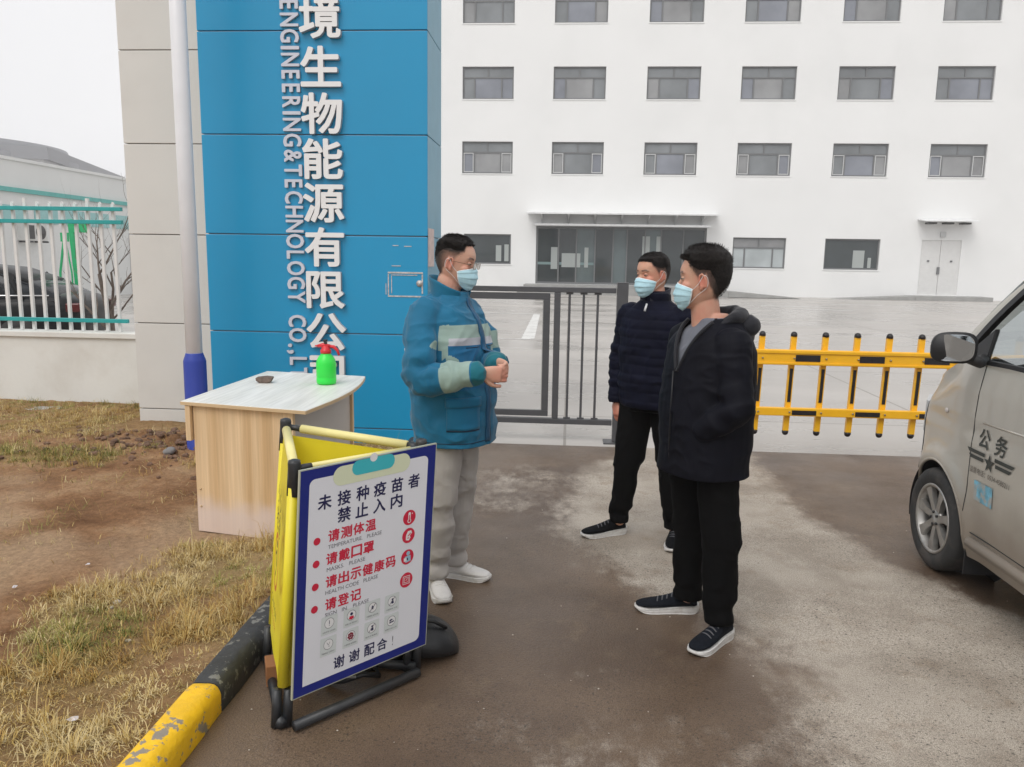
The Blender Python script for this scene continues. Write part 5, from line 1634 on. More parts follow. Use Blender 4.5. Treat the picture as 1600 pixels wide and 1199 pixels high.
# road dust on the lower body, as wear with its own edge
def add_low_dust(m, z0, z1, col, amt):
    nt = m.node_tree; n, l = nt.nodes, nt.links
    p = n['Principled BSDF']
    src = p.inputs['Base Color'].links[0].from_socket
    tc = n.new('ShaderNodeTexCoord'); sp = n.new('ShaderNodeSeparateXYZ'); l.new(tc.outputs['Object'], sp.inputs[0])
    nz = n.new('ShaderNodeTexNoise'); nz.inputs['Scale'].default_value = 5; nz.inputs['Detail'].default_value = 7
    l.new(tc.outputs['Object'], nz.inputs['Vector'])
    ad = n.new('ShaderNodeMath'); ad.operation = 'MULTIPLY_ADD'; ad.inputs[1].default_value = 0.22
    l.new(nz.outputs['Fac'], ad.inputs[0]); l.new(sp.outputs['Z'], ad.inputs[2])
    mr = n.new('ShaderNodeMapRange'); mr.interpolation_type = 'SMOOTHSTEP'
    for k_, v_ in zip(('From Min', 'From Max', 'To Min', 'To Max'), (z0, z1, amt, 0.0)): mr.inputs[k_].default_value = v_
    l.new(ad.outputs[0], mr.inputs['Value'])
    mx = n.new('ShaderNodeMix'); mx.data_type = 'RGBA'
    l.new(mr.outputs[0], mx.inputs['Factor']); l.new(src, mx.inputs['A']); mx.inputs['B'].default_value = (*col, 1)
    l.new(mx.outputs['Result'], p.inputs['Base Color'])
    mm = n.new('ShaderNodeMapRange'); mm.inputs['To Min'].default_value = 0.28; mm.inputs['To Max'].default_value = 0.75
    l.new(mr.outputs[0], mm.inputs['Value']); l.new(mm.outputs[0], p.inputs['Roughness'])
add_low_dust(M_van, 0.45, 0.80, (0.22, 0.165, 0.12), 0.7)
M_vblk = mat('matt black plastic', (0.018, 0.018, 0.020), 0.5, bump=0.1, bscale=200)
M_seam = mat('dark panel gap', (0.02, 0.02, 0.02), 0.8)
M_vgl = glass_mat('van window glass', (0.50, 0.54, 0.55), 0.50)
M_vseat = mat('dark seat cloth', (0.05, 0.055, 0.065), 0.85)
M_vmir = mat('mirror glass', (0.42, 0.44, 0.46), 0.04, metal=1.0)
M_lens = mat('clear lamp lens', (0.55, 0.56, 0.57), 0.12, spec=0.8)
M_sticker = mat('dark olive sticker', (0.035, 0.04, 0.035), 0.5)
M_blue = mat('faded blue sticker', (0.17, 0.42, 0.55), 0.6, var=0.4, vscale=22, dirt=(0.42, 0.40, 0.36), dirt_amt=0.9, dscale=14, dedge=(0.45, 0.55))
M_pinkw = mat('pale reflector', (0.6, 0.55, 0.52), 0.4)

VX, VY = 2.86, 0.95
van = empty('minivan', (VX, VY, 0), label='silver grey minivan with official duty lettering on its door at the right edge', cat='van')
# y along the van: 0 rear, 3.95 nose
def hw(y):
    w = 0.805
    w -= 0.02 * sstep(3.2, 3.6, y) 
    if y > 3.55: w -= 0.30 * ((y - 3.55) / 0.42) ** 2.4
    if y < 0.2: w -= 0.08 * ((0.2 - y) / 0.2) ** 2
    return w
def side_prof(z):
    """offset inward of the lower body side by height"""
    return float(np.interp(z, [0.20, 0.30, 0.40, 0.50, 0.62, 0.80, 0.86, 0.92, 1.05, 1.20], [0.055, 0.022, 0.012, 0.006, 0.0, 0.000, 0.006, 0.003, 0.010, 0.034]))
def topz(y):
    return float(np.interp(y, [0, 2.9, 3.30, 3.45, 3.60, 3.75, 3.88, 3.97], [1.20, 1.20, 1.185, 1.15, 1.09, 1.02, 0.90, 0.74]))
def skin_x(y, z):
    hh = hw(y) - side_prof(min(z, 1.2))
    if y > 3.3: hh -= 0.10 * sstep(0.82, 1.0, np.array(z / topz(y))) * (y - 3.3) / 0.67
    for wy in (0.93, 3.42):
        r = math.hypot(y - wy, z - 0.285)
        hh += 0.020 * exp(-((r - 0.355) / 0.055) ** 2)
    return float(hh)
def sidept(y, z, s=-1, out=0.0):
    return (s * (skin_x(y, z) + out), y, z)
WHEELS = (0.93, 3.42)
ARCH_R, WZ = 0.335, 0.285
ys = np.concatenate([np.arange(0, 0.5, 0.03), np.arange(0.5, 1.36, 0.016), np.arange(1.36, 3.0, 0.03), np.arange(3.0, 3.8, 0.016), np.linspace(3.8, 3.97, 12)])
zsN = 62
def build_side(s):
    V, idx, F = [], {}, []
    parts = {'body_side': [], 'front_door': [], 'sliding_door': [], 'front_bumper': []}
    P = np.zeros((len(ys), zsN + 1, 3))
    for i, y in enumerate(ys):
        zt = topz(y)
        for j in range(zsN + 1):
            z = 0.20 + (zt - 0.20) * j / zsN
            yy, zz = y, z
            for wy in WHEELS:
                r = math.hypot(yy - wy, zz - WZ)
                if ARCH_R - 0.012 < r < ARCH_R + 0.012:
                    k = ARCH_R / r
                    yy = wy + (yy - wy) * k; zz = WZ + (zz - WZ) * k
            P[i, j] = (s * skin_x(yy, zz), yy, zz)
    for i in range(len(ys) - 1):
        for j in range(zsN):
            c = (P[i, j] + P[i + 1, j + 1]) / 2
            if any(math.hypot(c[1] - wy, c[2] - WZ) < ARCH_R for wy in WHEELS): continue
            k = 'body_side'
            if 2.13 < c[1] < 3.08 and c[2] > 0.345: k = 'front_door'
            elif 1.22 < c[1] < 2.13 and c[2] > 0.345: k = 'sliding_door'
            elif c[1] > 3.72 and c[2] < 0.66: k = 'front_bumper'
            parts[k].append((i, j))
    for k, cells in parts.items():
        mb = MB(); used = {}
        vs, fs = [], []
        def V_(i, j):
            if (i, j) not in used: used[(i, j)] = len(vs); vs.append(P[i, j])
            return used[(i, j)]
        for i, j in cells: 
            q = (V_(i, j), V_(i + 1, j), V_(i + 1, j + 1), V_(i, j + 1))
            fs.append(q if s > 0 else q[::-1])
        mb.add(vs, fs, 0, True)
        mb.obj(k, M_van, van, fix=False)
    return P
PL = build_side(-1); PR = build_side(1)
# hood, nose and tail closing surfaces between both side edges
mb = MB(); rows_ = []
nA = 14
for i in range(len(ys)):
    if ys[i] < 3.27: continue
    l_, r_ = PL[i, -1], PR[i, -1]
    rows_.append([l_ + (r_ - l_) * t + np.array((0, 0.0, 0.035 * sin(pi * t) ** 0.6)) for t in np.linspace(0, 1, nA)])
vs = [p for r in rows_ for p in r]
mb.add(vs, [(i * nA + k, i * nA + k + 1, (i + 1) * nA + k + 1, (i + 1) * nA + k) for i in range(len(rows_) - 1) for k in range(nA - 1)], 0, True)
mb.obj('hood', M_van, van)
mb = MB()
li, ri = PL[-1], PR[-1]
vs = [l_ + (r_ - l_) * t + np.array((0, 0.06 * sin(pi * t) ** 0.5, 0)) for l_, r_ in zip(li, ri) for t in np.linspace(0, 1, nA)]
mb.add(vs, [(j * nA + k, j * nA + k + 1, (j + 1) * nA + k + 1, (j + 1) * nA + k) for j in range(zsN) for k in range(nA - 1)], 0, True)
mb.obj('nose', M_van, van)
MB().box(-0.35, 0.35, 4.02, 4.045, 0.56, 0.68).obj('grille', M_vblk, van)
MB().box(-0.22, 0.22, 4.035, 4.045, 0.36, 0.46).obj('number_plate', M_lens, van)
MB().box(-0.77, 0.77, -0.02, 0.012, 0.24, 1.19).obj('tailgate', M_van, van, bevel=0.01)
MB().box(-0.70, 0.70, 0.0, 3.9, 0.20, 0.30).box(-0.60, 0.60, 0.0, 3.9, 0.30, 0.62).obj('floor_pan', M_vblk, van)
# sill strip below the doors
for s in (-1, 1):
    MB().tube([sidept(1.32, 0.295, s, 0.0), sidept(2.2, 0.295, s, 0.0), sidept(3.02, 0.295, s, 0.0)], 0.030, 10).obj('sill', M_van, van)
    # panel gaps
    def seam(pts, r=0.0028, s=s): MB().tube([sidept(y, z, s, 0.0) for y, z in pts], r, 6).obj('door_seam', M_seam, van)
    seam([(3.08, z) for z in np.linspace(0.44, 1.19, 16)]); seam([(2.13, z) for z in np.linspace(0.35, 1.19, 14)])
    seam([(y, 0.345) for y in np.linspace(1.22, 3.02, 10)])
    fs_ = [(3.715, z) for z in np.linspace(0.50, 0.97, 12)]
    seam(fs_, 0.004)
    MB().tube([sidept(y + 0.010, z, s, 0.003) for y, z in fs_[2:]], 0.003, 6).obj('seam_edge', M_lens, van)
    for wy in WHEELS:
        MB().tube([sidept(wy + (ARCH_R - 0.001) * cos(t), max(0.2, WZ + (ARCH_R - 0.001) * sin(t)), s, -0.006) for t in np.linspace(-0.2, pi + 0.2, 40)], 0.010, 8).obj('arch_lip', M_van, van)
    # wheel arch lining
    for wy in WHEELS:
        m0 = MB(); a = np.linspace(-0.25, pi + 0.25, 26)
        vs = [(s * (hw(min(wy, 3.42)) - d_), wy + ARCH_R * cos(t), max(0.16, WZ + ARCH_R * sin(t))) for d_ in (0.010, 0.26) for t in a]
        m0.add(vs, [(k, k + 1, 26 + k + 1, 26 + k) for k in range(25)], 0, True).obj('arch_lining', M_vblk, van)
        m1 = MB(); m1.add([(s * (hw(min(wy, 3.42)) - 0.265), wy + ARCH_R * 1.02 * cos(t), WZ + ARCH_R * 1.02 * sin(t)) for t in np.linspace(0, 2 * pi, 28)[:-1]], [tuple(range(27))]).obj('arch_lining', M_vblk, van)
# door moulding crease (a shallow pressed line) and handle
crease = [(3.0, 0.915), (2.7, 0.925), (2.2, 0.935), (1.5, 0.94)]
MB().tube([sidept(y, z, -1, -0.0045) for y, z in crease], 0.007, 8).obj('pressed_crease', M_van, van)
hdl = MB().tube([sidept(2.34, 0.952, -1, 0.004), sidept(2.32, 0.955, -1, 0.030), sidept(2.20, 0.958, -1, 0.033), sidept(2.18, 0.958, -1, 0.004)], [0.011, 0.013, 0.013, 0.011], 10)
hdl.obj('door_handle', M_van, van)
hd2 = MB().ell(sidept(2.26, 0.95, -1, 0.001), (0.004, 0.06, 0.028), 16, 8).obj('handle_cup', M_seam, van)
MB().ell(sidept(3.39, 0.905, -1, 0.004), (0.006, 0.016, 0.014), 12, 8).obj('side_repeater', M_pinkw, van)
# head lamps
for s in (-1, 1):
    q = []
    for (y, z) in ((3.74, 0.72), (3.74, 0.90), (3.80, 0.93), (3.90, 0.84), (3.93, 0.74), (3.88, 0.69)):
        q.append((s * (hw(y) - side_prof(z) + 0.012 - 0.02 * (y > 3.85)), y, z))
    c = np.mean(q, axis=0)
    inn = [tuple(c + (np.array(p) - c) * 0.9 - np.array((s * 0.03, 0.01, 0))) for p in q]
    MB().add(q + inn, [tuple(range(6)), tuple(range(11, 5, -1))] + [(i, (i + 1) % 6, 6 + (i + 1) % 6, 6 + i) for i in range(6)]).obj('headlight', M_lens, van)
# upper body: points at the left side (s=-1) mirrored for the right
def up(y, z, s):
    """surface of the glasshouse side"""
    t = (z - 1.19) / (1.80 - 1.19)
    return (s * (0.765 - 0.115 * t - 0.02 * t * t), y, z)
AP0, AP1 = (3.50, 1.19), (2.80, 1.765)       # front line of the A pillar
for s in (-1, 1):
    # A pillar as a tapered panel with thickness
    def ap(t, off, inn=0.0):
        y = AP0[0] + (AP1[0] - AP0[0]) * t + 0.05 * sin(pi * t); z = AP0[1] + (AP1[1] - AP0[1]) * t
        p = np.array(up(y + off, z, s)); p[0] -= s * inn
        return p
    rings = []
    for t in np.linspace(-0.03, 1.02, 9):
        w = 0.115 - 0.045 * t
        rings.append([ap(t, 0.0, 0.022), ap(t, -0.015, 0.002), ap(t, -w * 0.55, -0.001), ap(t, -w, 0.0), ap(t, -w, 0.035), ap(t, -0.01, 0.06)])
    MB().loft(rings, smooth=False).obj('front_pillar', M_van, van, bevel=0.004)
    # black window surround running up the pillar and along the roof
    rings = []
    fr = [(AP0[0] - 0.20, 1.205)] + [(AP0[0] + (AP1[0] - AP0[0]) * t + 0.05 * sin(pi * t) - (0.135 - 0.05 * t), AP0[1] + (AP1[1] - AP0[1]) * t) for t in np.linspace(0.08, 0.93, 9)] + [(2.55, 1.742), (2.2, 1.755), (1.9, 1.755)]
    def band(pts, w, nm, m=M_vblk, out=0.004):
        m_ = MB(); r_ = []
        for i, (y, z) in enumerate(pts):
            a = np.array(pts[max(0, i - 1)]); b = np.array(pts[min(len(pts) - 1, i + 1)])
            d = (b - a) / np.linalg.norm(b - a); pn = np.array((-d[1], d[0])) * w / 2
            o1 = np.array(up(y + pn[0], z + pn[1], s)); o2 = np.array(up(y - pn[0], z - pn[1], s))
            ex = np.array((s * out, 0, 0)); inn = np.array((-s * 0.028, 0, 0))
            r_.append([o1 + ex, o2 + ex, o2 + inn, o1 + inn])
        return m_.loft(r_, smooth=False).obj(nm, m, van, bevel=0.002)
    band(fr, 0.036, 'window_surround')
    band([(3.33, 1.192), (2.9, 1.200), (2.5, 1.206), (2.1, 1.212), (1.2, 1.22), (0.25, 1.225)], 0.040, 'belt_strip')
    band([(2.13, 1.20), (2.08, 1.75)], 0.10, 'door_pillar')
    band([(1.16, 1.20), (1.13, 1.76)], 0.09, 'door_pillar')
    band([(0.16, 1.19), (0.22, 1.77)], 0.20, 'rear_pillar', M_van, 0.002)
    band([(0.2, 1.775), (1.2, 1.79), (2.2, 1.785), (2.78, 1.765)], 0.055, 'roof_rail_panel', M_van, 0.001)
    # glass
    for nm, poly in (('front_window', [(3.30, 1.21), (3.20, 1.29), (3.0, 1.45), (2.80, 1.60), (2.62, 1.725), (2.10, 1.745), (2.12, 1.215)]),
                     ('rear_window', [(2.09, 1.215), (2.07, 1.745), (1.15, 1.755), (1.18, 1.225)]), ('rear_window', [(1.13, 1.225), (1.11, 1.755), (0.28, 1.75), (0.22, 1.23)])):
        vs = [np.array(up(y, z, s)) - np.array((s * 0.012, 0, 0)) for y, z in poly]
        MB().add([tuple(v) for v in vs], [tuple(range(len(vs)))]).obj(nm, M_vgl, van)
# quarter sail behind the mirror
MB().add([up(3.34, 1.205, -1), up(3.12, 1.205, -1), up(3.12, 1.37, -1), tuple(np.array(up(3.34, 1.205, -1)) + (0.02, 0, 0)), tuple(np.array(up(3.12, 1.205, -1)) + (0.02, 0, 0)), tuple(np.array(up(3.12, 1.37, -1)) + (0.02, 0, 0))],
         [(0, 1, 2), (5, 4, 3), (0, 3, 4, 1), (1, 4, 5, 2), (2, 5, 3, 0)]).obj('mirror_sail', M_vblk, van)
# roof
rings = []
for y, z, w in ((0.12, 1.74, 0.60), (0.3, 1.83, 0.655), (1.2, 1.875, 0.655), (2.2, 1.865, 0.655), (2.62, 1.835, 0.65), (2.83, 1.79, 0.64)):
    rings.append([(-w * cos(pi * k / 12) ** 1 if False else -w * math.copysign(abs(cos(pi * k / 12)) ** 0.6, cos(pi * k / 12)), y, z - 0.065 + 0.065 * abs(sin(pi * k / 12)) ** 0.7) for k in range(13)])
n = 13
mb = MB().add([p for r in rings for p in r], [(i * n + k, i * n + k + 1, (i + 1) * n + k + 1, (i + 1) * n + k) for i in range(len(rings) - 1) for k in range(n - 1)], 0, True)
ro = mb.obj('roof', M_van, van); sm_ = ro.modifiers.new('s', 'SOLIDIFY'); sm_.thickness = 0.02; sm_.offset = -1
# windscreen and rear glass
ws = []
for t in np.linspace(0, 1, 7):
    y = 3.52 + (2.82 - 3.52) * t + 0.05 * sin(pi * t); z = 1.175 + (1.79 - 1.175) * t
    w = 0.745 - 0.125 * t
    ws.append([(w * a, y + 0.10 * (1 - a * a) * (1 - 0.5 * t), z + 0.02 * (1 - a * a)) for a in np.linspace(-1, 1, 9)])
MB().add([p for r in ws for p in r], [(i * 9 + k, i * 9 + k + 1, (i + 1) * 9 + k + 1, (i + 1) * 9 + k) for i in range(6) for k in range(8)], 0, True).obj('windscreen', M_vgl, van)
MB().add([(-0.60, 0.10, 1.22), (0.60, 0.10, 1.22), (0.55, 0.16, 1.74), (-0.55, 0.16, 1.74)], [(0, 1, 2, 3)]).obj('rear_glass', M_vgl, van)
MB().box(-0.66, 0.66, 3.25, 3.52, 1.05, 1.17).obj('dashboard', M_vblk, van, bevel=0.03)
wp = MB().tube([(-0.63, 3.30, 1.425), (-0.635, 3.18, 1.52), (-0.64, 3.07, 1.60)], [0.012, 0.014, 0.010], 6).obj('wiper', M_vblk, van)
MB().box(-0.60, -0.54, 2.50, 2.72, 1.862, 1.90).box(0.54, 0.60, 2.50, 2.72, 1.862, 1.90).obj('roof_rack_foot', M_vblk, van, bevel=0.008)
# mirror
mir = MB(); rings = []
mc = np.array((1.885 - VX, 3.955 - VY, 1.285))
for d_, k in ((-0.012, 0.97), (0.0, 1.0), (0.02, 0.97), (0.05, 0.84), (0.08, 0.55), (0.09, 0.2)):
    r = []
    for a in range(28):
        t = 2 * pi * a / 28
        ex = 0.105 * math.copysign(abs(cos(t)) ** 0.55, cos(t)); ez = 0.078 * math.copysign(abs(sin(t)) ** 0.6, sin(t))
        if cos(t) < 0 and sin(t) > 0: ex *= 1 - 0.12 * sin(t) ; ez *= 0.98
        r.append(mc + np.array((ex * k, d_, ez * k)))
    rings.append(r)
mir.loft(rings)
Rm = np.array(Matrix.Rotation(radians(-7), 3, 'Z'))
mir.v = [tuple(mc + Rm @ (np.array(p) - mc)) for p in mir.v]
mo = mir.obj('wing_mirror', M_vblk, van)
MB().tube([mc + (0.085, 0.03, -0.05), mc + (0.14, 0.02, -0.075), (-0.775, 3.12, 1.215)], [0.030, 0.026, 0.03], 10).obj('mirror_arm', M_vblk, mo)
g = []
for a in range(32):
    t = 2 * pi * a / 32
    g.append(mc + Rm @ np.array((-0.004 + 0.090 * math.copysign(abs(cos(t)) ** 0.6, cos(t)), -0.0145 - 0.006 * cos(t), 0.066 * math.copysign(abs(sin(t)) ** 0.65, sin(t)))))
MB().add([tuple(p) for p in g], [tuple(range(32))]).obj('mirror_glass', M_vmir, mo)
# wheels: tyre and seven-spoke rim
def tyre_mesh():
    return MB().lathe([(0.185, -0.075), (0.200, -0.088), (0.235, -0.097), (0.265, -0.092), (0.280, -0.078), (0.285, -0.06), (0.286, 0.0), (0.285, 0.06), (0.280, 0.078), (0.265, 0.092), (0.200, 0.085), (0.185, 0.07)], n=48, axis='x', caps=False).mesh('tyre', M_tyre)
def rim_mesh():
    mb = MB()
    mb.lathe([(0.197, -0.078), (0.197, -0.088), (0.190, -0.092), (0.178, -0.085), (0.176, -0.02), (0.176, 0.05)], n=40, axis='x', caps=False)
    mb.v = mb.v; 
    mb.lathe([(0.0, -0.072), (0.030, -0.074), (0.052, -0.068), (0.058, -0.055), (0.05, -0.03)], n=24, axis='x')
    for k in range(7):
        a = 2 * pi * k / 7 + 0.2
        d = np.array((0, cos(a), sin(a))); t = np.array((0, -sin(a), cos(a)))
        for r0, r1, w0, w1, x0, x1 in ((0.045, 0.115, 0.019, 0.019, -0.070, -0.078), (0.115, 0.185, 0.019, 0.031, -0.078, -0.082)):
            q = [d * r0 - t * w0, d * r0 + t * w0, d * r1 + t * w1, d * r1 - t * w1]
            f_ = [p + np.array((x, 0, 0)) for p, x in zip(q, (x0, x0, x1, x1))]
            bk = [p * np.array((1, 1, 1)) + np.array((x + 0.028, 0, 0)) for p, x in zip(q, (x0, x0, x1, x1))]
            mb.add(f_ + bk, [(0, 1, 2, 3), (7, 6, 5, 4), (0, 4, 5, 1), (1, 5, 6, 2), (2, 6, 7, 3), (3, 7, 4, 0)])
    return mb.mesh('rim', M_alloy)
tm_, rm_ = tyre_mesh(), rim_mesh()
brk = MB().cyl((-0.02, 0, 0), 0.165, 0.03, 28, axis='x').mesh('brake_disc', M_vblk)
nut = MB()
for k in range(5):
    a = 2 * pi * k / 5
    nut.cyl((-0.080, 0.036 * cos(a), 0.036 * sin(a)), 0.008, 0.012, 8, axis='x')
nut_m = nut.mesh('wheel_nuts', M_vblk)
for s in (-1, 1):
    for wy in WHEELS:
        w = empty('wheel', (s * 0.715, wy, 0.284)); w.parent = van
        if s > 0: w.rotation_euler = (0, 0, pi)
        link('tyre', tm_, w); link('rim', rm_, w); link('brake_disc', brk, w); link('wheel_nuts', nut_m, w)
# mud flap behind the front wheel
MB().box(-0.78, -0.62, 3.075, 3.085, 0.10, 0.36).obj('mud_flap', M_vblk, van)
# seats, wheel
for x in (-0.36, 0.36):
    st_ = MB().box(x - 0.22, x + 0.22, 2.25, 2.75, 0.66, 0.85).obj('seat', M_vseat, van, bevel=0.05)
    MB().bar((x, 2.28, 0.88), (x, 2.10, 1.42), 0.42, 0.12).obj('seat_back', M_vseat, van, bevel=0.04)
    MB().box(x - 0.12, x + 0.12, 2.02, 2.12, 1.45, 1.62).obj('head_rest', M_vseat, van, bevel=0.04)
sw = MB().tube([(-0.36 + 0.18 * cos(a), 3.05 + 0.05 * sin(a), 1.22 + 0.17 * sin(a)) for a in np.linspace(0, 2 * pi, 25)[:-1]], 0.014, 8, close=True, caps=False)
sw.bar((-0.53, 3.06, 1.22), (-0.19, 3.06, 1.22), 0.03).bar((-0.36, 3.08, 1.22), (-0.36, 3.25, 1.12), 0.04).obj('steering_wheel', M_vblk, van)
# lettering on the front door: follows the door skin
def on_door(me, yc, zc, sx=1.0, sy=1.0, rot=0.0, m=M_sticker, name='lettering'):
    co = np.empty(len(me.vertices) * 3); me.vertices.foreach_get('co', co); co = co.reshape(-1, 3)
    out = np.zeros_like(co)
    c_, s_ = cos(rot), sin(rot)
    for i, (x, y, z) in enumerate(co):
        x, y = x * sx, y * sy
        x, y = x * c_ - y * s_, x * s_ + y * c_
        out[i] = sidept(yc - x, zc + y, -1, 0.0035)
    me.vertices.foreach_set('co', out.ravel()); me.update()
    me.materials.clear(); me.materials.append(m)
    return link(name, me, van)
on_door(bold_mesh('公', 0.105, 0.002), 2.965, 0.842)
on_door(bold_mesh('务', 0.105, 0.002), 2.815, 0.838)
star = MB().add([((0.050 if k % 2 == 0 else 0.020) * sin(pi * k / 5), (0.050 if k % 2 == 0 else 0.020) * cos(pi * k / 5), 0) for k in range(10)], [tuple(range(10))]).mesh('star', M_sticker)
on_door(star, 2.895, 0.735, name='star_emblem')
for s in (-1, 1):
    for k, (a0, a1, z) in enumerate(((0.045, 0.215, 0.022), (0.055, 0.195, -0.006))):
        q = MB()
        N = 8
        top_ = [(s * (a0 + (a1 - a0) * i / N), z + 0.018 * i / N * (0) + 0.009, 0) for i in range(N + 1)]
        bot_ = [(s * (a0 + (a1 - a0 - 0.02) * i / N), z - 0.009, 0) for i in range(N + 1)]
        q.add(top_ + bot_, [(i, i + 1, N + 2 + i, N + 1 + i) for i in range(N)])
        on_door(q.mesh('wing', M_sticker), 2.895, 0.742, name='wing_stripe')
M_sm = mat('small brown print', (0.10, 0.085, 0.07), 0.6)
on_door(text_mesh('监督电话：0534-4585211', 0.034, 0, 0.0), 2.885, 0.672, m=M_sm)
bl = MB().add([(x * 0.085, y * 0.05, 0) for y in np.linspace(-1, 1, 5) for x in np.linspace(-1, 1, 5)], [(j * 5 + i, j * 5 + i + 1, j * 5 + i + 6, j * 5 + i + 5) for j in range(4) for i in range(4)]).mesh('b', M_blue)
on_door(bl, 2.925, 0.575, m=M_blue, name='blue_sticker')
# ================================================================ people
def remesh(name, mb, voxel, smooth=2, factor=0.5):
    """fuse overlapping closed shapes into one continuous surface; returns vertices, normals and the mesh"""
    me = mb.mesh(name, [])
    o = bpy.data.objects.new(name, me); COL.objects.link(o)
    r = o.modifiers.new('r', 'REMESH'); r.mode = 'VOXEL'; r.voxel_size = voxel; r.use_smooth_shade = True
    if smooth:
        s = o.modifiers.new('s', 'SMOOTH'); s.factor = factor; s.iterations = smooth
    dg = bpy.context.evaluated_depsgraph_get()
    out = bpy.data.meshes.new_from_object(o.evaluated_get(dg))
    bpy.data.objects.remove(o); bpy.data.meshes.remove(me)
    out.name = name
    out.polygons.foreach_set('use_smooth', [True] * len(out.polygons))
    return out
def get_co(me):
    a = np.empty(len(me.vertices) * 3); me.vertices.foreach_get('co', a); return a.reshape(-1, 3)
def get_no(me):
    a = np.empty(len(me.vertices) * 3, dtype=np.float32); me.vertex_normals.foreach_get('vector', a); return a.reshape(-1, 3).astype(float)
def set_co(me, a):
    me.vertices.foreach_set('co', a.ravel()); me.update()
def set_attr(me, name, v):
    at = me.attributes.get(name) or me.attributes.new(name, 'FLOAT', 'POINT')
    at.data.foreach_set('value', np.clip(v, 0, 1).astype(np.float32))
def del_verts(me, mask):
    bm = bmesh.new(); bm.from_mesh(me); bm.verts.ensure_lookup_table()
    bmesh.ops.delete(bm, geom=[bm.verts[i] for i in np.nonzero(mask)[0]], context='VERTS')
    bm.to_mesh(me); bm.free(); me.update()

def catmull(P, n=5):
    P = [np.array(p, float) for p in P]
    Q = [2 * P[0] - P[1]] + P + [2 * P[-1] - P[-2]]
    out = []
    for i in range(1, len(Q) - 2):
        for k in range(n):
            t = k / n
            a, b, c, d = Q[i - 1:i + 3]
            out.append(0.5 * ((2 * b) + (c - a) * t + (2 * a - 5 * b + 4 * c - d) * t * t + (3 * b - a - 3 * c + d) * t ** 3))
    out.append(Q[-2])
    return out
def limb(mb, pts, rad, n=18, k=5):
    """round-ended tapered limb through the joints"""
    D = catmull([np.append(p, r) for p, r in zip(np.array(pts, float), rad)], k)
    P = [d[:3] for d in D]; R = [max(d[3], 0.003) for d in D]
    d0 = (P[0] - P[1]) / np.linalg.norm(P[0] - P[1]); d1 = (P[-1] - P[-2]) / np.linalg.norm(P[-1] - P[-2])
    P = [P[0] + d0 * R[0] * 0.85, P[0] + d0 * R[0] * 0.5] + P + [P[-1] + d1 * R[-1] * 0.5, P[-1] + d1 * R[-1] * 0.85]
    R = [R[0] * 0.4, R[0] * 0.86] + R + [R[-1] * 0.86, R[-1] * 0.4]
    mb.tube(P, R, n)
def dirv(a): return np.array((cos(a), sin(a), 0.0))
def oval(c, yaw, a, b, n=32, p=2.3, belly=0.0):
    f, l = dirv(yaw), dirv(yaw + pi / 2)
    out = []
    for k in range(n):
        t = 2 * pi * k / n
        x = math.copysign(abs(cos(t)) ** (2 / p), cos(t)); y = math.copysign(abs(sin(t)) ** (2 / p), sin(t))
        out.append(np.array(c) + f * (b * x + (belly * max(x, 0))) + l * a * y)
    return out
def torso(mb, secs, yaw, n=32, p=2.3):
    """secs: (z, cx, cy, half width, half depth [, belly])"""
    D = catmull([np.array(list(s) + [0] * (6 - len(s)), float) for s in secs], 4)
    mb.loft([oval((d[1], d[2], d[0]), yaw, d[3], d[4], n, p, d[5]) for d in D])

# head profile: height, front, back, half width (chin at 0, crown at .232)
HP = np.array([(-0.004, 0.060, 0.020, 0.018), (0.004, 0.078, -0.005, 0.032), (0.020, 0.087, -0.035, 0.046), (0.045, 0.088, -0.062, 0.059), (0.070, 0.087, -0.082, 0.067),
               (0.095, 0.087, -0.094, 0.0715), (0.115, 0.085, -0.100, 0.074), (0.138, 0.090, -0.103, 0.0765), (0.160, 0.088, -0.102, 0.0775), (0.185, 0.077, -0.095, 0.073),
               (0.205, 0.058, -0.080, 0.060), (0.220, 0.034, -0.058, 0.042), (0.229, 0.008, -0.032, 0.022)])
def head_ring(h, grow=0.0, n=40):
    f, b, w = (np.interp(h, HP[:, 0], HP[:, k]) for k in (1, 2, 3))
    c = (f + b) / 2 - 0.01
    out = []
    for k in range(n):
        t = 2 * pi * k / n
        cx, sx = cos(t), sin(t)
        p = 2.25 if cx > 0 else 2.1
        x = math.copysign(abs(cx) ** (2 / p), cx); y = math.copysign(abs(sx) ** (2 / p), sx)
        r = (f - c) if cx > 0 else (c - b)
        out.append(np.array((c + (r + grow) * x, (w + grow) * y, h)))
    return out
def head_surf(phi, h, grow=0.0):
    """point on the head at azimuth phi (0 = front) and height h"""
    f, b, w = (np.interp(h, HP[:, 0], HP[:, k]) for k in (1, 2, 3))
    c = (f + b) / 2 - 0.01
    cx, sx = cos(phi), sin(phi)
    p = 2.25 if cx > 0 else 2.1
    r = (f - c) if cx > 0 else (c - b)
    den = (abs(cx / (r + grow)) ** p + abs(sx / (w + grow)) ** p) ** (-1 / p)
    return np.array((c + den * cx, den * sx, h))
def head_matrix(loc, yaw, pitch=0.0, roll=0.0, s=1.0):
    return Matrix.Translation(loc) @ Matrix.Rotation(yaw, 4, 'Z') @ Matrix.Rotation(pitch, 4, 'Y') @ Matrix.Rotation(roll, 4, 'X') @ Matrix.Scale(s, 4)
def xf(M, P):
    A = np.array(M)
    P = np.asarray(P, float)
    return P @ A[:3, :3].T + A[:3, 3]

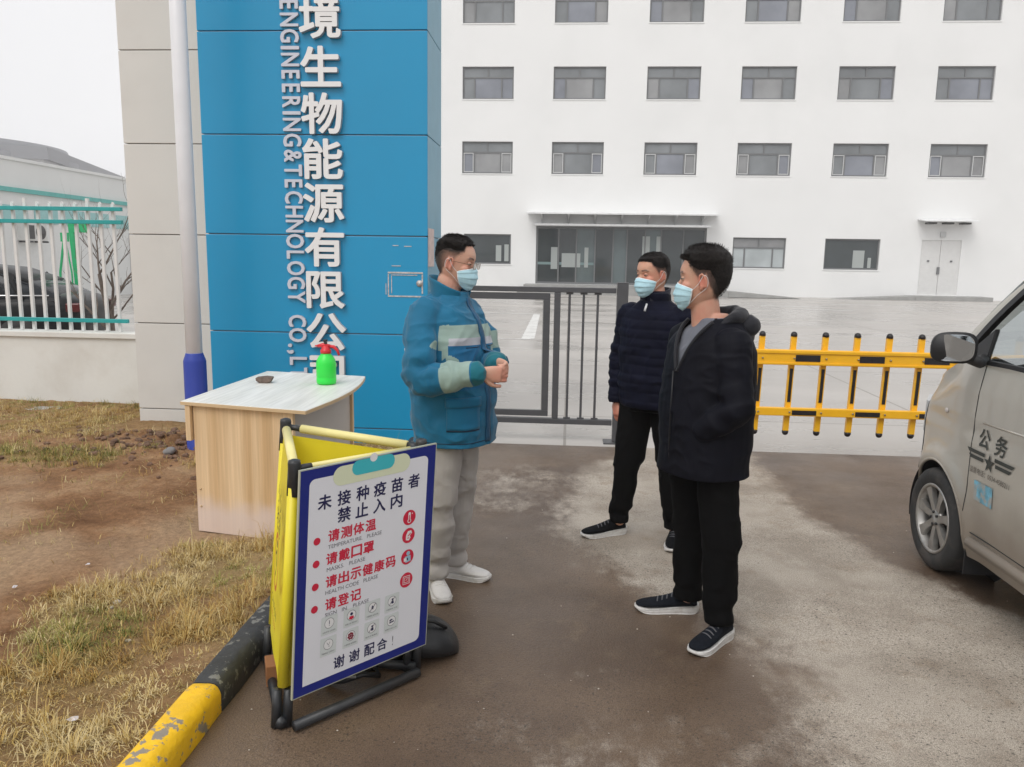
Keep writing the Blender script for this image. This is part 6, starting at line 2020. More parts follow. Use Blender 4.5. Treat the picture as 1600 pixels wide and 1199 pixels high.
def add_head(mb, M):
    h = MB()
    h.loft([head_ring(z) for z in np.concatenate([[-0.003], np.linspace(0.004, 0.229, 26)])])
    # nose
    h.loft([[(x0 + r * cos(t) * 0.9, r * 0.85 * sin(t), z) for t in np.linspace(0, 2 * pi, 13)[:-1]] for x0, r, z in ((0.074, 0.008, 0.125), (0.083, 0.009, 0.112), (0.090, 0.011, 0.098), (0.096, 0.014, 0.084), (0.094, 0.0155, 0.075), (0.086, 0.012, 0.068))])
    for s in (-1, 1):
        h.ell((0.084, s * 0.014, 0.075), (0.012, 0.008, 0.008), 10, 7)
        # brow and cheekbone volumes
        h.ell((0.066, s * 0.030, 0.139), (0.020, 0.024, 0.008), 12, 8)
        h.ell((0.056, s * 0.044, 0.090), (0.024, 0.020, 0.018), 12, 8)
        # ear: tilted cup with rim
        R = np.array(Matrix.Rotation(s * radians(-22), 3, 'Z') @ Matrix.Rotation(radians(-8), 3, 'Y'))
        c = np.array((-0.008, s * 0.078, 0.104))
        h.ell(c, (0.016, 0.0055, 0.027), 14, 10, M=R)
        rim = []
        for t in np.linspace(-0.7, 1.35 * pi, 15):
            rim.append(c + R @ np.array((-0.0165 * cos(t + 2.4) * 1.0, s * (0.006 + 0.004 * cos(t - 1.2)), 0.030 * sin(t - 0.2) * (0.95))))
        h.tube(rim, 0.0040, 8)
        h.ell(c + R @ np.array((0.004, s * 0.002, -0.027)), (0.008, 0.005, 0.008), 10, 7)
        h.ell(c + R @ np.array((0.014, s * 0.0, -0.002)), (0.005, 0.004, 0.008), 8, 6)
    # lips
    h.ell((0.086, 0, 0.050), (0.008, 0.024, 0.006), 12, 8); h.ell((0.084, 0, 0.040), (0.009, 0.020, 0.007), 12, 8)
    h.v = [tuple(p) for p in xf(M, h.v)]
    mb.add(h.v, h.f, 0, True)

def add_hand(mb, wrist, d, palm_n, side, curl=0.4, size=1.0, spread=0.06, thumb_in=0.5):
    """wrist point, direction to the fingers, palm normal; side +1 left hand, -1 right hand"""
    w = np.array(wrist, float); d = np.array(d, float); d /= np.linalg.norm(d)
    n = np.array(palm_n, float); n -= d * (n @ d); n /= np.linalg.norm(n)
    s = np.cross(d, n)                        # across the palm
    s = s * side                              # towards the thumb
    q = size
    rings = []
    for t, hw_, th in ((-0.02, .025, .019), (0.0, .027, .018), (0.03, .034, .016), (0.06, .040, .014), (0.085, .041, .012), (0.095, .036, .009)):
        c = w + d * t * q
        rings.append([c + s * (hw_ * q * math.copysign(abs(cos(a)) ** .8, cos(a))) + n * (th * q * sin(a)) for a in np.linspace(0, 2 * pi, 17)[:-1]])
    mb.loft(rings)
    for k, (off, L) in enumerate(((0.029, 0.070), (0.0095, 0.079), (-0.010, 0.074), (-0.029, 0.058))):
        p = w + d * 0.078 * q + s * off * q
        dd = d * cos(spread * (1.5 - k)) + s * sin(spread * (1.5 - k))
        pts = [p, ]
        rr = [0.0088 * q]
        ang = 0.0
        for j, fr in enumerate((0.46, 0.30, 0.24)):
            ang += curl * (0.75 if j == 0 else 1.0) * (1 + 0.08 * k)
            v = dd * cos(ang) + n * sin(ang)
            p = p + v * L * fr * q * (1.15 if j == 0 else 1)
            pts.append(p); rr.append((0.0082, 0.0075, 0.0064)[j] * q)
        limb(mb, pts, rr, 10, 2)
    p = w + d * 0.018 * q + s * 0.022 * q
    v1 = d * 0.62 + s * 0.62 + n * 0.25 * thumb_in; v1 /= np.linalg.norm(v1)
    v2 = d * 0.88 + s * 0.30 + n * 0.6 * thumb_in; v2 /= np.linalg.norm(v2)
    v3 = d * 0.95 + s * 0.02 + n * 0.8 * thumb_in; v3 /= np.linalg.norm(v3)
    limb(mb, [p, p + v1 * 0.036 * q, p + v1 * 0.036 * q + v2 * 0.032 * q, p + v1 * 0.036 * q + v2 * 0.032 * q + v3 * 0.024 * q], [0.014 * q, 0.0115 * q, 0.0098 * q, 0.0085 * q], 10, 3)

def skin_material(name, base, red):
    m, n, l, p = new_mat(name)
    tc = n.new('ShaderNodeTexCoord')
    nz = n.new('ShaderNodeTexNoise'); nz.inputs['Scale'].default_value = 22; nz.inputs['Detail'].default_value = 5
    l.new(tc.outputs['Object'], nz.inputs['Vector'])
    mr = n.new('ShaderNodeMapRange'); mr.inputs['From Min'].default_value = .35; mr.inputs['From Max'].default_value = .7
    l.new(nz.outputs['Fac'], mr.inputs['Value'])
    mx = n.new('ShaderNodeMix'); mx.data_type = 'RGBA'
    mx.inputs['A'].default_value = (*base, 1); mx.inputs['B'].default_value = (*red, 1)
    ar = n.new('ShaderNodeAttribute'); ar.attribute_name = 'blush'
    ad = n.new('ShaderNodeMath'); ad.operation = 'MULTIPLY_ADD'; ad.inputs[1].default_value = 0.35
    l.new(mr.outputs[0], ad.inputs[0]); l.new(ar.outputs['Fac'], ad.inputs[2]); l.new(ad.outputs[0], mx.inputs['Factor'])
    at = n.new('ShaderNodeAttribute'); at.attribute_name = 'hair'
    nz2 = n.new('ShaderNodeTexNoise'); nz2.inputs['Scale'].default_value = 450
    l.new(tc.outputs['Object'], nz2.inputs['Vector'])
    h2 = n.new('ShaderNodeMath'); h2.operation = 'MULTIPLY_ADD'; h2.inputs[1].default_value = 0.5
    sb_ = n.new('ShaderNodeMath'); sb_.operation = 'SUBTRACT'; sb_.inputs[1].default_value = 0.25
    l.new(nz2.outputs['Fac'], h2.inputs[0]); l.new(at.outputs['Fac'], h2.inputs[2]); l.new(h2.outputs[0], sb_.inputs[0])
    mm = n.new('ShaderNodeMath'); mm.operation = 'MULTIPLY'; mm.use_clamp = True
    g = n.new('ShaderNodeMath'); g.operation = 'GREATER_THAN'; g.inputs[1].default_value = 0.01
    l.new(at.outputs['Fac'], g.inputs[0]); l.new(sb_.outputs[0], mm.inputs[0]); l.new(g.outputs[0], mm.inputs[1])
    m2 = n.new('ShaderNodeMix'); m2.data_type = 'RGBA'
    l.new(mm.outputs[0], m2.inputs['Factor']); l.new(mx.outputs['Result'], m2.inputs['A']); m2.inputs['B'].default_value = (0.022, 0.017, 0.015, 1)
    l.new(m2.outputs['Result'], p.inputs['Base Color'])
    p.inputs['Roughness'].default_value = 0.52
    p.inputs['Subsurface Weight'].default_value = 0.12
    p.inputs['Subsurface Radius'].default_value = (0.012, 0.005, 0.003)
    nb = n.new('ShaderNodeTexNoise'); nb.inputs['Scale'].default_value = 260
    l.new(tc.outputs['Object'], nb.inputs['Vector'])
    b = n.new('ShaderNodeBump'); b.inputs['Strength'].default_value = 0.12; b.inputs['Distance'].default_value = 0.002
    l.new(nb.outputs['Fac'], b.inputs['Height']); l.new(b.outputs[0], p.inputs['Normal'])
    return m
M_hair = mat('short black hair', (0.014, 0.011, 0.010), 0.6, var=0.5, vscale=90, bump=0.8, bscale=420, spec=0.3)
M_maskb = mat('pale blue surgical mask', (0.46, 0.71, 0.80), 0.8, var=0.05, vscale=30, bump=0.15, bscale=500)
M_maskw = mat('white mask edge', (0.72, 0.78, 0.80), 0.8)
M_loop = mat('white elastic loop', (0.74, 0.72, 0.70), 0.7)
M_eye = mat('eye white', (0.30, 0.25, 0.22), 0.3)
M_iris = mat('dark brown iris', (0.015, 0.010, 0.008), 0.15)

def hair_limits(phi, style):
    """lowest height of hair at azimuth phi (radians, absolute)"""
    a = abs(math.degrees(phi))
    if style == 'fade':      # squared front corner, faded sides
        xs_ = (0, 30, 40, 46, 60, 75, 84, 98, 112, 130, 150, 180)
        return float(np.interp(a, xs_, (0.199, 0.196, 0.189, 0.172, 0.170, 0.172, 0.176, 0.176, 0.168, 0.150, 0.125, 0.115)))
    xs_ = (0, 28, 42, 50, 60, 72, 82, 100, 112, 130, 150, 180)
    return float(np.interp(a, xs_, (0.191, 0.189, 0.183, 0.165, 0.160, 0.152, 0.150, 0.152, 0.125, 0.085, 0.060, 0.050)))
def hair_thick(phi, h, st):
    top, side, back = st
    a = abs(phi)
    t = sstep(0.150, 0.200, np.array(h)) * 1.0
    sd = side * (1 - sstep(1.9, 2.8, np.array(a))) + back * sstep(1.9, 2.8, np.array(a))
    return float(sd + (top - sd) * t)
def build_hair(parent, M, style, thick, seed, spike=0.012, quiff=0.0, nst=8000):
    t = bpy.data.objects  # noqa
    mb = MB()
    nph, nh = 96, 34
    rows = []
    for j in range(nh + 1):
        row = []
        for i in range(nph):
            phi = -pi + 2 * pi * i / nph
            lo = hair_limits(phi, style) - 0.001 + 0.003 * float(vnoise(np.array([[phi * 9, 0.5, seed]]), seed)[0])
            h = lo + (0.2292 - lo) * (j / nh)
            g = hair_thick(phi, h, thick)
            edge = sstep(0, 0.42, np.array(j / nh + 0.06 * sin(i * 1.7) * (j / nh)))
            g = 0.0006 + (g - 0.0006) * float(edge)
            p = head_surf(phi, h, g)
            # over the crown grow upwards too
            p[2] += hair_thick(phi, h, thick) * float(sstep(0.165, 0.225, np.array(h))) * 0.9
            if quiff: 
                fr = max(0.0, cos(phi)) * float(sstep(0.19, 0.215, np.array(h))) 
                p[2] += quiff * fr * 0.5; p[0] += quiff * fr * 0.4
            q = p / 0.012
            nn_ = vnoise(np.array([q * (0.8, 0.8, 0.5)]), seed)[0] * 0.0022 + vnoise(np.array([q * 2.0]), seed + 1)[0] * 0.0014
            c0 = np.array((-0.005, 0, 0.13)); dn = (p - c0) / np.linalg.norm(p - c0)
            p = p + dn * nn_ * float(edge)
            row.append(p)
        rows.append(row)
    vs = [p for r in rows for p in r] + [np.array((-0.012, 0, 0.2295 + thick[0] * 0.95))]
    fs = []
    for j in range(nh):
        for i in range(nph):
            i2 = (i + 1) % nph
            fs.append((j * nph + i, j * nph + i2, (j + 1) * nph + i2, (j + 1) * nph + i))
    top = len(vs) - 1
    for i in range(nph): fs.append((nh * nph + i, nh * nph + (i + 1) % nph, top))
    mb.add(xf(M, vs), fs, 0, True)
    # individual short strands
    R = np.random.default_rng(seed)
    sv, sf = [], []
    for _ in range(nst):
        phi = R.uniform(-pi, pi)
        lo = hair_limits(phi, style) - (0.0 if abs(phi) < 0.85 else R.uniform(0, 0.035))
        u = R.uniform(0, 1) ** 0.8
        h = lo - 0.004 + (0.231 - lo) * u
        g = hair_thick(phi, h, thick)
        p = head_surf(phi, min(h, 0.2285), g * 0.75 * min(1, u * 8 + 0.1))
        if h > 0.2: 
            # spread evenly over the flat crown
            k = R.uniform(0.0, 1.0) ** 0.5
            cpt = np.array((-0.012, 0, 0)); p = cpt + (p - cpt) * (k, k, 1); p[2] = np.interp(k, (0, .6, 1), (0.2295, 0.222, h)) + 0.004
        p[2] += g * float(sstep(0.165, 0.225, np.array(h))) * 0.8
        c0 = np.array((-0.005, 0, 0.12)); dn = (p - c0) / np.linalg.norm(p - c0)
        L = (0.35 + 0.65 * R.uniform()) * spike * (0.35 + 0.65 * float(sstep(0.14, 0.20, np.array(h))))
        comb = np.array((0.35, 0, 0.2)) if h > 0.17 else np.array((-0.15, 0, -0.9))
        dd = dn + comb * 0.8 + R.normal(0, 0.22, 3); dd /= np.linalg.norm(dd)
        sx = np.cross(dd, R.normal(0, 1, 3)); sx /= np.linalg.norm(sx)
        b = len(sv)
        sv += [p - sx * 0.0009, p + sx * 0.0009, p + dd * L]
        sf.append((b, b + 1, b + 2))
    mb.add(xf(M, sv), sf, 0, False)
    return mb.obj('hair', M_hair, parent, fix=False)

def build_mask(parent, M, seed, top=0.092, low=-0.012, wide=62):
    """pleated mask over nose, mouth and chin, with ear loops"""
    o = MB()
    nu, nv = 40, 30
    def fr(u, v):
        # u -1..1 across, v 0 bottom .. 1 top
        phi = radians(wide - 4 * abs(v - 0.5)) * u
        tz = top + 0.012 * (1 - abs(u)) ** 0.8 - 0.016 * abs(u) ** 1.5
        bz_ = low + 0.026 * abs(u) ** 1.7
        h = bz_ + (tz - bz_) * v
        s = head_surf(phi, max(h, 0.012), 0.006)
        f0 = np.interp(v, (0, .12, .35, .6, .8, 1), (-0.012, 0.008, 0.017, 0.022, 0.017, 0.0055))
        c = max(0.0, 1 - abs(u) * 1.0) ** 0.8
        ext = f0 * c + 0.004 * (1 - c)
        # pleats
        ph = (v * 3.6) % 1.0
        ext += (0.0048 * (1 - ph) - 0.0020) * (0.35 + 0.65 * (1 - abs(u))) * (0.06 < v < 0.93)
        ext += 0.0012 * vnoise(np.array([[u * 5, v * 6, seed]]), seed)[0]
        d = np.array((cos(phi), sin(phi), 0))
        p = s + d * ext
        p[2] = h
        return p
    vs, fs = [], []
    for j in range(nv + 1):
        for i in range(nu + 1): vs.append(fr(-1 + 2 * i / nu, j / nv))
    for j in range(nv):
        for i in range(nu):
            a = j * (nu + 1) + i
            fs.append((a, a + 1, a + nu + 2, a + nu + 1))
    o.add(xf(M, vs), fs, 0, True)
    o.mi = [1 if (f[0] // (nu + 1)) >= nv - 1 or (f[0] % (nu + 1)) in (0, nu - 1) else 0 for f in fs]
    mk = o.obj('face_mask', [M_maskb, M_maskw], parent, fix=False)
    sm = mk.modifiers.new('t', 'SOLIDIFY'); sm.thickness = 0.0012; sm.offset = 1
    for s in (-1, 1):
        ear = np.array((-0.014, s * 0.087, 0.120)); eb = np.array((-0.018, s * 0.084, 0.088))
        a = fr(s * 0.985, 0.93); b = fr(s * 0.985, 0.06)
        mid1 = (a + ear) / 2 + np.array((0, s * 0.004, 0.001)); mid2 = (b + eb) / 2 + np.array((0, s * 0.002, 0))
        pts = catmull([a, mid1, ear + np.array((0.006, s * 0.001, 0.008)), ear + np.array((-0.010, s * 0.0, -0.002)), eb + np.array((-0.003, s * 0.0, -0.006)), mid2, b], 5)
        MB().tube(xf(M, pts), 0.0011, 6).obj('ear_loop', M_loop, mk)
    return mk

def build_eyes(parent, M, skin):
    for s in (-1, 1):
        c = np.array((0.0700, s * 0.0315, 0.1175))
        e = MB().ell((0, 0, 0), 0.0118, 16, 12)
        e.v = [tuple(p) for p in xf(M, np.array(e.v) + c)]
        eo = e.obj('eye', M_eye, parent)
        i_ = MB().ell((0, 0, 0), (0.003, 0.0055, 0.0055), 12, 8)
        i_.v = [tuple(p) for p in xf(M, np.array(i_.v) + c + np.array((0.0105, 0, -0.0010)))]
        i_.obj('iris', M_iris, eo)
        for lo_, hi_, nm in ((6, 86, 'upper_eyelid'), (-86, -16, 'lower_eyelid')):
            rr_ = []
            for la in np.linspace(radians(lo_), radians(hi_), 8):
                rr_.append([c + 0.0131 * np.array((cos(la) * cos(t), cos(la) * sin(t), sin(la))) for t in np.linspace(-1.5, 1.5, 18)])
            q = MB().add(xf(M, [p for g in rr_ for p in g]), [(a * 18 + b, a * 18 + b + 1, (a + 1) * 18 + b + 1, (a + 1) * 18 + b) for a in range(7) for b in range(17)], 0, True)
            q.obj(nm, skin, eo)
        lash = [c + np.array((0.0128 * cos(t) * 0.95, 0.0128 * sin(t), 0.0012 + 0.0010 * cos(t * 1.5))) for t in np.linspace(-1.0, 1.0, 9)]
        MB().tube(xf(M, lash), 0.0009, 5).obj('eye_lashes', M_hair, eo)

def body_attrs(me, M, style, skin, blush_pts):
    co = get_co(me)
    Mi = np.array(M.inverted())
    L = co @ Mi[:3, :3].T + Mi[:3, 3]
    no = get_no(me)
    near = (np.linalg.norm(L - np.array((0, 0, 0.1)), axis=1) < 0.19)
    d = np.zeros(len(co))
    def push(c, r, amt):
        w = np.exp(-(((L - np.array(c)) / np.array(r)) ** 2).sum(1)) * near
        return w * amt
    for s in (-1, 1):
        d += push((0.086, s * 0.0315, 0.1195), (0.016, 0.014, 0.0075), -0.0085)      # eye socket
        d += push((0.083, s * 0.032, 0.1265), (0.012, 0.015, 0.0035), 0.0030)        # upper lid
        d += push((0.083, s * 0.032, 0.1090), (0.012, 0.015, 0.0040), 0.0018)        # lower lid
        d += push((0.06, s * 0.062, 0.150), (0.02, 0.016, 0.02), -0.0025)            # temple
    d += push((0.088, 0, 0.148), (0.02, 0.02, 0.01), 0.001)
    co2 = co + no * d[:, None]
    set_co(me, co2)
    phi = np.abs(np.arctan2(L[:, 1], L[:, 0] + 0.005))
    deg = np.degrees(phi)
    if style == 'fade': lim = np.interp(deg, (0, 30, 40, 46, 60, 75, 84, 98, 112, 130, 150, 180), (0.200, 0.197, 0.186, 0.162, 0.150, 0.125, 0.100, 0.128, 0.080, 0.045, 0.030, 0.025))
    else: lim = np.interp(deg, (0, 28, 42, 50, 60, 72, 82, 100, 112, 130, 150, 180), (0.192, 0.190, 0.182, 0.158, 0.146, 0.118, 0.092, 0.122, 0.076, 0.042, 0.026, 0.022))
    back = sstep(100, 140, deg)
    full = sstep(0.150, 0.172, L[:, 2])
    dens = 0.62 + 0.38 * np.maximum(back, full) if style == 'fade' else 0.85 + 0.15 * np.maximum(back, full)
    hair = sstep(-0.004, 0.022, L[:, 2] - lim + 0.004 * vnoise(L * 160, 8)) * near * dens
    ear = np.abs(L[:, 1]) > 0.0795
    hair = hair * ~ear
    # eyebrows
    for s in (-1, 1):
        yb = L[:, 1] * s
        zb = 0.1395 + 0.004 * np.clip((yb - 0.018) / 0.02, 0, 1) - 0.006 * np.clip((yb - 0.042) / 0.012, 0, 1)
        eb = sstep(0.0060, 0.0022, np.abs(L[:, 2] - zb)) * sstep(0.010, 0.016, yb) * sstep(0.056, 0.046, yb) * (L[:, 0] > 0.045) * near
        hair = np.maximum(hair, eb * 0.85)
    set_attr(me, 'hair', hair)
    bl = np.zeros(len(co))
    for c, r, a in (((0.0, 0.085, 0.104), (0.03, 0.016, 0.035), 0.9), ((0.0, -0.085, 0.104), (0.03, 0.016, 0.035), 0.9), ((0.07, 0.045, 0.09), (0.03, 0.03, 0.03), 0.5), ((0.07, -0.045, 0.09), (0.03, 0.03, 0.03), 0.5), ((0.1, 0, 0.08), (0.02, 0.02, 0.02), 0.5), ((0, 0, -0.03), (0.1, 0.1, 0.06), 0.35)):
        bl = np.maximum(bl, a * np.exp(-(((L - np.array(c)) / np.array(r)) ** 2).sum(1)))
    for c, r in blush_pts:
        bl = np.maximum(bl, 0.7 * np.exp(-(((co - np.array(c)) / r) ** 2).sum(1)))
    set_attr(me, 'blush', bl)
    me.materials.clear(); me.materials.append(skin)

def wrinkle(me, amp, scale=(3.2, 3.2, 8.0), seed=0, extra=None, folds=(), fk=1.5):
    co, no = get_co(me), get_no(me)
    a = fbm(co * np.array(scale) + np.array([[0, 0, 0]]) + 0.25 * fbm(co * 3, 2, seed + 9)[:, None] * np.array(scale), 3, seed)
    r = 1 - np.abs(vnoise(co * np.array(scale) * 1.35 + a[:, None] * 0.8, seed + 5)) * 2.0
    sc2 = np.array(scale) * 2.6
    r2 = 1 - np.abs(vnoise(co * sc2 + 1.2 * a[:, None], seed + 6)) * 2.2
    r3 = 1 - np.abs(vnoise(co * np.array(scale)[::-1] * 1.9 + 0.9 * a[:, None], seed + 7)) * 2.4
    d = amp * (0.6 * a + 0.8 * r + 0.60 * np.clip(r2, -0.6, 1) + 0.55 * np.clip(r3, -0.6, 1))
    for c, rad, ax, f, am in folds:
        # bunched folds around a joint: ripples along axis ax
        rel = co - np.array(c)
        w = np.exp(-((rel / rad) ** 2).sum(1))
        ax = np.array(ax, float); ax /= np.linalg.norm(ax)
        tt = rel @ ax
        per = np.cross(ax, (0.3, 0.5, 0.8)); per /= np.linalg.norm(per)
        wob = fbm(co * 9, 2, seed + 3) * 1.7 + (rel @ per) * 9
        s = np.sin(tt * f + wob)
        d += fk * w * am * (s * 0.55 + 0.45 * (1 - 2 * np.abs(np.sin(tt * f * 0.5 + wob * 0.7))))
    if extra is not None: d = d + extra(co, no)
    set_co(me, co + no * d[:, None])

# ---------------------------------------------------------------- shoes
def shoe(parent, heel, toe, L=0.29, upper=None, sole=None, laces=None, white=False, z=0.0, ankle=0.075, tag_label=None):
    heel, toe = np.array((*heel, z), float), np.array((*toe, z), float)
    d = (toe - heel); d /= np.linalg.norm(d); s = np.array((-d[1], d[0], 0))
    sh = empty('shoe', (0, 0, 0)); sh.parent = parent
    if tag_label: sh['label'] = tag_label
    o = heel
    def ring_pt(x, w, z0, z1, n=22, pw=2.4):
        out = []
        for k in range(n):
            t = 2 * pi * k / n
            cx = math.copysign(abs(cos(t)) ** (2 / pw), cos(t)); cz = math.copysign(abs(sin(t)) ** (2 / pw), sin(t))
            wi = w * (1 - 0.28 * max(0, cz))
            out.append(o + d * x * L + s * cx * wi + np.array((0, 0, (z0 + z1) / 2 + (z1 - z0) / 2 * cz)))
        return out
    st = 0.027 if not white else 0.023
    up = MB()
    prof = [(0.02, 0.022, st, 0.055), (0.05, 0.030, st - .004, 0.085), (0.14, 0.034, st - .004, 0.102), (0.26, 0.035, st - .004, 0.104), (0.36, 0.037, st - .004, 0.096), (0.48, 0.041, st - .004, 0.082), (0.62, 0.046, st - .004, 0.068),
            (0.76, 0.047, st - .004, 0.060), (0.88, 0.041, st - .004, 0.053), (0.96, 0.028, st, 0.046), (0.99, 0.014, st + .004, 0.038)]
    up.loft([ring_pt(*p) for p in prof])
    uo = up.obj('upper', upper, sh)
    sb_ = uo.modifiers.new('s', 'SUBSURF'); sb_.levels = 1; sb_.render_levels = 1
    so = MB()
    # sole outline
    xs_ = [(-0.005, 0.0), (0.005, 0.014), (0.04, 0.028), (0.16, 0.036), (0.34, 0.036), (0.5, 0.040), (0.66, 0.046), (0.78, 0.047), (0.88, 0.041), (0.95, 0.030), (0.99, 0.015), (1.003, 0.0)]
    left = catmull([(a, b, 0) for a, b in xs_], 3)
    outl = [(p[0], p[1]) for p in left] + [(p[0], -p[1]) for p in left[::-1][1:-1]]
    rings = []
    for hgt, gr in ((0.0, -0.003), (0.004, 0.001), (0.5, 0.003), (1.0, 0.002), (1.0, -0.006)):
        ring = []
        for a, b in outl:
            thick = st * (1.45 - 0.75 * min(max(a, 0), 1)) if not white else st
            tip = 0.014 * max(0, (a - 0.78) / 0.22) ** 2 + 0.006 * max(0, (0.08 - a) / 0.08)
            zz = (hgt * thick if hgt > 0.01 else hgt)
            zz = max(zz, 0) + tip * (1 - hgt * 0.3)
            bb = b + math.copysign(gr, b) if abs(b) > 1e-4 else b
            ring.append(o + d * (a * L + (gr if a > 0.9 else -gr if a < 0.05 else 0)) + s * bb + np.array((0, 0, zz)))
        rings.append(ring)
    so.loft(rings, smooth=False)
    so.obj('sole', sole, sh, bevel=0.002)
    la = MB()
    for k in range(4):
        x = 0.42 + k * 0.075
        w = 0.022 + 0.002 * k; h0 = np.interp(x, [p[0] for p in prof], [p[3] for p in prof])
        pts = [o + d * x * L + s * w * t + np.array((0, 0, h0 + 0.002 - 0.010 * abs(t) ** 2)) + d * 0.006 * t for t in np.linspace(-1, 1, 6)]
        la.tube(pts, 0.0032, 6)
    la.obj('laces', laces or upper, sh)
    return sh

M_shoew = mat('off white leather sneaker', (0.66, 0.645, 0.63), 0.5, var=0.05, vscale=30, bump=0.12, bscale=120)
M_solew = mat('white rubber sole', (0.68, 0.67, 0.65), 0.55, dirt=(0.35, 0.31, 0.27), dirt_amt=0.6, dscale=20)
M_shoek = mat('black knit sneaker', (0.006, 0.0065, 0.008), 0.8, spec=0.12, var=0.25, vscale=60, bump=0.5, bscale=350)
M_shoen = mat('dark navy mesh sneaker', (0.008, 0.010, 0.015), 0.8, spec=0.15, var=0.25, vscale=60, bump=0.5, bscale=350)
M_lacel = mat('grey lace', (0.10, 0.10, 0.11), 0.8)

# ================================================================ person 1: blue jacket
def person_blue():
    PX, PY = -0.56, 3.80
    root = empty('person', (PX, PY, 0), 0, 'person in blue work jacket with grey bands and light grey trousers, hands clasped', 'person')
    o = np.array((PX, PY, 0))
    yaw = radians(-24)
    f, l = dirv(yaw), dirv(yaw + pi / 2)
    W = lambda x, y, z: np.array((x, y, z)) - o
    shR, elR, wrR = W(-.665, 3.625, 1.435), W(-.665, 3.525, 1.135), W(-.395, 3.475, 1.165)
    shL, elL, wrL = W(-.495, 3.965, 1.430), W(-.395, 3.900, 1.165), W(-.335, 3.640, 1.195)
    hipN, knN, anN = W(-.60, 3.715, .87), W(-.615, 3.725, .47), W(-.640, 3.765, .09)
    hipF, knF, anF = W(-.545, 3.875, .87), W(-.535, 3.895, .48), W(-.575, 3.945, .09)
    M = head_matrix(tuple(W(-.563, 3.80, 1.546)), radians(-9), radians(9), 0, 1.02)
    # ---- body
    b = MB()
    torso(b, [(0.84, .005, 0, .15, .10), (0.95, 0, 0, .165, .115), (1.10, -.01, 0, .155, .115), (1.28, -.02, 0, .17, .12), (1.40, -.025, 0, .165, .10), (1.455, -.02, 0, .09, .07), (1.49, -.015, 0, .06, .06)], yaw)
    limb(b, [W(-.585, 3.80, 1.42), W(-.590, 3.80, 1.48), W(-.578, 3.80, 1.56), W(-.572, 3.80, 1.60)], [.072, .062, .060, .055])
    for s_, e_, w_ in ((shR, elR, wrR), (shL, elL, wrL)): limb(b, [s_ + (0.01, 0.03, -.03), (s_ + e_) / 2, e_, (e_ + w_) / 2, w_], [.038, .040, .038, .036, .026])
    for h_, k_, a_ in ((hipN, knN, anN), (hipF, knF, anF)): limb(b, [h_, (h_ + k_) / 2, k_, (k_ + a_) / 2, a_], [.075, .065, .055, .05, .036])
    add_head(b, M)
    add_hand(b, W(-.383, 3.483, 1.170), (0.94, 0.14, -0.10), (-0.08, 0.95, 0.05), -1, 0.62, 0.97, 0.03, 0.35)
    add_hand(b, W(-.318, 3.612, 1.200), (0.50, -0.78, -0.22), (-0.78, -0.45, -0.1), 1, 0.72, 0.95, 0.03, 0.9)
    me = remesh('body', b, 0.0040, 1)
    skin = skin_material('skin of clasped hands person', (0.60, 0.365, 0.265), (0.60, 0.23, 0.165))
    body_attrs(me, M, 'fade', skin, [(W(-.27, 3.5, 1.15), 0.06)])
    body = link('body', me, root)
    build_eyes(body, M, skin)
    build_hair(root, M, 'fade', (0.009, 0.0008, 0.002), 11, spike=0.012, quiff=0.003, nst=8000)
    build_mask(root, M, 21)
    # glasses
    M_gold = mat('bronze glasses frame', (0.20, 0.13, 0.08), 0.3, metal=0.8)
    M_glens = glass_mat('brown tinted lens', (0.42, 0.34, 0.30), 0.45)
    gl = MB()
    lens = []
    for s in (-1, 1):
        ring = [np.array((0.1045 - 0.10 * (abs(0.034 + 0.025 * cos(t)) ) ** 1.6, s * (0.034 + 0.0245 * math.copysign(abs(cos(t)) ** .7, cos(t))), 0.111 + 0.0155 * math.copysign(abs(sin(t)) ** .7, sin(t)))) for t in np.linspace(0, 2 * pi, 29)[:-1]]
        gl.tube(xf(M, ring), 0.0011, 6, close=True, caps=False)
        lens.append(ring)
        gl.tube(xf(M, [(0.097, s * 0.0595, 0.117), (0.085, s * 0.075, 0.117), (0.03, s * 0.0835, 0.119), (-0.012, s * 0.0845, 0.120), (-0.030, s * 0.083, 0.108)]), 0.0014, 6)
    gl.tube(xf(M, [(0.1045, -0.010, 0.114), (0.106, 0, 0.117), (0.1045, 0.010, 0.114)]), 0.0012, 6)
    go = gl.obj('glasses', M_gold, root)
    for ring in lens: MB().add(xf(M, ring), [tuple(range(28))]).obj('lens', M_glens, go)
    # ---- jacket
    j = MB()
    torso(j, [(0.72, .018, 0, .202, .188), (0.785, .015, 0, .207, .190), (0.86, .012, 0, .215, .190), (0.98, .005, 0, .222, .192), (1.10, -.005, 0, .220, .190), (1.24, -.012, 0, .225, .185), (1.34, -.020, 0, .222, .172), (1.42, -.028, 0, .195, .145), (1.465, -.028, 0, .135, .115), (1.50, -.022, 0, .092, .098), (1.515, -.018, 0, .082, .090)], yaw, p=2.35)
    limb(j, [shR + (.0, .035, -.01), shR + (-.012, -.01, -.09), (shR + elR) / 2 + (-.012, -.02, -.02), elR + (-.012, -.005, 0), elR + (.07, -.015, -.005), (elR + wrR) / 2 + (.02, -.005, .0), wrR + (-.03, .0, .0), wrR + (.0, 0, 0)], [.082, .080, .072, .071, .070, .063, .054, .050], 24)
    limb(j, [shL + (-.02, -.03, -.01), shL + (.0, .0, -.09), (shL + elL) / 2 + (.02, .0, .0), elL, elL + (.02, -.07, .005), (elL + wrL) / 2, wrL + (.0, .03, 0), wrL + (.0, .0, .0)], [.080, .074, .066, .064, .060, .055, .050, .047], 24)
    me = remesh('jacket', j, 0.0055, 3)
    co = get_co(me)
    # band attributes, before the folds are added
    cs = co - np.array((-.02, 0, 0)); fx = cs @ f; lx = cs @ l
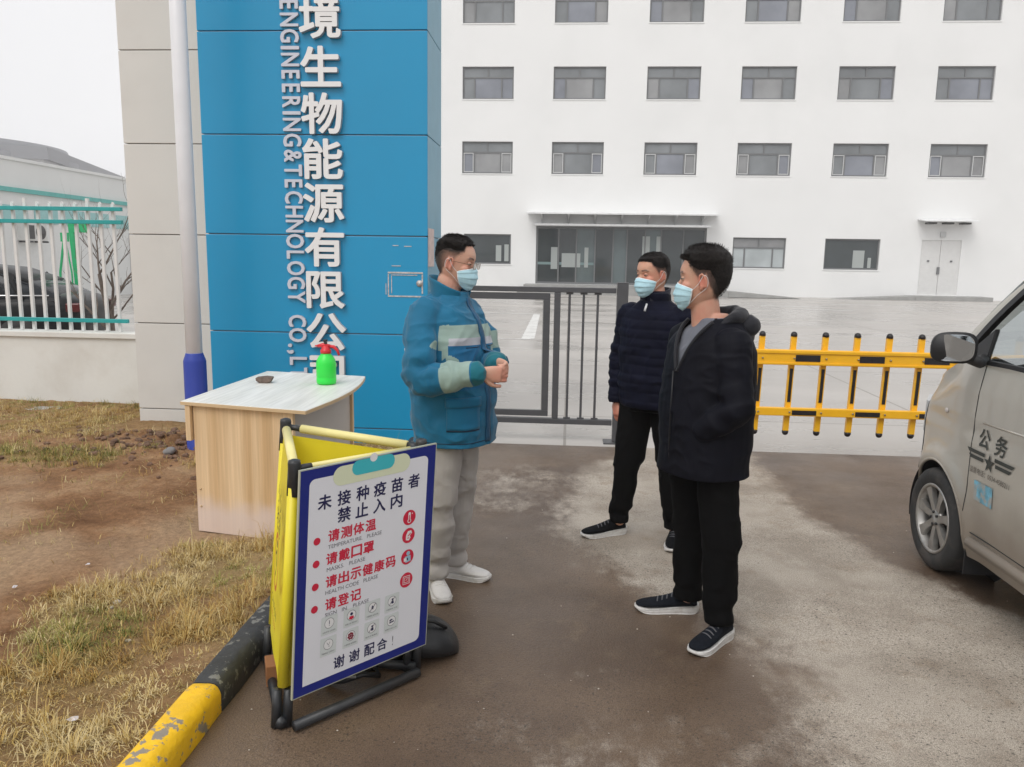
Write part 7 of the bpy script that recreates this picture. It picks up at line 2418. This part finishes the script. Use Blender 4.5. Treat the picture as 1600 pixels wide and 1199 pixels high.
    def arm_t(A, B, C, P):
        def seg(p, q):
            d = q - p; L2 = d @ d; t = np.clip(((P - p) @ d) / L2, 0, 1); return t, np.linalg.norm(P - (p + t[:, None] * d), axis=1)
        t1, d1 = seg(A, B); t2, d2 = seg(B, C)
        return np.where(d1 < d2, t1, 1 + t2), np.minimum(d1, d2)
    tR, dR = arm_t(shR, elR, wrR, co); tL, dL = arm_t(shL, elL, wrL, co)
    armR = (dR < 0.115) & (lx < -0.155) | (dR < 0.10) & (tR > 0.55); armL = (dL < 0.11) & (lx > 0.155) | (dL < 0.09) & (tL > 0.6)
    arm = armR | armL
    zc = co[:, 2] + 0.02 * (lx)            # slight slope
    chest = sstep(1.265, 1.277, zc) * sstep(1.372, 1.360, zc) * (~arm) * (fx > -0.02)
    # reflective grey part low in the band, sage above
    sage = chest * sstep(1.300, 1.310, zc)
    silver = chest * sstep(1.312, 1.302, zc)
    # sleeves: stripe on the front of the upper arm and a wide piece on the forearm
    st_up = (armR & (tR < 0.95)) * sstep(0.35, 0.50, tR + 0 * tR) * sstep(1.0, 0.92, tR) * sstep(0.074, 0.084, (co - (shR + elR) / 2) @ f)
    st_up = np.maximum(st_up, (armR & (tR < 0.6) & (co[:, 2] < 1.372)) * sstep(0.078, 0.088, (co - shR) @ f + 0.0))
    fore = armR * sstep(1.36, 1.42, tR + 0.25 * ((co - elR)[:, 2])) * sstep(1.93, 1.89, tR)
    foreL = armL * (sstep(1.15, 1.22, tL) * sstep(1.45, 1.40, tL) + sstep(0.50, 0.56, tL) * sstep(0.85, 0.80, tL))
    sage = np.clip(np.maximum.reduce([sage, st_up, fore, foreL]), 0, 1)
    set_attr(me, 'z1', sage); set_attr(me, 'z2', silver)
    cuff = (armR * sstep(1.925, 1.945, tR)) + (armL * sstep(1.93, 1.95, tL))
    set_attr(me, 'z3', np.clip(cuff, 0, 1))
    set_attr(me, 'z4', sstep(1.278, 1.268, zc) * (~arm) * sstep(1.06, 1.07, co[:, 2]) * (fx > 0) * 0.9)
    wrinkle(me, 0.0066, (4.6, 4.6, 6.0), 31, folds=(
        (elR + (0, 0, 0.02), 0.10, (elR - shR), 75, 0.007), ((elR + wrR) / 2, 0.11, (wrR - elR), 70, 0.006), (elL, 0.10, (wrL - elL), 75, 0.006),
        (wrR, 0.05, (wrR - elR), 130, 0.003), ((0, 0, 0.98), 0.16, (0.2, 0, 1), 38, 0.006), ((shR + elR) / 2, 0.09, (0.1, 0.4, 1), 55, 0.005), ((.05, -.12, 0.88), 0.2, (1, 0.3, 0.1), 30, 0.004)))
    co = get_co(me)
    M_jb = zone_mat('blue work jacket cloth', [(0.006, 0.125, 0.235), (0.27, 0.37, 0.33), (0.42, 0.43, 0.47), (0.005, 0.13, 0.17), (0.008, 0.118, 0.26)], rough=0.72, bump=0.2, var=0.10)
    me.materials.clear(); me.materials.append(M_jb)
    del_verts(me, co[:, 2] < 0.782)
    jk = link('jacket', me, root)
    so = jk.modifiers.new('t', 'SOLIDIFY'); so.thickness = 0.006; so.offset = -1
    # collar
    M_jc = zone_mat('blue collar cloth', [(0.007, 0.14, 0.245)], rough=0.7)
    col = MB(); rings = []
    c0 = W(-.585, 3.80, 0); 
    for zi, (z_, gr) in enumerate(((1.485, 0.0), (1.515, .002), (1.545, .006), (1.570, .012))):
        outer, inner = [], []
        for t in np.linspace(radians(26), 2 * pi - radians(26), 40):
            fr_ = max(0, cos(t))
            rr = np.array((0.093 + gr + 0.012 * fr_ * zi / 3, 0.085 + gr))
            p = c0 + f * (rr[0] * cos(t) + 0.005) + l * rr[1] * sin(t)
            z2 = z_ + 0.020 * (-cos(t)) * (zi / 3) - 0.025 * fr_ * (zi / 3) + 0.010 * (-cos(t))
            outer.append((p[0], p[1], z2))
            p2 = c0 + f * ((rr[0] - .011) * cos(t) + 0.005) + l * (rr[1] - .011) * sin(t)
            inner.append((p2[0], p2[1], z2 + 0.001))
        rings.append((outer, inner))
    V = []; F = []
    nn_ = 40
    for oo, ii in rings: V += oo + ii
    for r in range(3):
        for k in range(nn_ - 1):
            a = r * 2 * nn_ + k; bq = (r + 1) * 2 * nn_ + k
            F.append((a, a + 1, bq + 1, bq)); F.append((a + nn_, bq + nn_, bq + nn_ + 1, a + nn_ + 1))
    t3 = 3 * 2 * nn_
    for k in range(nn_ - 1): F.append((t3 + k, t3 + k + 1, t3 + nn_ + k + 1, t3 + nn_ + k))
    for k in (0, nn_ - 1):
        for r in range(3): F.append((r * 2 * nn_ + k, r * 2 * nn_ + nn_ + k, (r + 1) * 2 * nn_ + nn_ + k, (r + 1) * 2 * nn_ + k))
    V = [np.array(v) for v in V]
    nz_ = fbm(np.array(V) * 14, 2, 71)
    V = [v + (v - np.array((c0[0], c0[1], v[2]))) * 0.04 * n_ for v, n_ in zip(V, nz_)]
    col.add(V, F, 0, True)
    cb_ = col.obj('collar', M_jc, jk); ss = cb_.modifiers.new('s', 'SUBSURF'); ss.levels = 1; ss.render_levels = 1
    # placket, pocket flap, side pocket, arm label: follow the jacket surface
    from mathutils.bvhtree import BVHTree
    bvh = BVHTree.FromPolygons([tuple(v) for v in get_co(me)], [tuple(p.vertices) for p in me.polygons])
    def hug(lat, z, out=0.003, ang=0.0, d=None):
        """point on the jacket reached from outside; lat: sideways offset in the view across direction d"""
        d = f if d is None else d
        sd = np.cross((0, 0, 1), d)
        src = Vector(tuple(np.array((-.01, 0, z)) + sd * lat + d * 0.6))
        hit = bvh.ray_cast(src, Vector(tuple(-d)))
        p = np.array(hit[0]) if hit[0] is not None else np.array((-.01, 0, z)) + sd * lat + d * .2
        return p + d * out
    M_dk = mat('dark zip and seam', (0.006, 0.02, 0.05), 0.7)
    def patch(name, lat0, lat1, z0, z1, m, d=None, out=0.004, nx=8, nz=10, skew=0.0):
        q = MB()
        vs, fs = [], []
        for lay in (out, 0.0005):
            for jz in range(nz + 1):
                for ix in range(nx + 1):
                    zz = z0 + (z1 - z0) * jz / nz
                    vs.append(hug(lat0 + (lat1 - lat0) * ix / nx + skew * (zz - z0), zz, lay, d=d))
        n1 = (nx + 1) * (nz + 1)
        for jz in range(nz):
            for ix in range(nx):
                a = jz * (nx + 1) + ix
                fs.append((a, a + 1, a + nx + 2, a + nx + 1)); fs.append((n1 + a, n1 + a + nx + 1, n1 + a + nx + 2, n1 + a + 1))
        for jz in range(nz):
            for ix in (0, nx):
                a = jz * (nx + 1) + ix; fs.append((a, a + nx + 1, n1 + a + nx + 1, n1 + a))
        for ix in range(nx):
            for jz in (0, nz):
                a = jz * (nx + 1) + ix; fs.append((a, a + 1, n1 + a + 1, n1 + a))
        return q.add(vs, fs, 0, True).obj(name, m, jk)
    M_jflap = zone_mat('blue pocket cloth', [(0.006, 0.13, 0.25)], rough=0.72)
    M_jdk = zone_mat('dark blue storm flap', [(0.006, 0.075, 0.165)], rough=0.72)
    patch('storm_flap', -0.014, 0.020, 0.80, 1.49, M_jdk, nz=26, nx=4, out=0.006)
    patch('zip', 0.022, 0.028, 0.80, 1.49, M_dk, nz=26, nx=1, out=0.003)
    dp = dirv(radians(-72))
    patch('pocket', -0.055, 0.110, 0.875, 1.010, M_jflap, d=dp, out=0.006)
    patch('pocket_flap', -0.062, 0.116, 0.985, 1.030, M_jflap, d=dp, out=0.013, nz=4)
    patch('pocket_seam', -0.055, 0.110, 0.868, 0.874, M_dk, d=dp, out=0.003, nz=1)
    patch('chest_seam', 0.035, 0.13, 1.262, 1.2655, M_dk, out=0.002, nz=1)
    patch('chest_seam', -0.12, -0.03, 1.262, 1.2655, M_dk, out=0.002, nz=1)
    patch('hem_seam', -0.17, 0.17, 0.806, 0.810, M_dk, d=dp, out=0.002, nz=1, nx=16)
    M_lab = mat('white reflective label', (0.62, 0.64, 0.68), 0.4)
    dl = dirv(radians(-140))
    patch('arm_label', 0.02, 0.055, 1.20, 1.245, M_lab, d=dirv(radians(-165)), out=0.004, nx=3, nz=3)
    # ---- trousers
    t_ = MB()
    torso(t_, [(0.80, .01, 0, .150, .135), (0.90, .01, 0, .155, .13), (0.97, .01, 0, .15, .12)], yaw)
    limb(t_, [hipN + (0, 0, .0), (hipN + knN) / 2 + (.0, 0, 0), knN + (0, 0, .02), (knN + anN) / 2 + (-.002, 0, 0), anN + (.0, -.0, .07), anN + (.008, -.012, .02)], [.108, .098, .084, .076, .070, .066], 24)
    limb(t_, [hipF, (hipF + knF) / 2, knF + (.0, 0, .02), (knF + anF) / 2, anF + (.0, 0, .07), anF + (.01, -.002, .02)], [.108, .098, .084, .076, .070, .066], 24)
    me = remesh('trousers', t_, 0.0055, 3)
    wrinkle(me, 0.006, (4.0, 4.0, 3.0), 51, folds=((knN, 0.13, (0.1, 0, 1), 34, 0.007), (knF, 0.13, (0.1, 0, 1), 34, 0.007), (anN + (0, 0, .08), 0.10, (0, 0.1, 1), 62, 0.009), (anF + (0, 0, .08), 0.10, (0, 0.1, 1), 62, 0.009), ((hipN + hipF) / 2 + (0, 0, -.12), 0.14, (0.8, 0, 0.6), 40, 0.006)))
    co = get_co(me); del_verts(me, co[:, 2] < 0.075)
    M_tr = zone_mat('light grey trouser cloth', [(0.42, 0.395, 0.375)], rough=0.9, var=0.05)
    me.materials.clear(); me.materials.append(M_tr)
    tr = link('trousers', me, root)
    so = tr.modifiers.new('t', 'SOLIDIFY'); so.thickness = 0.004; so.offset = -1
    shoe(root, W(-.665, 3.845, 0)[:2], W(-.560, 3.575, 0)[:2], 0.285, M_shoew, M_solew, M_shoew, white=True)
    shoe(root, W(-.648, 3.965, 0)[:2], W(-.375, 3.905, 0)[:2], 0.285, M_shoew, M_solew, M_shoew, white=True)
    return root
person_blue()

# ================================================================ persons in dark clothes
def person_dark(name_label, P, yaw, M, tors_b, tors_j, arms, arm_r, legs, leg_r, hands, style, hairp, seed, jackcol, troucol, quilt, skincol, shoes, extra_j=None, vneck=False, hood=False, hem=0.8, collar=None, shirt=None, seedm=3):
    root = empty('person', (P[0], P[1], 0), 0, name_label, 'person')
    b = MB()
    torso(b, tors_b, yaw)
    hb = np.array(M.to_translation())
    limb(b, [hb + (-.02 * cos(yaw), -.02 * sin(yaw), -.13), hb + (-.02 * cos(yaw), -.02 * sin(yaw), -.06), hb + dirv(yaw) * (-.012) + (0, 0, .01), hb + dirv(yaw) * (-.008) + (0, 0, .05)], [.058, .062, .061, .056])
    for a in arms: limb(b, [a[0] * (.85, .85, 1) + (0, 0, -.03), (a[0] + a[1]) / 2, a[1], (a[1] + a[2]) / 2, a[2]], [.036, .038, .036, .034, .026])
    for h_, k_, a_ in legs: limb(b, [h_, (h_ + k_) / 2, k_, (k_ + a_) / 2, a_], [.072, .062, .052, .046, .034])
    add_head(b, M)
    for h in hands: add_hand(b, *h)
    me = remesh('body', b, 0.0040, 1)
    skin = skin_material('skin ' + jackcol[0], *skincol)
    body_attrs(me, M, style, skin, [(h[0] + np.array(h[1]) * .08, 0.06) for h in hands])
    body = link('body', me, root)
    build_eyes(body, M, skin)
    build_hair(root, M, style, hairp[0], seed, spike=hairp[1], quiff=hairp[2])
    build_mask(root, M, seedm)
    j = MB()
    torso(j, tors_j, yaw, p=2.35)
    for a in arms:
        v = [np.array(x) for x in a]
        limb(j, [v[0] + (0, 0, -.01), v[0] * .62 + v[1] * .38, v[0] * .3 + v[1] * .7, v[1], v[1] * .65 + v[2] * .35, v[1] * .3 + v[2] * .7, v[2]], arm_r, 24)
    if extra_j: extra_j(j)
    me = remesh('jacket', j, 0.0055, 3)
    fo = []
    for a in arms:
        fo += [(a[1], 0.10, a[1] - a[0], 70, 0.006), ((a[1] + a[2]) / 2, 0.10, a[2] - a[1], 70, 0.005), ((a[0] + a[1]) / 2, 0.09, (0.3, 0.2, 1), 55, 0.004)]
    fo += [((0, 0, hem + 0.12), 0.17, (0.2, 0, 1), 40, 0.006)]
    f = dirv(yaw); l = dirv(yaw + pi / 2)
    ex = None
    if quilt:
        def ex(co, no):
            q = np.abs(np.sin((co[:, 2] + 0.006 * vnoise(co * 8, 3)) * pi / 0.052))
            return 0.0055 * q ** 0.5 - 0.003 + 0.002 * vnoise(co * 26, 4)
    wrinkle(me, 0.0045 if quilt else 0.0046, (3.4, 3.4, 5.5), seed + 3, extra=ex, folds=fo)
    co = get_co(me)
    cut = co[:, 2] < hem
    if vneck:
        c = np.array(tors_j[-4][1:3]); rel = co[:, :2] - c
        fx = rel @ f[:2]; lx = rel @ l[:2]
        zz = co[:, 2]
        halfw = np.interp(zz, (vneck[0], vneck[1], 1.6), (0.0, vneck[2], vneck[2] * 1.15))
        cut |= (fx > 0.0) & (np.abs(lx + 0.0) < halfw) & (zz > vneck[0])
        cut |= zz > vneck[3]
    M_j = zone_mat('jacket cloth ' + jackcol[0], [jackcol[1]], rough=jackcol[2], bump=0.2, var=0.2, sheen=0.0, spec=0.12)
    me.materials.clear(); me.materials.append(M_j)
    del_verts(me, cut)
    jk = link('jacket', me, root)
    so = jk.modifiers.new('t', 'SOLIDIFY'); so.thickness = 0.006; so.offset = -1
    # trousers
    t_ = MB()
    z0 = tors_b[0][0]
    torso(t_, [(0.82, tors_b[0][1], tors_b[0][2], .150, .125), (0.90, tors_b[0][1], tors_b[0][2], .155, .125), (0.97, tors_b[0][1], tors_b[0][2], .15, .115)], yaw)
    for (h_, k_, a_), rr in zip(legs, leg_r):
        limb(t_, [h_, (h_ + k_) / 2, k_, (k_ + a_) / 2, a_ + (0, 0, .07), a_ + (0, 0, .025)], rr, 24)
    me = remesh('trousers', t_, 0.0055, 3)
    fo = []
    for h_, k_, a_ in legs: fo += [(k_, 0.13, (0.1, 0, 1), 34, 0.006), (a_ + (0, 0, .08), 0.09, (0, 0.1, 1), 65, 0.008)]
    wrinkle(me, 0.006, (4, 4, 3), seed + 5, folds=fo)
    co = get_co(me); del_verts(me, co[:, 2] < 0.085)
    M_t = zone_mat('trouser cloth ' + jackcol[0], [troucol], rough=0.9, var=0.12, sheen=0.0, spec=0.15)
    me.materials.clear(); me.materials.append(M_t)
    tr = link('trousers', me, root)
    so = tr.modifiers.new('t', 'SOLIDIFY'); so.thickness = 0.004; so.offset = -1
    for h0, t0, mu in shoes: shoe(root, h0, t0, 0.305, mu, M_solew, M_lacel)
    return root, body, jk, f, l

# ---- person 2: dark navy zip jacket, standing behind
def person_navy():
    P = (0.50, 4.58); o = np.array((*P, 0)); W = lambda x, y, z: np.array((x, y, z)) - o
    yaw = radians(234)
    M = head_matrix(tuple(W(0.482, 4.55, 1.492)), radians(213), radians(5), 0, 1.0)
    c = W(0.505, 4.58, 0)
    tb = [(0.84, c[0], c[1], .145, .095), (0.95, c[0], c[1], .16, .105), (1.10, c[0], c[1], .15, .105), (1.28, c[0], c[1], .165, .11), (1.38, c[0], c[1], .16, .095), (1.43, c[0] - .003, c[1] - .005, .08, .065), (1.46, c[0] - .005, c[1] - .008, .055, .055)]
    tj = [(0.78, c[0], c[1], .165, .135), (0.84, c[0], c[1], .176, .142), (0.87, c[0], c[1], .190, .150), (0.96, c[0], c[1], .202, .160), (1.10, c[0], c[1], .200, .160), (1.22, c[0], c[1], .205, .158), (1.32, c[0], c[1], .205, .148), (1.385, c[0], c[1], .175, .125), (1.425, c[0], c[1], .115, .100), (1.46, c[0] - .005, c[1] - .008, .080, .085), (1.505, c[0] - .008, c[1] - .012, .077, .082)]
    arms = [(W(0.375, 4.665, 1.375), W(0.320, 4.715, 1.11), W(0.305, 4.675, 0.855)), (W(0.640, 4.50, 1.375), W(0.705, 4.47, 1.11), W(0.70, 4.41, 0.87))]
    ar = [.075, .072, .066, .062, .058, .052, .046]
    legs = [(W(0.425, 4.63, .87), W(0.385, 4.65, .47), W(0.350, 4.70, .09)), (W(0.585, 4.545, .87), W(0.635, 4.555, .48), W(0.672, 4.61, .09))]
    lr = [[.098, .092, .082, .072, .062, .058]] * 2
    hands = [(W(0.305, 4.670, 0.850), (0.02, -0.10, -1), (0.75, 0.35, 0), -1, 0.38, 0.95), (W(0.70, 4.405, 0.865), (0.0, -0.1, -1), (-0.75, 0.1, 0), 1, 0.4, 0.95)]
    root, body, jk, f, l = person_dark('person in dark navy zipped jacket and black trousers, standing in the middle, arm hanging', P, yaw, M, tb, tj, arms, ar, legs, lr, hands, 'full', ((0.008, 0.002, 0.004), 0.007, 0.0), 33,
                 ('navy', (0.005, 0.006, 0.016), 0.75), (0.0022, 0.0022, 0.0025), True, ((0.58, 0.33, 0.225), (0.60, 0.20, 0.14)),
                 [((W(0.395, 4.745, 0))[:2], (W(0.135, 4.625, 0))[:2], M_shoek), ((W(0.705, 4.70, 0))[:2], (W(0.640, 4.42, 0))[:2], M_shoek)], hem=0.838)
    M_puller = mat('white zip puller', (0.7, 0.7, 0.72), 0.4)
    M_z = mat('dark zip', (0.004, 0.004, 0.006), 0.5)
    M_rim = zone_mat('navy collar cloth', [(0.010, 0.011, 0.022)], rough=0.8)
    p = c + f * 0.160
    MB().tube([c + f * .105 + (0, 0, 1.44), c + f * .125 + (0, 0, 1.40)], [.0055, .0065], 8).obj('zip_puller', M_puller, jk)
    col = MB(); V = []; F = []; n = 36
    cc = c + np.array((-.008, -.012, 0))
    for z_, g in ((1.455, .002), (1.490, .002), (1.520, .006)):
        for inn in (0, .010):
            for t in np.linspace(radians(12), 2 * pi - radians(12), n):
                q = cc + f * (.086 + g - inn) * cos(t) + l * (.081 + g - inn) * sin(t)
                V.append((q[0], q[1], z_ - 0.022 * max(0, cos(t)) * (z_ > 1.46) + 0.012 * max(0, -cos(t)) * (z_ > 1.46)))
    for r in range(2):
        for k in range(n - 1):
            a, b_ = r * 2 * n + k, (r + 1) * 2 * n + k
            F += [(a, a + 1, b_ + 1, b_), (a + n, b_ + n, b_ + n + 1, a + n + 1)]
    for k in range(n - 1): F.append((4 * n + k, 4 * n + k + 1, 5 * n + k + 1, 5 * n + k))
    for k in (0, n - 1):
        for r in range(2): F.append((r * 2 * n + k, r * 2 * n + n + k, (r + 1) * 2 * n + n + k, (r + 1) * 2 * n + k))
    col.add(V, F, 0, True).obj('collar', M_rim, jk)
person_navy()

# ---- person 3: black hooded jacket, hands in pockets, nearest
def person_black():
    P = (0.62, 3.46); o = np.array((*P, 0)); W = lambda x, y, z: np.array((x, y, z)) - o
    yaw = radians(206)
    M = head_matrix(tuple(W(0.580, 3.45, 1.484)), radians(166), radians(2), 0, 1.08)
    c = W(0.625, 3.46, 0)
    tb = [(0.84, c[0], c[1], .15, .10), (0.95, c[0], c[1], .165, .11), (1.10, c[0], c[1], .16, .115), (1.28, c[0], c[1], .17, .115), (1.36, c[0], c[1], .16, .10), (1.42, c[0] + .005, c[1], .085, .070), (1.46, c[0] + .003, c[1], .060, .060)]
    tj = [(0.66, c[0] - .010, c[1], .203, .172), (0.74, c[0] - .010, c[1], .206, .176), (0.80, c[0] - .010, c[1], .208, .178), (0.92, c[0] - .005, c[1], .212, .178), (1.06, c[0] - .005, c[1], .212, .180), (1.20, c[0], c[1], .215, .170), (1.30, c[0] + .002, c[1], .215, .155), (1.365, c[0] + .008, c[1], .185, .130), (1.405, c[0] + .015, c[1], .130, .110), (1.435, c[0] + .02, c[1], .098, .098), (1.455, c[0] + .02, c[1], .09, .09)]
    arms = [(W(0.682, 3.305, 1.345), W(0.706, 3.225, 1.085), W(0.590, 3.285, 0.985)), (W(0.545, 3.620, 1.345), W(0.575, 3.700, 1.085), W(0.50, 3.60, 0.975))]
    ar = [.080, .076, .070, .066, .064, .060, .058]
    legs = [(W(0.660, 3.390, .87), W(0.700, 3.365, .47), W(0.712, 3.375, .09)), (W(0.570, 3.55, .87), W(0.595, 3.565, .48), W(0.612, 3.615, .09))]
    lr = [[.088, .085, .078, .074, .068, .064], [.100, .088, .074, .070, .068, .066]]
    hands = [(W(0.600, 3.330, 0.985), (-0.35, 0.85, -0.45), (-0.8, -.3, 0.1), 1, 0.5, 0.75), (W(0.510, 3.56, 0.975), (0.15, -0.75, -0.55), (-0.6, -0.3, 0.1), -1, 0.5, 0.75)]
    root, body, jk, f, l = person_dark('person in black hooded jacket over grey T-shirt, hands in pockets, beside the barrier', P, yaw, M, tb, tj, arms, ar, legs, lr, hands, 'full', ((0.018, 0.005, 0.009), 0.019, 0.004), 44,
                 ('black', (0.0050, 0.0054, 0.0095), 0.65), (0.0022, 0.0022, 0.0025), False, ((0.56, 0.34, 0.24), (0.57, 0.21, 0.15)),
                 [((W(0.775, 3.425, 0))[:2], (W(0.585, 3.215, 0))[:2], M_shoen), ((W(0.668, 3.650, 0))[:2], (W(0.382, 3.640, 0))[:2], M_shoen)], hem=0.760, vneck=(1.215, 1.40, 0.078, 1.446), seedm=9)
    # T-shirt
    M_ts = zone_mat('grey T-shirt cloth', [(0.145, 0.155, 0.185)], rough=0.9, var=0.06)
    t_ = MB()
    torso(t_, [(1.05, c[0], c[1], .175, .145), (1.20, c[0], c[1], .18, .145), (1.30, c[0], c[1], .18, .132), (1.365, c[0] + .008, c[1], .165, .112), (1.402, c[0] + .012, c[1], .108, .092), (1.425, c[0] + .008, c[1], .076, .080), (1.440, c[0] + .006, c[1], .071, .076)], yaw, p=2.3)
    me = remesh('t_shirt', t_, 0.006, 2)
    wrinkle(me, 0.004, (4, 4, 6), 77)
    me.materials.clear(); me.materials.append(M_ts)
    link('t_shirt', me, root)
    cr_ = [c + (.006, 0, 0) + f * .078 * cos(t) + l * .073 * sin(t) + (0, 0, 1.437 - .014 * cos(t)) for t in np.linspace(0, 2 * pi, 33)[:-1]]
    MB().tube(cr_, .006, 8, close=True, caps=False).obj('neck_band', M_ts, root)
    # hood: a heavy fold around the back of the neck running into the opening edges
    M_hd = zone_mat('hood cloth', [(0.008, 0.0085, 0.013)], rough=0.65, var=0.15)
    h = MB()
    pts, rad = [], []
    for t in np.linspace(radians(38), radians(322), 25):
        k = max(0, -cos(t))
        fr_ = max(0, cos(t))
        q = c + (.015, 0, 0) + f * (.090 + .018 * k) * cos(t) + l * (.092 + .008 * abs(sin(t))) * sin(t) + (0, 0, 1.446 - .060 * fr_ + .012 * k)
        pts.append(q); rad.append(.014 + .018 * k + .006 * abs(sin(t)))
    h.tube(pts, rad, 16)
    # drooping hood back
    for s in (-1, 1): h.ell(c + (.02, 0, 0) - f * .118 + l * s * .050 + (0, 0, 1.408), (.058, .066, .048), 16, 10)
    h.ell(c + (.02, 0, 0) - f * .140 + (0, 0, 1.375), (.048, .070, .070), 16, 10)
    me = remesh('hood', h, 0.0055, 4)
    wrinkle(me, 0.004, (6, 6, 9), 91)
    me.materials.clear(); me.materials.append(M_hd)
    link('hood', me, jk)
    # rolled facings along the opening
    for s in (-1, 1):
        ed = []
        for z_, w_, b_ in ((1.215, .004, .178), (1.26, .024, .170), (1.31, .044, .158), (1.36, .064, .135), (1.40, .080, .105), (1.43, .088, .070)):
            ed.append(c + (.008, 0, 0) + f * b_ + l * s * w_ + (0, 0, z_))
        MB().tube(catmull(ed, 3), .0085, 8).obj('facing', M_hd, jk)
    MB().tube([c + f * (.186) + (0, 0, 1.215), c + f * (.190) + (0, 0, 1.05), c + f * (.190) + (0, 0, 0.90), c + f * (.182) + (0, 0, 0.78)], .0035, 6).obj('zip', mat('black zip', (0.004, 0.004, 0.005), 0.4), jk)
person_black()
# ================================================================ mist
m_hz = bpy.data.materials.new('mist'); m_hz.use_nodes = True
nt = m_hz.node_tree; nt.nodes.clear()
ho = nt.nodes.new('ShaderNodeOutputMaterial'); hv = nt.nodes.new('ShaderNodeVolumePrincipled')
hv.inputs['Color'].default_value = (0.97, 0.975, 1.0, 1)
hv.inputs['Density'].default_value = 0.0011
nt.links.new(hv.outputs[0], ho.inputs['Volume'])
hz = MB().box(-320, 320, -100, 620, -1.0, 36.0).obj('haze', m_hz)
tag(hz, 'pale mist thickening with distance around the whole yard', 'mist', kind='stuff')
